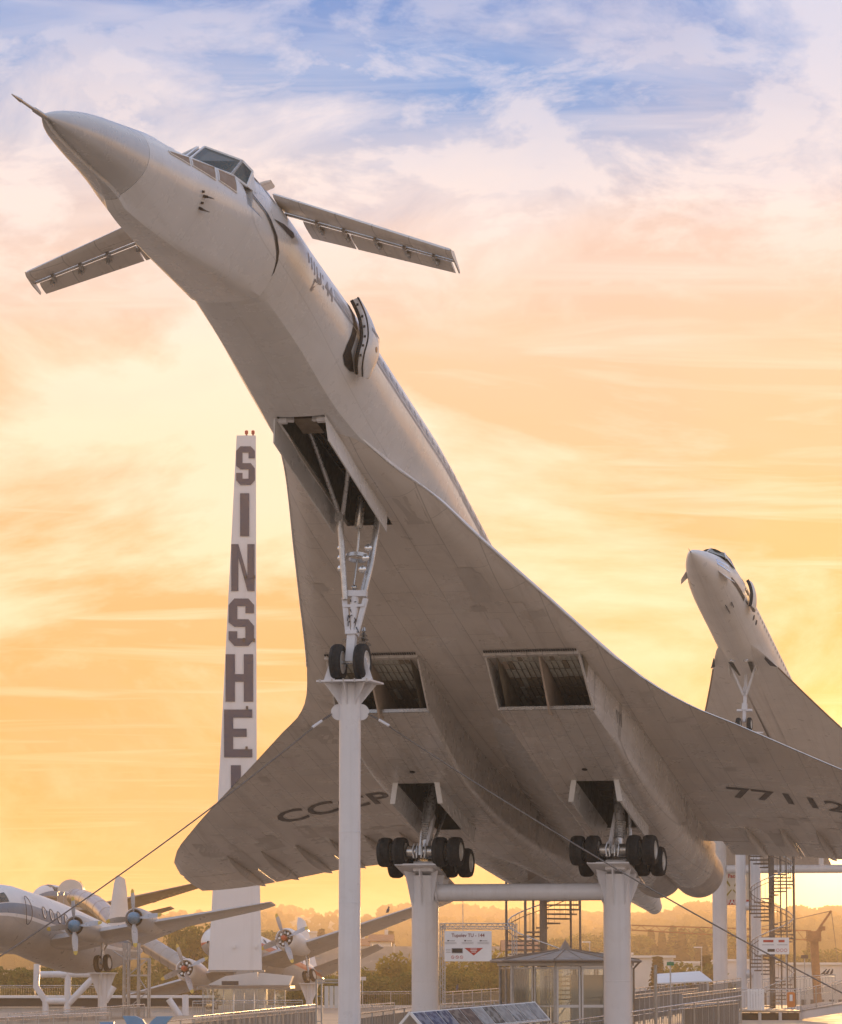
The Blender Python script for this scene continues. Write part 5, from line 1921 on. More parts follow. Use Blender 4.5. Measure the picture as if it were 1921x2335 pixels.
def airliner(name, label, cat_, M, q, group='propeller airliners'):
    root = empty(name, mat=M)
    tag(root, label, cat_, group)
    L, Rr = q['L'], q['R']
    pr = smooth_tab([0, .012, .04, .09, .16, .26, .62, .80, .92, 1.0], [.05, .34, .60, .82, .95, 1.0, 1.0, .72, .38, .08])
    pz = smooth_tab([0, .06, .16, .3, .62, 1.0], [-.42, -.2, -.03, 0, .0, .55])
    st = [0, .004, .012, .025, .04, .065, .09, .12, .16, .2, .26, .35, .45, .55, .62, .7, .8, .88, .94, 1.0]

    def onf(s, deg, out=.01, side=1):
        r_ = pr(s / L) * Rr + out
        return T(s, side * r_ * math.sin(R(deg)), pz(s / L) * Rr + r_ * math.cos(R(deg)))
    zones = q['zones']          # (from deg, to deg, name, material)
    for d0, d1, nm, mt in zones:
        mb = MB()
        if d0 == 0:
            degs = np.linspace(-d1, d1, 25)
            mb.loft([[onf(t * L, a, 0) for a in degs] for t in st], closed=False, cap=False)
            mb.build(nm, mt, root, 40)
        elif d1 == 180:
            degs = np.linspace(d0, 360 - d0, 29)
            mb.loft([[onf(t * L, a, 0) for a in degs] for t in st], closed=False, cap=False)
            mb.build(nm, mt, root, 40)
        else:
            for side in (1, -1):
                mb = MB()
                degs = np.linspace(d0, d1, 6)
                mb.loft([[onf(t * L, a, 0, side) for a in degs] for t in st], closed=False, cap=False)
                mb.build(nm, mt, root, 40)
    # cabin windows
    for side in (1, -1):
        for s in q['windows']:
            mb = MB()
            wd, dg, dh = q['wsize']
            loop = [onf(s + wd * math.cos(a), dg + dh * math.sin(a), .015, side) for a in np.linspace(0, 2 * PI, 15)[:-1]]
            mb.add(loop, [tuple(range(14))])
            w = mb.build('cabin_window', M_PORT if q.get('wmat') else M_DARK, root)
            mb = MB(); mb.tube(loop + loop[:1], .022, 5); mb.build('window_rim', M_DARK if q.get('wmat') else M_WHITEP, w, 60)
        mb = MB()
        s0 = q['cockpit']
        mb.loft([[onf(s, a, .015, side) for a in (48, 56, 64, 72)] for s in np.linspace(s0, s0 + 1.1, 4)], closed=False, cap=False)
        mb.build('cockpit_window', M_COCKPIT, root, 40)
        mb = MB()
        mb.loft([[onf(s, a, .015, side) for a in (8, 22, 38, 46)] for s in np.linspace(s0 - .25, s0 + .45, 4)], closed=False, cap=False)
        mb.build('windscreen_pane', M_COCKPIT, root, 40)
    # wings
    ws, wz, c0, c1, hs, dih, sw = q['wing']
    for side in (1, -1):
        mb = MB(); rings = []
        for y in np.linspace(.3, hs, 16):
            t = (y - .3) / (hs - .3)
            c = lerp(c0, c1, t) * (1 if t < .97 else .75)
            s0 = ws + sw * t
            z0 = wz + math.tan(R(dih)) * max(0, y - Rr * .8)
            th = lerp(.16, .10, t) * c
            rg = []
            n = 12
            for k in range(2 * n):
                u = k / n if k <= n else 2 - k / n
                sg = 1 if k <= n else -1
                zz = th * (.62 if sg > 0 else .38) * math.sin(PI * u ** .55) ** .9
                rg.append(T(s0 + u * c, side * y, z0 + sg * zz))
            rings.append(rg)
        mb.loft(rings); mb.build('wing', q['wing_mat'], root, 40)
    # tail
    fs, fh, fc0, fc1 = q['fin']
    zt = pz(fs / L) * Rr
    mb = MB(); rings = []
    for t in np.linspace(0, 1, 9):
        c = lerp(fc0, fc1, t) * (1 if t < .95 else .8)
        s0 = fs + (fc0 - fc1) * .75 * t + (0 if t < .95 else .2)
        rings.append([T(s0, 0, zt + .3 + fh * t), T(s0 + c * .3, .10, zt + .3 + fh * t), T(s0 + c, .01, zt + .3 + fh * t), T(s0 + c * .3, -.10, zt + .3 + fh * t)])
    mb.loft(rings); mb.build('tail_fin', q.get('fin_mat', M_WHITEP), root, 40)
    for side in (1, -1):
        mb = MB(); rings = []
        for t in np.linspace(0, 1, 7):
            c = lerp(fc0 * .75, fc1 * .8, t)
            s0 = fs + .5 + t * .9
            y = .2 + t * hs * .36
            z = zt + .35 + math.tan(R(q.get('tdih', 6))) * y
            rings.append([T(s0, side * y, z), T(s0 + c * .3, side * y, z + .1), T(s0 + c, side * y, z), T(s0 + c * .3, side * y, z - .1)])
        mb.loft(rings); mb.build('tailplane', q['wing_mat'], root, 40)
    # engines
    for y, s0, r_, ln in q['engines']:
        for side in (1, -1):
            z0 = wz + math.tan(R(dih)) * max(0, y - Rr * .8) + q.get('edz', .12)
            en = empty('engine'); en.parent = root
            mb = MB(); mb.lathe(T(s0, side * y, z0), T(s0 + 1, side * y, z0), [(.35, r_ * .70), (.22, r_ * .80), (.30, r_ * .92), (.6, r_), (ln * .45, r_ * 1.0), (ln * .75, r_ * .72), (ln, .06)], 28, cap=False); mb.build('cowling', q['eng_mat'], en, 40)
            mb = MB(); mb.lathe(T(s0, side * y, z0), T(s0 + 1, side * y, z0), [(.36, r_ * .74), (.40, .02)], 24); mb.build('intake', M_SEAL, en)
            if q.get('radial'):
                for k in range(9):
                    a = 2 * PI * k / 9
                    mb = MB(); mb.box(T(s0 + .34, side * (y + r_ * .5 * math.cos(a)), z0 + r_ * .5 * math.sin(a)), (.2, .16, .16)); mb.build('cylinder_head', M_BARE, en)
            pc = T(s0, side * y, z0)
            mb = MB(); mb.lathe(pc, pc + T(1, 0, 0), q['hub'], 20); mb.build('spinner', q['hub_mat'], en, 60)
            ph = q['phase'] + side * .0
            for k in range(q['nb']):
                a = 2 * PI * k / q['nb'] + R(ph)
                d = Vector((0, math.sin(a), math.cos(a))); e = Vector((0, math.cos(a), -math.sin(a)))
                x = Vector((1, 0, 0))
                Rp = q['prop'] / 2
                rings = []
                rs = [.13, .2, .32, .45, .6, .75, .86]
                wd = [.07, .10, .155, .175, .165, .145, .12]
                tw = [60, 55, 45, 36, 28, 22, 18]
                for tt, w_, g in zip(rs, wd, tw):
                    w_ = w_ * Rp / 1.6
                    cd = (e * math.cos(R(g)) + x * math.sin(R(g))); nn = cd.cross(d)
                    c = pc + d * (tt * Rp) + x * .18
                    rings.append([c - cd * w_, c + nn * .025, c + cd * w_, c - nn * .025])
                mb = MB(); mb.loft(rings)
                rt = []
                for tt, w_ in ((.861, .118), (.95, .10), (1.0, .045)):
                    w_ = w_ * Rp / 1.6
                    cd = (e * math.cos(R(17)) + x * math.sin(R(17))); nn = cd.cross(d)
                    c = pc + d * (tt * Rp) + x * .18
                    rt.append([c - cd * w_, c + nn * .023, c + cd * w_, c - nn * .023])
                mb.loft(rt, mi=1); mb.build('propeller_blade', [M_BLADE, M_BLADET], en, 50)
    # main gear
    if q.get('gear'):
        gy, gs, gz = q['gear']
        for side in (1, -1):
            g = empty('main_gear'); g.parent = root
            mb = MB(); mb.tube([T(gs, side * gy, wz), T(gs, side * gy, gz)], .09, 10); mb.tube([T(gs + .7, side * gy, wz), T(gs, side * gy, gz + .5)], .05, 8); mb.tube([T(gs, side * (gy - .35), gz), T(gs, side * (gy + .35), gz)], .06, 8)
            mb.build('leg', M_STEEL, g, 40)
            wheel(g, [(gs, -side * gy - .26, gz), (gs, -side * gy + .26, gz)], .46, .28)
    return root


def plane_post(M, p, label, px_r=.24, tube=True):
    w = M @ Vector(p)
    root = empty('support_pillar', (w.x, w.y, DECK_Z)); tag(root, label, 'pillar', 'airliner support pillars')
    h = w.z - DECK_Z - .5
    mb = MB(); mb.lathe((0, 0, 0), (0, 0, 1), [(0, px_r), (h - .02, px_r)], 20); mb.build('shaft', M_WHITEMETAL, root, 40)
    mb = MB(); mb.box((0, 0, h), (1.5, 1.2, .05)); mb.build('cap_plate', M_WHITEMETAL, root)
    for d in ((1, 0), (-1, 0), (0, 1), (0, -1)):
        v = Vector((*d, 0))
        mb = MB(); mb.plate([v * px_r + Vector((0, 0, h - .03)), v * .7 + Vector((0, 0, h - .03)), v * px_r + Vector((0, 0, h - 1.2))], .03); mb.build('gusset', M_WHITEMETAL, root)


# four-engined airliner with blue spinners
M_A = air_frame((7.2, -6.35, -.33), at(303, 2092, 190), 15.8, 7.0, -4.5)
QA = dict(L=26.0, R=1.62, zones=((0, 74, 'upper_skin', M_WHITEP), (74, 96, 'blue_band', M_BLUEP), (96, 103, 'white_line', M_WHITEP), (103, 180, 'lower_skin', M_GREYP)),
          windows=[6.9 + k * 1.0 for k in range(11)], wsize=(.27, 80, 11), wmat=1, cockpit=1.6, wing=(8.2, -.95, 4.6, 1.5, 13.1, 5.6, 1.2), wing_mat=M_GREYP,
          fin=(20.2, 4.1, 4.2, 1.7), engines=((3.4, 6.3, .62, 5.2), (6.35, 7.2, .60, 4.6)), eng_mat=M_GREYP, hub=[(-.30, .02), (-.27, .12), (-.15, .24), (.05, .31), (.30, .33), (.34, .25)], hub_mat=M_HUBB, prop=3.05, nb=4, phase=2, gear=(3.4, 10.6, -2.05), tdih=14)
A_ROOT = airliner('four_engine_airliner', 'white and grey four-engined airliner with blue band and blue propeller spinners', 'airliner', M_A, QA)
# entrance door outline on the band
mb = MB()


def on_a(s, deg, out=.02):
    return T(s, (1.62 + out) * math.sin(R(deg)), (1.62 + out) * math.cos(R(deg)))


loop = [on_a(4.7 + .42 * math.cos(a), 86 + 27 * math.sin(a)) for a in np.linspace(0, 2 * PI, 25)]
mb.tube(loop, .02, 5); mb.build('door_seam', M_DARK, A_ROOT, 60)
plane_post(M_A, (10.6, -3.4, -2.05), 'white post under the twin wheels of the blue-spinner airliner')
plane_post(M_A, (10.6, 3.4, -2.05), 'white post at the left frame edge under the blue-spinner airliner')

# twin-engined airliner with red hubs
M_C = air_frame((4.4, -3.85, -.62), at(647, 2141, 255), 21, 10.5, -16)
QC = dict(L=21.8, R=1.45, zones=((0, 62, 'upper_skin', M_WHITEP), (62, 82, 'window_band', M_WHITEP), (82, 100, 'red_band', M_REDP), (100, 180, 'lower_skin', M_GREYP)),
          windows=[5.2 + k * 1.0 for k in range(10)], wsize=(.24, 72, 8), cockpit=1.4, wing=(6.2, -.85, 4.3, 1.6, 15.8, 3.0, 1.4), wing_mat=M_GREYP,
          fin=(16.8, 4.6, 4.3, 1.8), engines=((3.85, 4.4, .80, 5.0),), eng_mat=M_WHITEP, hub=[(-.18, .02), (-.14, .14), (.05, .20), (.3, .20)], hub_mat=M_HUBR, prop=3.8, nb=4, phase=8, gear=(3.85, 8.2, -2.6), radial=True, edz=.18)
airliner('twin_engine_airliner', 'white twin-engined airliner with red propeller hubs, banked behind the pylon slab', 'airliner', M_C, QC)
plane_post(M_C, (8.2, -3.85, -2.6), 'white post under the twin wheels right of the pylon slab')

# older alloy airliner with the slide
M_B = air_frame((0, 0, -.4), at(82, 2040, 340), 24, 11, -9)
QB = dict(L=19.6, R=1.32, zones=((0, 70, 'upper_skin', M_WHITEP), (70, 100, 'blue_band', M_BLUEP), (100, 180, 'lower_skin', M_SILVER)),
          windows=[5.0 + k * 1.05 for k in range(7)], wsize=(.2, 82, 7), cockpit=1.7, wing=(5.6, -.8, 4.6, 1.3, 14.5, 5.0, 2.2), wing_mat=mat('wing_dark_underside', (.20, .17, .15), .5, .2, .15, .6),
          fin=(15.2, 3.2, 3.2, 1.4), engines=((2.85, 3.5, .70, 4.2),), eng_mat=M_SILVER, hub=[(-.2, .02), (-.1, .14), (.2, .16)], hub_mat=M_BARE, prop=3.5, nb=3, phase=4, gear=None, radial=True)
B_ROOT = airliner('alloy_airliner', 'old bare-metal airliner with blue flash and an arched hut at its nose, farthest left', 'airliner', M_B, QB)
vs_, fs = text_mesh('D-CADE', 1.05, .02)
me = bpy.data.meshes.new('lettering')
me.from_pydata([tuple(T(8.1 - .12 * v.x - v.y, 9.6 + v.x, -.8 + math.tan(R(5)) * (9.6 + v.x - 1.06) - .36 + .02 * v.x)) for v in vs_], [], fs)
me.materials.append(mat('lettering_tan', (.46, .36, .28), .5)); place_mesh('lettering', me, B_ROOT)
plane_post(M_B, (8.2, 0, -2.6), 'white post below the arched hut and alloy airliner', .3)

# arched entrance hut and tube slides


def tube_slide(pts, rad, label, name='tube_slide'):
    root = empty(name, pts[0]); tag(root, label, 'slide', 'tube slides')
    o = Vector(pts[0])
    n = 24
    ps = []
    for i in range(n + 1):
        t = i / n * (len(pts) - 1); k = min(int(t), len(pts) - 2); f = t - k
        p0 = Vector(pts[max(k - 1, 0)]); p1 = Vector(pts[k]); p2 = Vector(pts[k + 1]); p3 = Vector(pts[min(k + 2, len(pts) - 1)])
        ps.append(.5 * ((2 * p1) + (p2 - p0) * f + (2 * p0 - 5 * p1 + 4 * p2 - p3) * f * f + (3 * p1 - p0 - 3 * p2 + p3) * f ** 3) - o)
    mb = MB(); mb.tube(ps, rad, 20); mb.build('tube', M_SILVER, root, 40)
    for i in range(2, n, 3):
        d = (ps[i + 1] - ps[i - 1]).normalized()
        mb = MB(); mb.tube([ps[i] - d * .04, ps[i] + d * .04], rad * 1.025, 20); mb.build('joint_ring', M_SILVER, root, 40)


tube_slide([at(172, 2046, 318), at(190, 2050, 316), at(222, 2066, 310), at(252, 2095, 304), at(290, 2135, 300)], .78, 'silver tube slide dropping from the arched hut')
tube_slide([at(335, 2152, 285), at(380, 2180, 283), at(430, 2212, 281), at(470, 2240, 279)], .68, 'silver tube slide below the wing, running down behind the red hub')


def hut():
    Y = 322
    a, b, c = at(131, 2068, Y), at(190, 2068, Y), at(160, 2005, Y)
    w = b.x - a.x
    root = empty('arched_hut', ((a.x + b.x) / 2, Y, a.z)); tag(root, 'arched translucent hut on a platform before the alloy airliner', 'hut')
    h = c.z - a.z
    arch = [Vector((w / 2 * math.cos(t), 0, h * .55 + h * .45 * math.sin(t))) for t in np.linspace(0, PI, 13)]
    mb = MB(); mb.loft([[p for p in arch], [p + Vector((0, 2.2, 0)) for p in arch]], closed=False, cap=False); mb.build('vault', mat('hut_vault', (.50, .36, .25), .3, 0, .05, 1), root, 40)
    mb = MB(); mb.add([p for p in arch] + [Vector((-w / 2, 0, h * .55)), Vector((w / 2, 0, h * .55))], [tuple(range(13))]); mb.build('gable', M_WALLW, root)
    for k in range(5):
        x = -w / 2 + k * w / 4
        mb = MB(); mb.box((x, 0, h * .28), (.06, .06, h * .56)); mb.build('post', M_GALV, root)
    mb = MB(); mb.box((0, 1.1, .2 * h), (w - .1, 2.1, .42 * h)); mb.build('parapet', mat('hut_panel', (.42, .33, .26), .5), root)
    mb = MB(); mb.box((.5, 1.1, -.15), (w + 3, 2.6, .2)); mb.build('platform', M_GALV, root)
    mb = MB(); mb.box((-.6, 1.1, -3.2), (.4, .4, 6)); mb.build('platform_leg', M_GALV, root)


hut()

# ------------------------------------------------------------------ the lettered pylon
def pylon():
    Y = 235.0
    lx = lambda py: float(np.interp(py, [985, 1735, 2212], [540.5, 502.0, 475.0]))
    rx = lambda py: float(np.interp(py, [985, 1735, 2212], [584.0, 586.0, 598.0]))
    b = at(536, 2212, Y)
    root = empty('letter_pylon', (b.x, Y, b.z)); tag(root, 'tall tapering white pylon lettered SINSHEIM with red lamps on top', 'pylon')
    o = Vector((b.x, Y, b.z))
    mb = MB(); rings = []
    for py in list(np.linspace(993, 2212, 16)):
        l, r_ = at(lx(py), py, Y) - o, at(rx(py), py, Y) - o
        th = lerp(.5, 1.5, (py - 993) / 1219)
        rings.append([l, l + Vector((.04, th * .5, 0)), Vector(((l.x + r_.x) / 2, th, l.z)), r_ + Vector((-.04, th * .5, 0)), r_, r_ + Vector((-.05, -.03, 0)), l + Vector((.05, -.03, 0))])
    mb.loft(rings); mb.build('blade', mat('pylon_white', (.78, .76, .76), .5, 0, .04, .3, streak=((1.5, 1.5, .1), .3, (.5, .46, .43))), root, 30)
    ML = mat('pylon_letter', (.025, .05, .11), .5, 0, .1, 1)

    def quad(mb, x0, x1, y0, y1, skew=0):
        mb.prism([at(x0 + skew * 0, y0, Y) - o + Vector((0, -.06, 0)), at(x1, y0, Y) - o + Vector((0, -.06, 0)), at(x1, y1, Y) - o + Vector((0, -.06, 0)), at(x0, y1, Y) - o + Vector((0, -.06, 0))], (0, -.03, 0))

    def poly(mb, pts):
        mb.prism([at(x, y, Y) - o + Vector((0, -.06, 0)) for x, y in pts], (0, -.03, 0))
    LET = [('S', 539, 582, 1018, 1106), ('I', 548, 569, 1125, 1223), ('N', 528, 581, 1241, 1348), ('S', 522, 580, 1365, 1473), ('H', 515, 578, 1492, 1600), ('E', 511.5, 576, 1618, 1727), ('I', 527, 550, 1745, 1853), ('M', 500, 575, 1872, 1985)]
    for ch, x0, x1, y0, y1 in LET:
        w, h = x1 - x0, y1 - y0
        s = w * .34
        mb = MB()
        if ch == 'I': quad(mb, x0, x1, y0, y1)
        elif ch == 'H':
            quad(mb, x0, x0 + s, y0, y1); quad(mb, x1 - s, x1, y0, y1); quad(mb, x0 + s, x1 - s, y0 + h * .42, y0 + h * .58)
        elif ch == 'E':
            quad(mb, x0, x0 + s * .95, y0, y1); quad(mb, x0 + s * .95, x1, y0, y0 + h * .17); quad(mb, x0 + s * .95, x1 - w * .2, y0 + h * .40, y0 + h * .57); quad(mb, x0 + s * .95, x1, y1 - h * .17, y1)
        elif ch == 'N':
            quad(mb, x0, x0 + s * .9, y0, y1); quad(mb, x1 - s * .9, x1, y0, y1); poly(mb, [(x0 + s * .9, y0), (x0 + s * .92, y0 + h * .30), (x1 - s * .9, y1), (x1 - s * .9, y1 - h * .32)])
        elif ch == 'M':
            quad(mb, x0, x0 + s * .7, y0, y1); quad(mb, x1 - s * .7, x1, y0, y1); poly(mb, [(x0 + s * .7, y0), ((x0 + x1) / 2, y0 + h * .5), ((x0 + x1) / 2, y0 + h * .75), (x0 + s * .7, y0 + h * .3)]); poly(mb, [(x1 - s * .7, y0), ((x0 + x1) / 2, y0 + h * .5), ((x0 + x1) / 2, y0 + h * .75), (x1 - s * .7, y0 + h * .3)])
        else:
            v = h * .16; c = w * .14; m = y0 + h * .5
            poly(mb, [(x0 + c * 1.6, y0), (x1 - c * 1.6, y0), (x1, y0 + c * 1.8), (x1, y0 + v), (x0, y0 + v), (x0, y0 + c * 1.8)])
            quad(mb, x0, x0 + s, y0 + v, m - v * .4); quad(mb, x1 - s, x1, y0 + v, y0 + h * .31)
            poly(mb, [(x0, m - v * .4), (x0 + s, m - v * .4), (x1 - c * 1.6, m - v * .4), (x1, m + v * .5), (x1, m + v * .6), (x1 - s, m + v * .6), (x0 + c * 1.6, m + v * .6), (x0, m)])
            quad(mb, x1 - s, x1, m + v * .6, y1 - v); quad(mb, x0, x0 + s, y1 - h * .31, y1 - v)
            poly(mb, [(x0, y1 - v), (x1, y1 - v), (x1, y1 - c * 1.8), (x1 - c * 1.6, y1), (x0 + c * 1.6, y1), (x0, y1 - c * 1.8)])
        lt = mb.build('letter', ML, root)
    for px in (562, 577):
        q = at(px, 990, Y) - o
        mb = MB(); mb.lathe(q + Vector((0, .3, -.1)), q + Vector((0, .3, 1)), [(0, .06), (.15, .06), (.16, .11), (.36, .11), (.4, .05)], 12); mb.build('warning_lamp', M_RED, root, 40)
    for px, py in ((561, 1316), (580, 1316), (557, 1459), (580, 1460), (564, 1614), (563, 1706), (535, 2158), (585, 2157)):
        mb = MB(); mb.box(at(px, py, Y) - o + Vector((0, -.14, 0)), (.14, .18, .2)); mb.build('bracket_light', M_DARK if py < 2000 else M_SIGNW, root)
    mb = MB(); z1 = at(536, 2335, Y).z - b.z - 2
    mb.lathe((.65, .6, z1 - .2), (.65, .6, 2), [(0, .8), (-z1 + .2, .8)], 28); mb.build('pedestal', M_GREYW, root, 40)
    mb = MB(); mb.box((.1, .6, -.06), (at(600, 2212, Y).x - at(474, 2212, Y).x + .05, 1.2, .12)); mb.build('base_plate', M_GREYW, root)


pylon()
M_PICKET = mat('picket_grey', (.26, .24, .22), .5, .4, .15, 4)
# ------------------------------------------------------------------ railings


def railing(p0, p1, label, h=1.1, gap=.13, posts=None, mid=True, mtl=None, name='railing', group='walkway railings', pickets=True):
    """Handrail at p0 -> p1 (points on the handrail)."""
    p0, p1 = Vector(p0), Vector(p1)
    root = empty(name, p0 - Vector((0, 0, h))); tag(root, label, 'railing', group)
    d = p1 - p0
    L = Vector((d.x, d.y, 0)).length
    n = posts or max(2, int(L / 2.2) + 1)
    m = mtl or M_RAIL
    H = Vector((0, 0, h))
    mb = MB(); mb.tube([H, d + H], .024, 8); mb.build('handrail', m, root, 60)
    if mid:
        mb = MB(); mb.tube([H * .88, d + H * .88], .016, 6); mb.build('upper_rail', m, root, 60)
    mb = MB(); mb.tube([H * .08, d + H * .08], .016, 6); mb.build('lower_rail', m, root, 60)
    for k in range(n):
        q = d * (k / (n - 1))
        mb = MB(); mb.bar(q, q + H, .05, .03, d); mb.build('post', M_GALV, root)
    if pickets:
        mb = MB()
        kk = min(420, max(4, int(L / gap)))
        for k in range(1, kk):
            q = d * (k / kk)
            mb.bar(q + H * .08, q + H * .88, .014, .014, d)
        o = mb.build('pickets', M_PICKET, root); o['kind'] = 'stuff'
    return root


railing(at(1212, 2341, 110), at(1690, 2271, 128), 'long foreground handrail with pickets rising from the bottom edge towards the platform', gap=.22)
railing(at(1446, 2269, 138), at(1592, 2253, 172), 'railing right of the kiosk, second line behind the foreground handrail')
railing(at(1448, 2254, 152), at(1612, 2236, 190), 'ramp railing right of the kiosk that climbs to the white flared pillar')
railing(at(1556, 2268, 148), at(1690, 2253, 186), 'short railing before the foot of the twin posts')
railing(at(1560, 2292, 128), at(1684, 2281, 150), 'low railing glimpsed behind the foreground pickets')
railing(at(1614, 2240, 186), at(1690, 2231, 196), 'railing beside the white flared pillar')
railing(at(-20, 2322, 150), at(250, 2308, 168), 'railing along the bottom left before the white corrugated wall', gap=.16)
railing(at(20, 2312, 172), at(330, 2290, 198), 'upper railing at the bottom left under the blue-spinner airliner', gap=.18)
railing(at(380, 2329, 120), at(722, 2298, 150), 'railing below the pylon, nearer of the two lines', gap=.14)
railing(at(440, 2318, 135), at(720, 2290, 168), 'railing below the pylon, farther of the two lines', gap=.16)
railing(at(822, 2312, 110), at(945, 2296, 122), 'railing between the slim pillar and the first thick pillar', gap=.13)
railing(at(822, 2262, 232), at(960, 2261, 236), 'far picket railing in front of the green trees', gap=.16)
railing(at(822, 2292, 165), at(900, 2287, 172), 'middle railing between the slim pillar and the thick pillar', gap=.16)
railing(at(1010, 2263, 190), at(1140, 2254, 205), 'picket railing below the information sign', gap=.16)
railing(at(1005, 2290, 135), at(1150, 2281, 150), 'bright handrail line beside the display boards', gap=.15)
railing(at(0, 2248, 262), at(240, 2247, 262), 'far picket railing under the belly of the blue-spinner airliner', gap=.17)
railing(at(440, 2283, 215), at(690, 2281, 220), 'railing around the glazed shed below the pylon', gap=.17)

# galvanised gate frame beside the slim pillar
def mesh_gate():
    Y = 118
    a, b, c = at(722, 2335, Y), at(734, 2234, Y), at(800, 2234, Y)
    root = empty('gate_frame', (a.x, Y, DECK_Z)); tag(root, 'galvanised gate frame with white panel beside the slim pillar', 'gate')
    o = Vector((a.x, Y, DECK_Z))
    top = b.z - DECK_Z
    for x in (0, .17):
        mb = MB(); mb.bar((x, 0, 0), (x, 0, top), .06, .06); mb.build('post', M_GALV, root)
    for k in range(7):
        mb = MB(); mb.bar((0, 0, .3 + k * .4), (.17, 0, .3 + k * .4), .03, .03); mb.build('rung', M_GALV, root)
    w = c.x - a.x
    for z in (top, top - .09):
        mb = MB(); mb.bar((0, 0, z), (w, 0, z), .05, .05); mb.build('rail', M_GALV, root)
    for k in range(5):
        x = .24 + k * (w - .3) / 5
        mb = MB(); mb.box((x + .08, .02, top - .55), ((w - .3) / 5 - .03, .03, .70)); mb.build('panel', M_SIGNW, root)


mesh_gate()


# ------------------------------------------------------------------ raised platform
def platform():
    Y = 188
    a, b = at(1686, 2304, Y), at(1826, 2304, Y)
    z = a.z
    root = empty('raised_platform', (a.x, Y, DECK_Z)); tag(root, 'raised walkway platform with dark open edge at the foot of the twin posts', 'platform')
    o = Vector((a.x, Y, DECK_Z)); w = b.x - a.x; h = z - DECK_Z
    mb = MB(); mb.box((w / 2, 14, h - .05), (w + .2, 28, .1)); mb.build('deck', mat('platform_deck', (.42, .34, .26), .35, .1, .1, 1), root)
    for k in range(4):
        mb = MB(); mb.box((w * k / 3, 0, h - .38), (.14, .3, .55)); mb.build('edge_post', M_WALLW, root)
    mb = MB(); mb.box((w / 2, .2, h - .38), (w, .1, .5)); mb.build('edge_recess', M_BLACK, root)
    mb = MB(); mb.box((w / 2, 0, h - .68), (w + .3, .4, .1)); mb.build('edge_beam', M_WALLW, root)
    # sloping stair stringer to the right
    c = at(1935, 2286, Y - 8)
    mb = MB(); mb.prism([b - o, c - o, c - o - Vector((0, 0, .45)), b - o - Vector((0, 0, .45))], (0, .2, 0)); mb.build('ramp_edge', M_WALLW, root)
    mb = MB(); mb.prism([b - o, c - o, c - o + Vector((0, 10, 0)), b - o + Vector((0, 10, 0))], (0, 0, -.08)); mb.build('ramp_deck', M_GALV, root)
    return Y


PY = platform()
railing(at(1690, 2256, 188), at(1826, 2256, 188), 'straight railing on the front edge of the raised platform', gap=.16)
railing(at(1826, 2256, 188), at(1935, 2233, 180), 'railing rising beside the ramp at the frame edge', gap=.16)
railing(at(1700, 2236, 212), at(1905, 2222, 214), 'bright far railing of the raised platform', gap=.2)
Yq = 187.6
a, b = at(1704, 2256, Yq), at(1744, 2304, Yq)
pn = empty('panel_board', (a.x, Yq, b.z)); tag(pn, 'white vertical-board panel fixed to the platform railing', 'panel')
for k in range(6):
    w = (b.x - a.x) / 6
    mb = MB(); mb.box((w * (k + .5), 0, (a.z - b.z) / 2), (w - .02, .03, a.z - b.z)); mb.build('board', M_SIGNW, pn)
a, b = at(1794, 2262, Yq), at(1813, 2297, Yq)
mb = MB(); ww, hh = b.x - a.x, a.z - b.z
rr = .12
loop = []
for cx, cz, a0 in ((ww - rr, hh - rr, 0), (rr, hh - rr, 90), (rr, rr, 180), (ww - rr, rr, 270)):
    for k in range(5):
        t = R(a0 + k * 22.5); loop.append(Vector((cx + rr * math.cos(t), 0, cz + rr * math.sin(t))))
hb = empty('lifebuoy_box', (a.x, Yq - .05, b.z)); tag(hb, 'orange rounded equipment box on the platform railing', 'box')
mb.prism(loop, (0, -.15, 0)); mb.build('case', mat('case_orange', (.62, .20, .05), .4, 0, .05, 3), hb, 40)
mb = MB(); mb.box((ww / 2, -.17, hh * .62), (ww * .35, .05, hh * .42)); mb.build('label_plate', M_SIGNW, hb)


M_STAIR = mat('stair_backlit_dark', (.20, .155, .12), .6, .1, .15, 3)  # darkness of a backlit silhouette painted into the stair colour
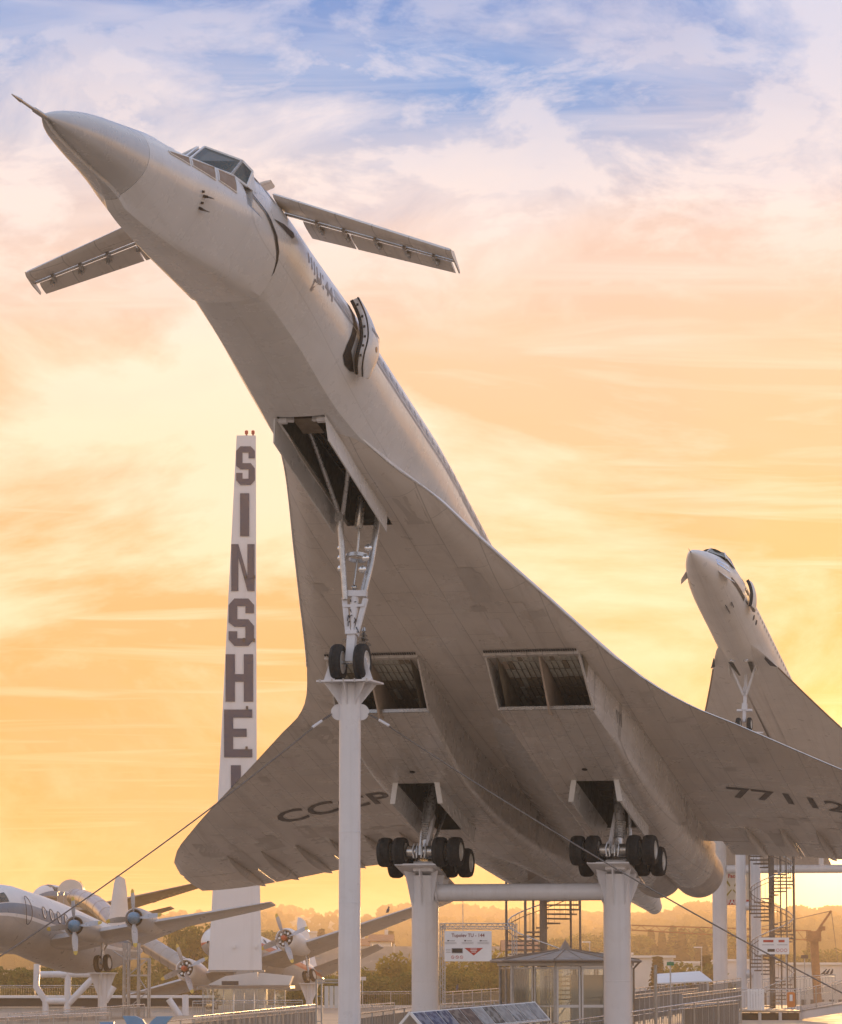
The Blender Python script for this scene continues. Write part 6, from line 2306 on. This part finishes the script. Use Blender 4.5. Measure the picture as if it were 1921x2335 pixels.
# ------------------------------------------------------------------ spiral stairs
def spiral(px, Y, z0, z1, r, label, a0, turn=20.0, rise=.2, col=.17, dirn=1, posts=()):
    c = at(px, 2237, Y)
    root = empty('spiral_stair', (c.x, Y, z0)); tag(root, label, 'stair', 'spiral stairs')
    H = z1 - z0
    mb = MB(); mb.lathe((0, 0, 0), (0, 0, 1), [(0, col), (H, col)], 16); mb.build('centre_column', M_STAIR, root, 40)
    n = int(H / rise)
    mb = MB(); w = R(turn) * r * .62
    mb.add([(col * .8, -.10, 0), (r, -w / 1.25, 0), (r, w / 1.25, 0), (col * .8, .10, 0), (col * .8, -.10, -.07), (r, -w / 1.25, -.07), (r, w / 1.25, -.07), (col * .8, .10, -.07)],
           [(0, 1, 2, 3), (7, 6, 5, 4), (0, 4, 5, 1), (1, 5, 6, 2), (2, 6, 7, 3), (3, 7, 4, 0)])
    sm = mb.mesh('step', M_STAIR, 0)
    rail = []
    for k in range(n):
        a = R(a0 + dirn * turn * k)
        place_mesh('step', sm, root, Matrix.Translation((0, 0, rise * (k + 1))) @ Matrix.Rotation(a, 4, 'Z'))
        rail.append(Vector((r * math.cos(a), r * math.sin(a), rise * (k + 1) + 1.05)))
    mb = MB(); mb.tube(rail, .03, 8); mb.build('handrail', M_RAIL, root, 60)
    mb = MB(); mb.tube([p - Vector((0, 0, .25)) for p in rail], .02, 6); mb.build('lower_rail', M_STAIR, root, 60)
    mb = MB()
    for k, p in enumerate(rail):
        mb.bar(p - Vector((0, 0, 1.05)), p, .018, .018)
        if k + 1 < len(rail):
            q = (p + rail[k + 1]) / 2; mb.bar(q - Vector((0, 0, 1.0)), q, .018, .018)
    o = mb.build('pickets', M_STAIR, root); o['kind'] = 'stuff'
    for dx, dy, rr, zt in posts:
        mb = MB(); mb.lathe((dx, dy, 0), (dx, dy, 1), [(0, rr), (zt, rr)], 12); mb.build('outer_post', M_STAIR, root, 40)
    return root


spiral(1240, 165, DECK_Z, 8.6, 1.62, 'dark spiral stair behind the sign, below the white cross tube', 150, 20, .2, .17, -1,
       posts=((-1.66, .1, .055, 9), (-.85, -1.4, .06, 9), (-.40, 1.6, .055, 9), (1.28, 1.1, .05, 10.5), (1.66, .2, .05, 10.5), (.35, -1.55, .07, 2.4)))
spiral(1762, 207, DECK_Z, 10.4, 1.22, 'tall spiral stair glowing in the sun behind the twin posts', 200, 24, .2, .16, 1,
       posts=((1.26, 0, .07, 10.4), (.62, 1.1, .04, 10.4), (.75, -1.0, .04, 10.4), (-1.22, .2, .04, 10.4)))


# ------------------------------------------------------------------ glazed kiosk with zinc roof
def kiosk():
    Y = 135.0
    c = at(1290, 2237, Y)
    root = empty('glazed_kiosk', (c.x, Y, DECK_Z)); tag(root, 'octagonal glazed kiosk with low zinc roof and pointed cap', 'kiosk')
    ze = at(1290, 2190, Y).z - DECK_Z; zr = at(1290, 2167, Y).z - DECK_Z; zt = at(1290, 2142, Y).z - DECK_Z
    off = R(12)
    n = 8
    re, rw = 2.74, 2.42
    V = lambda r_, k, z: Vector((r_ * math.cos(off + 2 * PI * (k + .5) / n), r_ * math.sin(off + 2 * PI * (k + .5) / n), z))
    for k in range(n):
        mb = MB(); mb.plate([V(re, k, ze), V(re, k + 1, ze), V(.3, k + 1, zr), V(.3, k, zr)], .03); rp = mb.build('roof_panel', M_ZINC, root)
        mb = MB(); mb.bar(V(re, k, ze + .03), V(.3, k, zr + .03), .05, .05); mb.build('ridge_seam', M_ZINC, root)
        m_ = (V(re, k, ze) + V(re, k + 1, ze)) / 2; m2 = (V(.3, k, zr) + V(.3, k + 1, zr)) / 2
        mb = MB(); mb.bar(m_ + Vector((0, 0, .02)), m2 + Vector((0, 0, .02)), .03, .03); mb.build('standing_seam', M_ZINC, root)
        mb = MB(); mb.tube([V(re + .03, k, ze - .03), V(re + .03, k + 1, ze - .03)], .055, 8); mb.build('gutter', M_ZINC, root, 40)
        mb = MB(); mb.bar(V(rw + .05, k, ze - .14), V(rw + .05, k + 1, ze - .14), .12, .12); mb.build('eaves_beam', M_WALLW, root)
        # wall bay
        a, b = V(rw, k, 0), V(rw, k + 1, 0)
        d = (b - a)
        nrm = Vector((d.y, -d.x, 0)).normalized()
        fm = M_FRAMEW if k in (5, 6) else M_GALV
        zh = ze - .2
        mb = MB(); mb.bar(a, a + Vector((0, 0, zh)), .09, .09, d); mb.build('mullion', M_GALV, root)
        leaf_n = 2
        for j in range(leaf_n):
            p, q = a + d * (j / leaf_n + .03), a + d * ((j + 1) / leaf_n - .03)
            fr_ = empty('window'); fr_.parent = root
            t = .10 if k in (5, 6) else .05
            U = Vector((0, 0, 1))
            mb = MB(); mb.bar(p, p + U * (zh - .05), t, .06, d); mb.bar(q, q + U * (zh - .05), t, .06, d)
            for z in (.06, 1.08, zh - .08): mb.bar(p + U * z, q + U * z, .06, t, U)
            mb.build('frame', fm, fr_)
            mb = MB(); mb.plate([p + U * .1, q + U * .1, q + U * (zh - .1), p + U * (zh - .1)], .01); mb.build('pane', M_GLASS, fr_)
    mb = MB()
    cap = [Vector((.30 * math.cos(off + PI / 4 * (2 * k + 1)), .30 * math.sin(off + PI / 4 * (2 * k + 1)), zr)) for k in range(4)]
    mb.add(cap + [Vector((0, 0, zt))], [(0, 1, 4), (1, 2, 4), (2, 3, 4), (3, 0, 4), (3, 2, 1, 0)]); mb.build('roof_cap', M_ZINC, root)
    mb = MB(); mb.tube([V(re + .05, 7, ze), V(rw + .1, 7, ze - .3), V(rw + .1, 7, 0)], .035, 8); mb.build('downpipe', M_ZINC, root, 40)
    mb = MB(); mb.box((.9, .6, 1.1), (1.3, .8, 2.2)); mb.build('inner_lift_shaft', M_WALLW, root)
    mb = MB(); mb.bar((-.6, .4, .2), (.2, .2, 1.3), .05, .05); mb.build('inner_stair_rail', M_RAIL, root)


kiosk()


# ------------------------------------------------------------------ information sign in its truss gate
def sign_gate():
    Y = 150.0
    P = lambda x, y, dy=0.0: at(x, y, Y) + Vector((0, dy, 0))
    o = Vector((at(1004, 2237, Y).x, Y, DECK_Z))
    root = empty('truss_gate', o); tag(root, 'lattice truss gate frame carrying the white information sign', 'gate')
    def truss(a, b, off, n, nm):
        off = Vector(off)
        mb = MB()
        for c in (Vector((0, 0, 0)), off): mb.tube([a + c, b + c], .022, 6)
        mb.tube([a + off / 2 + Vector((0, .2, 0)), b + off / 2 + Vector((0, .2, 0))], .022, 6)
        for k in range(n):
            p, q = a.lerp(b, k / n), a.lerp(b, (k + 1) / n); m = a.lerp(b, (k + .5) / n)
            mb.tube([p, m + off, q], .012, 5); mb.tube([p + off, m + off / 2 + Vector((0, .2, 0)), q + off], .012, 5)
        mb.build(nm, M_GALV, root, 60)
    truss(P(1003, 2106) - o, P(1172, 2106) - o, (0, 0, -.22), 14, 'top_truss')
    truss(P(1004, 2335) - o, P(1004, 2106) - o, (.2, 0, 0), 16, 'truss_post')
    truss(P(1168, 2335) - o, P(1168, 2106) - o, (.2, 0, 0), 16, 'truss_post')
    s0, s1 = P(1014, 2123, -.08), P(1121.5, 2192, -.08)
    sg = empty('information_sign', ((s0.x + s1.x) / 2, Y - .08, s1.z)); tag(sg, 'white information sign with maroon heading and red triangle, hung in the truss gate', 'sign')
    w, h = s1.x - s0.x, s0.z - s1.z
    mb = MB(); mb.box((0, 0, h / 2), (w, .06, h)); mb.build('board', M_SIGNW, sg)
    fx = lambda u: (u - .5) * w
    def flat(pts, nm, m, yo=-.036):
        mb = MB(); mb.add([(fx(u), yo, (1 - v) * h) for u, v in pts], [tuple(range(len(pts)))]); return mb.build(nm, m, sg)
    def write(txt, u, v, hh, wd, m, nm):
        vs_, fs = text_mesh(txt, 1.0, .015)
        xs = [p.x for p in vs_]; ys = [p.y for p in vs_]
        sx, sy = wd * w / (max(xs) - min(xs)), hh * h / (max(ys) - min(ys))
        mx, my = (max(xs) + min(xs)) / 2, (max(ys) + min(ys)) / 2
        me = bpy.data.meshes.new(nm); me.from_pydata([(fx(u) + (p.x - mx) * sx, -.036, (1 - v) * h + (p.y - my) * sy) for p in vs_], [], fs)
        me.materials.append(m); place_mesh(nm, me, sg)
    write('Tupolev TU - 144', .5, .16, .155, .70, mat('sign_maroon', (.22, .035, .03), .5), 'heading')
    MG = mat('print_grey', (.30, .29, .29), .6)
    for cx in (.13, .49, .82):
        flat([(cx - .07, .30), (cx - .03, .30), (cx - .03, .34), (cx - .07, .34)], 'flag', M_DARK)
        flat([(cx - .02, .315), (cx + .09, .315), (cx + .09, .335), (cx - .02, .335)], 'print_line', MG)
        for k in range(3):
            u = .13 - .02 * (k % 2)
            flat([(cx - u, .37 + .025 * k), (cx + u, .37 + .025 * k), (cx + u, .378 + .025 * k), (cx - u, .378 + .025 * k)], 'print_line', MG)
    flat([(.15, .565), (.39, .565), (.39, .735), (.15, .735)], 'display_frame', MG)
    flat([(.165, .585), (.375, .585), (.375, .715), (.165, .715)], 'display', M_BLACK, -.039)
    for k in range(3): flat([(.03, .60 + .05 * k), (.13, .60 + .05 * k), (.13, .613 + .05 * k), (.03, .613 + .05 * k)], 'print_line', MG)
    flat([(.42, .56), (.82, .56), (.62, .81)], 'triangle', M_RED)
    for k, (a, b) in enumerate(((.55, .69), (.55, .69), (.57, .67))): flat([(a, .585 + .05 * k), (b, .585 + .05 * k), (b, .605 + .05 * k), (a, .605 + .05 * k)], 'print_line', M_SIGNW, -.039)
    for cx in (.175, .27, .36):
        mb = MB()
        ring_o = [(fx(cx) + .065 * math.cos(t), -.037, .135 * h + .065 * math.sin(t)) for t in np.linspace(0, 2 * PI, 19)[:-1]]
        ring_i = [(fx(cx) + .050 * math.cos(t), -.037, .135 * h + .050 * math.sin(t)) for t in np.linspace(0, 2 * PI, 19)[:-1]]
        mb.loft([ring_o, ring_i], cap=False); mb.bar((fx(cx) - .045, -.037, .135 * h + .045), (fx(cx) + .045, -.037, .135 * h - .045), .012, .012); mb.build('prohibition_mark', M_RED, sg)


sign_gate()

# second notice board by the glowing stair
Y = 200.0
a, b = at(1731, 2138, Y), at(1800, 2176, Y)
nb = empty('notice_board', ((a.x + b.x) / 2, Y, b.z)); tag(nb, 'white notice board with two red blocks before the glowing spiral stair', 'sign')
w, h = b.x - a.x, a.z - b.z
mb = MB(); mb.box((0, 0, h / 2), (w, .06, h)); mb.build('board', M_SIGNW, nb)
for u0, u1, v0, v1, m_, nm in ((.14, .48, .14, .28, M_RED, 'red_block'), (.65, .85, .14, .28, M_RED, 'red_block'), (.28, .52, .68, .85, M_BLACK, 'display'), (.1, .5, .42, .45, MATS['print_grey'], 'print_line'), (.6, .95, .42, .45, MATS['print_grey'], 'print_line')):
    mb = MB(); mb.box(((u0 + u1) / 2 * w - w / 2, -.035, (1 - (v0 + v1) / 2) * h), ((u1 - u0) * w, .012, (v1 - v0) * h)); mb.build(nm, m_, nb)
for cx in (.62, .75, .88):
    mb = MB(); mb.lathe((cx * w - w / 2, -.03, .24 * h), (cx * w - w / 2, -.06, .24 * h), [(0, .09), (.012, .09), (.012, .07), (.0, .07)], 16, cap=False); mb.build('prohibition_mark', M_RED, nb)
for x in (-.4, .4):
    mb = MB(); mb.bar((x * w, .06, -2.5), (x * w, .06, h), .05, .05); mb.build('post', M_GALV, nb)

# restaurant banner between the far posts
Y = 236.0
a, b = at(1656, 1992, Y), at(1720, 2064, Y)
bn = empty('restaurant_banner', ((a.x + b.x) / 2, Y, b.z)); tag(bn, 'tall pale banner with fork and knife hanging between white posts', 'banner')
w, h = b.x - a.x, a.z - b.z
mb = MB(); mb.box((0, 0, h / 2), (w, .03, h)); mb.build('cloth', mat('banner_cloth', (.72, .66, .56), .7), bn)
mb = MB(); mb.box((0, -.02, .09 * h), (w, .012, .16 * h)); mb.build('foot_band', M_RED, bn)
vs_, fs = text_mesh('FAHR', .40, .01, 'LEFT'); me = bpy.data.meshes.new('lettering'); me.from_pydata([(p.x - w / 2 + .05, -.032, .09 * h + p.y) for p in vs_], [], fs); me.materials.append(M_SIGNW); place_mesh('lettering', me, bn)
vs_, fs = text_mesh('Face', .34, .01, 'LEFT'); me = bpy.data.meshes.new('lettering'); me.from_pydata([(p.x - w / 2 + .12, -.022, .92 * h + p.y) for p in vs_], [], fs); me.materials.append(M_RED); place_mesh('lettering', me, bn)
MY = mat('print_mustard', (.35, .28, .05), .6)
for sx in (-1, 1):
    c = -w * .28
    mb = MB(); mb.plate([(c + sx * .12, -.025, .62 * h), (c + sx * .30, -.025, .78 * h), (c + sx * .42, -.025, .74 * h), (c + sx * .16, -.025, .58 * h)], .01); mb.build('cutlery_mark', MY, bn)
    mb = MB(); mb.plate([(c + sx * .02, -.025, .48 * h), (c + sx * .38, -.025, .26 * h), (c + sx * .44, -.025, .30 * h), (c + sx * .08, -.025, .50 * h)], .01); mb.build('cutlery_mark', MY, bn)


# ------------------------------------------------------------------ long display desk
def display_desk():
    p0, p1 = at(936, 2309, 85), at(1217, 2285, 93)
    root = empty('display_desk', (p0.x, p0.y, DECK_Z)); tag(root, 'long sloping desk of printed display boards at the bottom edge', 'display')
    o = Vector((p0.x, p0.y, DECK_Z))
    d = p1 - p0; L = d.length; dn = d.normalized()
    fwd = Vector((dn.y, -dn.x, 0)).normalized()
    if fwd.y > 0: fwd = -fwd
    dv = fwd * .40 + Vector((0, 0, -.44))
    bdv = -fwd * .40 + Vector((0, 0, -.44))
    a = p0 - o
    n = 11
    cols = [((.03, .04, .10), (.30, .32, .42)), ((.035, .045, .14), (.25, .28, .40)), ((.03, .04, .12), (.35, .36, .42)), ((.10, .055, .03), (.35, .28, .22)), ((.09, .05, .03), (.30, .2, .15)), ((.35, .34, .33), (.6, .6, .6)), ((.10, .08, .06), (.42, .40, .36)), ((.30, .29, .28), (.55, .54, .52)), ((.2, .2, .2), (.6, .6, .6)), ((.32, .32, .32), (.62, .62, .62)), ((.28, .28, .29), (.55, .55, .55))]
    mb = MB(); mb.plate([a, a + d, a + d + dv, a + dv], .02); mb.build('desk_face', M_FRAMEW, root)
    mb = MB(); mb.plate([a, a + d, a + d + bdv, a + bdv], .02); mb.build('desk_back', M_FRAMEW, root)
    nrm = d.cross(dv).normalized()
    if nrm.z < 0: nrm = -nrm
    for k in range(n):
        q0, q1 = a + d * ((k + .05) / n) + nrm * .02, a + d * ((k + .95) / n) + nrm * .02
        c0, c1 = cols[k]; c0 = tuple(x * .7 for x in c0); c1 = tuple(x * .55 for x in c1)
        m_ = bpy.data.materials.new('print_%02d' % k); m_.use_nodes = True
        nt = m_.node_tree; bs = nt.nodes['Principled BSDF']; bs.inputs['Roughness'].default_value = .6
        tc = nt.nodes.new('ShaderNodeTexCoord'); nz = nt.nodes.new('ShaderNodeTexNoise'); nz.inputs['Scale'].default_value = 6; nz.inputs['Detail'].default_value = 3
        cr = nt.nodes.new('ShaderNodeValToRGB'); cr.color_ramp.elements[0].position = .47; cr.color_ramp.elements[1].position = .53
        cr.color_ramp.elements[0].color = (*c0, 1); cr.color_ramp.elements[1].color = (*c1, 1)
        nt.links.new(tc.outputs['Object'], nz.inputs['Vector']); nt.links.new(nz.outputs[0], cr.inputs[0]); nt.links.new(cr.outputs[0], bs.inputs['Base Color'])
        mb = MB(); mb.plate([q0 + dv * .06, q1 + dv * .06, q1 + dv * .94, q0 + dv * .94], .012); mb.build('printed_board', m_, root)
    for t in (0, 1):
        q = a + d * t
        mb = MB(); mb.bar(q, q + dv * 1.05, .06, .06); mb.bar(q, q + bdv * 1.05, .06, .06); mb.bar(q + dv * .9, q + bdv * .9, .05, .05); mb.build('end_frame', M_FRAMEW, root)
    mb = MB(); mb.tube([a + dv * 1.03, a + d + dv * 1.03], .03, 8); mb.build('front_rail', M_RAIL, root, 40)
    for k in range(6):
        q = a + d * (k / 5) + Vector((0, 0, -.32))
        mb = MB(); mb.bar(q, Vector((q.x, q.y, 0)), .05, .05); mb.build('leg', M_GALV, root)


display_desk()


# ------------------------------------------------------------------ left-hand site
def white_hall():
    Y = 236
    a, b = at(-40, 2297, Y), at(470, 2297, Y)
    root = empty('corrugated_hall', (a.x, Y, -4)); tag(root, 'low white corrugated hall with black fascia along the bottom left', 'building')
    w, h = b.x - a.x, a.z + 4
    mb = MB()
    n = 90
    for k in range(n):
        x = w * k / n
        mb.box((x + w / n / 2, .05 if k % 2 else 0, h / 2), (w / n, .1, h))
    o = mb.build('corrugated_wall', M_WALLW, root); o['kind'] = 'stuff'
    mb = MB(); mb.box((w / 2, 3, h + .3), (w, 6.5, .52)); mb.build('fascia', M_BLACK, root)
    mb = MB(); mb.box((w / 2, 3, h + .66), (w + .4, 7, .14)); mb.build('roof_edge', M_ROOFW, root)


white_hall()


def pipe_frame():
    Y = 214
    P = lambda x, y: at(x, y, Y)
    o = Vector((P(95, 2300).x, Y, DECK_Z))
    root = empty('pipe_frame', o); tag(root, 'bent white pipe frame below the blue-spinner airliner', 'frame')
    for pts in ([(85, 2198), (83, 2250), (104, 2282), (105, 2320)], [(92, 2222), (228, 2221)], [(156, 2214), (153, 2320)], [(157, 2288), (222, 2220)], [(240, 2284), (260, 2250)], [(105, 2283), (156, 2283)], [(385, 2278), (412, 2318)], [(423, 2268), (424, 2320)]):
        mb = MB(); mb.tube([P(*p) - o for p in pts], .19, 14); mb.build('pipe', M_WHITEMETAL, root, 50)


pipe_frame()


def scaffold():
    Y = 200
    P = lambda x, y: at(x, y, Y)
    o = Vector((P(315, 2300).x, Y, DECK_Z))
    root = empty('scaffold_tower', o); tag(root, 'slender scaffold stair tower beside the wheels of the blue-spinner airliner', 'scaffold')
    zt = P(300, 2150).z - DECK_Z
    for px, top in ((281, 2150), (291, 2150), (314, 2150), (338, 2185)):
        x = P(px, 2300).x - o.x
        for dy in (0, 1.2):
            mb = MB(); mb.tube([(x, dy, 0), (x, dy, P(px, top).z - DECK_Z)], .05, 8); mb.build('standard', M_GALV, root, 40)
    for k in range(16):
        py = 2165 + k * 11
        if py > 2325: break
        mb = MB(); mb.bar(P(281, py) - o, P(291, py) - o, .04, .04); mb.build('rung', M_GALV, root)
    for py in (2187, 2225, 2262, 2300):
        a, b = P(291, py) - o, P(338, py) - o
        mb = MB(); mb.bar(a, b, .06, .06); mb.build('ledger', M_GALV, root)
        mb = MB(); mb.box((a + b) / 2 + Vector((0, .6, .04)), ((b - a).x, 1.1, .05)); mb.build('platform_board', M_GALV, root)
    for k, (p, q) in enumerate((((291, 2300), (338, 2262)), ((338, 2262), (314, 2225)), ((291, 2225), (338, 2187)), ((258, 2168), (291, 2190)))):
        mb = MB(); mb.tube([P(*p) - o, P(*q) - o], .035, 6); mb.build('brace', M_GALV, root)


scaffold()


def shed():
    Y = 222
    a, b = at(452, 2254, Y), at(662, 2254, Y)
    root = empty('glazed_shed', (a.x, Y, DECK_Z)); tag(root, 'glazed shed with thin flat roof around the pylon pedestal', 'shed')
    w, h = b.x - a.x, a.z - DECK_Z
    mb = MB(); mb.box((w / 2, 4, h + .08), (w, 9, .16)); mb.build('roof', M_ZINC, root)
    mb = MB(); mb.box((w / 2, -.4, h + .02), (w + .1, .12, .12)); mb.build('roof_edge', M_GALV, root)
    for k in range(9):
        x = .3 + k * (w - .6) / 8
        mb = MB(); mb.bar((x, 0, 0), (x, 0, h), .07, .07); mb.build('mullion', M_FRAMEW if k % 2 else M_GALV, root)
        if k < 8:
            x2 = .3 + (k + 1) * (w - .6) / 8
            mb = MB(); mb.plate([(x + .04, 0, .1), (x2 - .04, 0, .1), (x2 - .04, 0, h - .05), (x + .04, 0, h - .05)], .01); mb.build('pane', M_GLASS, root)
    mb = MB(); mb.prism([(w * .62, 1, h + .2), (w * .98, 1, h + .2), (w * 1.02, 1, h + .75), (w * .66, 1, h + .95)], (0, 3, 0)); mb.build('skylight', M_WALLW, root)
    mb = MB(); mb.prism([(w * .05, 5, h + .2), (w * .60, 5, h + .2), (w * .60, 5, h + 1.0), (w * .25, 5, h + .75)], (0, 2, 0)); mb.build('rear_roof', M_WALLW, root)
    mb = MB(); mb.box((w * .35, -.1, h + .32), (1.0, .5, .25)); mb.build('roof_unit', M_DARK, root)


shed()

# blue wing-shaped shapes and box at the bottom edge
for k, (x0, x1, lab) in enumerate(((280, 333, 'sky-blue wing-shaped fin at the bottom edge, left of its pair'), (338, 394, 'sky-blue wing-shaped fin at the bottom edge, right of its pair'))):
    Y = 118
    o = at((x0 + x1) / 2, 2340, Y)
    root = empty('blue_fin', (o.x, Y, DECK_Z)); tag(root, lab, 'sculpture', 'blue fins')
    O = Vector((o.x, Y, DECK_Z))
    top = [(x0, 2316.5), (x0 + (x1 - x0) * .55, 2317), (x0 + (x1 - x0) * .85, 2324), (x1, 2337)] if k == 0 else [(x0, 2337), (x0 + (x1 - x0) * .2, 2325), (x0 + (x1 - x0) * .35, 2318), (x1, 2317)]
    bot = [(x0 + 8, 2338), (x0 + 20, 2342)] if k == 0 else [(x1 - 16, 2340), (x0 + 10, 2346)]
    pts = [at(x, y, Y) - O for x, y in top] + ([at(x1 - 10, 2344, Y) - O, at(x0 + 12, 2340, Y) - O] if k == 0 else [at(x1 - 22, 2342, Y) - O])
    mb = MB(); mb.prism(pts, (0, .5, 0)); mb.build('panel', M_SKYBLUE, root)
    mb = MB(); mb.tube([Vector((0, .2, 0)), Vector((0, .2, .25))], .1, 8); mb.build('stem', M_GALV, root)
Y = 118
a = at(245, 2330, Y)
mb = MB(); mb.box((a.x, Y, (a.z + DECK_Z) / 2), (.45, .4, a.z - DECK_Z)); o = mb.build('blue_box', M_SKYBLUE); tag(o, 'small sky-blue box at the bottom edge under the white post', 'box')

# pale tent roof and posts with signs on the right
Y = 178
a, b = at(1500, 2222, Y), at(1625, 2243, Y)
tr = empty('tent_roof', (a.x, Y, b.z)); tag(tr, 'sunlit white awning roof beyond the railings', 'awning')
w, h = b.x - a.x, a.z - b.z
mb = MB(); mb.plate([(0, 0, .0), (w, .0, .12), (w * .9, 4.5, h + .15), (w * .05, 4.5, h)], .06); mb.build('canvas', M_ROOFW, tr)
for x in (.2, w - .2):
    mb = MB(); mb.bar((x, .1, -2.2), (x, .1, .02), .06, .06); mb.build('post', M_GALV, tr)
for px, y0, Y, lab, gm in ((1529, 2192, 150, 'thin post with green exit sign right of the second thick pillar', (.05, .22, .10)), (1835, 2178, 230, 'thin post with small dark sign beside the glowing stair', (.12, .10, .09)), (827, 2228, 240, 'thin post with two small white signs before the green trees', (.62, .60, .58))):
    t = at(px, y0, Y)
    root = empty('sign_post', (t.x, Y, DECK_Z)); tag(root, lab, 'sign')
    mb = MB(); mb.tube([(0, 0, 0), (0, 0, t.z - DECK_Z)], .03, 8); mb.build('pole', M_GALV, root, 40)
    mb = MB(); mb.box((0, -.03, t.z - DECK_Z - .1), (16 * Y / FPX, .04, 8 * Y / FPX)); mb.build('plate', mat('plate_%d' % px, gm, .5), root)
mb = MB(); p = at(1495, 2200, 120); mb.lathe((p.x, 120, DECK_Z), (p.x, 120, 5), [(0, .055), (p.z - DECK_Z, .055)], 12); o = mb.build('grey_pole', M_GALV, None, 40); tag(o, 'plain grey pole rising through the foreground handrail', 'pole')

# thin mast on the horizon and lamp posts
p = at(1056, 2055, 400); mb = MB(); mb.lathe((p.x, 400, -10), (p.x, 400, 5), [(0, .12), (p.z + 10, .04)], 8); o = mb.build('thin_mast', M_GALV); tag(o, 'thin antenna mast rising above the sign', 'mast')
for px, py in ((1345, 2148), (1600, 2160)):
    p = at(px, py, 430)
    lp = empty('street_lamp', (p.x, 430, -9)); tag(lp, 'street lamp beside the curved stair handrail' if px < 1500 else 'street lamp among the trees left of the flared pillar', 'street lamp', 'street lamps')
    mb = MB(); mb.tube([(0, 0, 0), (0, 0, p.z + 9)], .07, 6); mb.build('pole', M_GALV, lp)
    mb = MB(); mb.box((-.4, 0, p.z + 9), (1.0, .2, .12)); mb.build('lamp_head', M_SIGNW, lp)


# birds
def bird(p, label, s=1.0, rz=0):
    root = empty('perched_bird', p); tag(root, label, 'bird', 'perched birds'); root.rotation_euler = (0, 0, rz); root.scale = (s, s, s)
    mb = MB()
    rings = []
    for t, x, z, r_ in ((0, -.20, .02, .012), (.2, -.11, .05, .035), (.4, -.03, .09, .065), (.6, .04, .145, .062), (.75, .075, .20, .038), (.85, .10, .235, .042), (.95, .13, .245, .025), (1, .175, .235, .004)):
        rings.append([(x, r_ * math.cos(a), z + r_ * math.sin(a)) for a in np.linspace(0, 2 * PI, 11)[:-1]])
    mb.loft(rings)
    for sy in (-.025, .025): mb.tube([(.01, sy, .08), (.015, sy, 0)], .008, 5)
    mb.build('body', M_DARK, root, 60)


wp = at(885, 2083, 250)
bird(at(885, 2082, 246), 'small dark bird perched on the raised wing right of the slim pillar', 1.6, 1.2)
bird(at(1043, 2259, 197), 'small dark bird on the picket railing below the sign', 1.2, 1.4)
for i, (px, rz, lab) in enumerate(((1880, .3, 'first of three dark birds on the far platform railing'), (1888, .6, 'middle of three dark birds on the far platform railing'), (1897, 1.0, 'last of three dark birds on the far platform railing'))):
    bird(at(px, 2222.5, 213.8), lab, 1.2, rz)
# ------------------------------------------------------------------ evening haze
mb = MB(); mb.box((0, 1500, 17.0), (2000, 3900, 62))
hz = bpy.data.objects.new('haze', mb.mesh('haze', [], 0))
COL.objects.link(hz)
tag(hz, 'golden evening haze over the valley', 'haze', kind='stuff')
hm = bpy.data.materials.new('haze_air'); hm.use_nodes = True
nt = hm.node_tree; nt.nodes.clear()
pv = nt.nodes.new('ShaderNodeVolumePrincipled'); om = nt.nodes.new('ShaderNodeOutputMaterial')
pv.inputs['Color'].default_value = (.99, .82, .60, 1)
pv.inputs['Density'].default_value = 0.00034
pv.inputs['Anisotropy'].default_value = 0.48
nt.links.new(pv.outputs[0], om.inputs['Volume'])
hz.data.materials.append(hm)
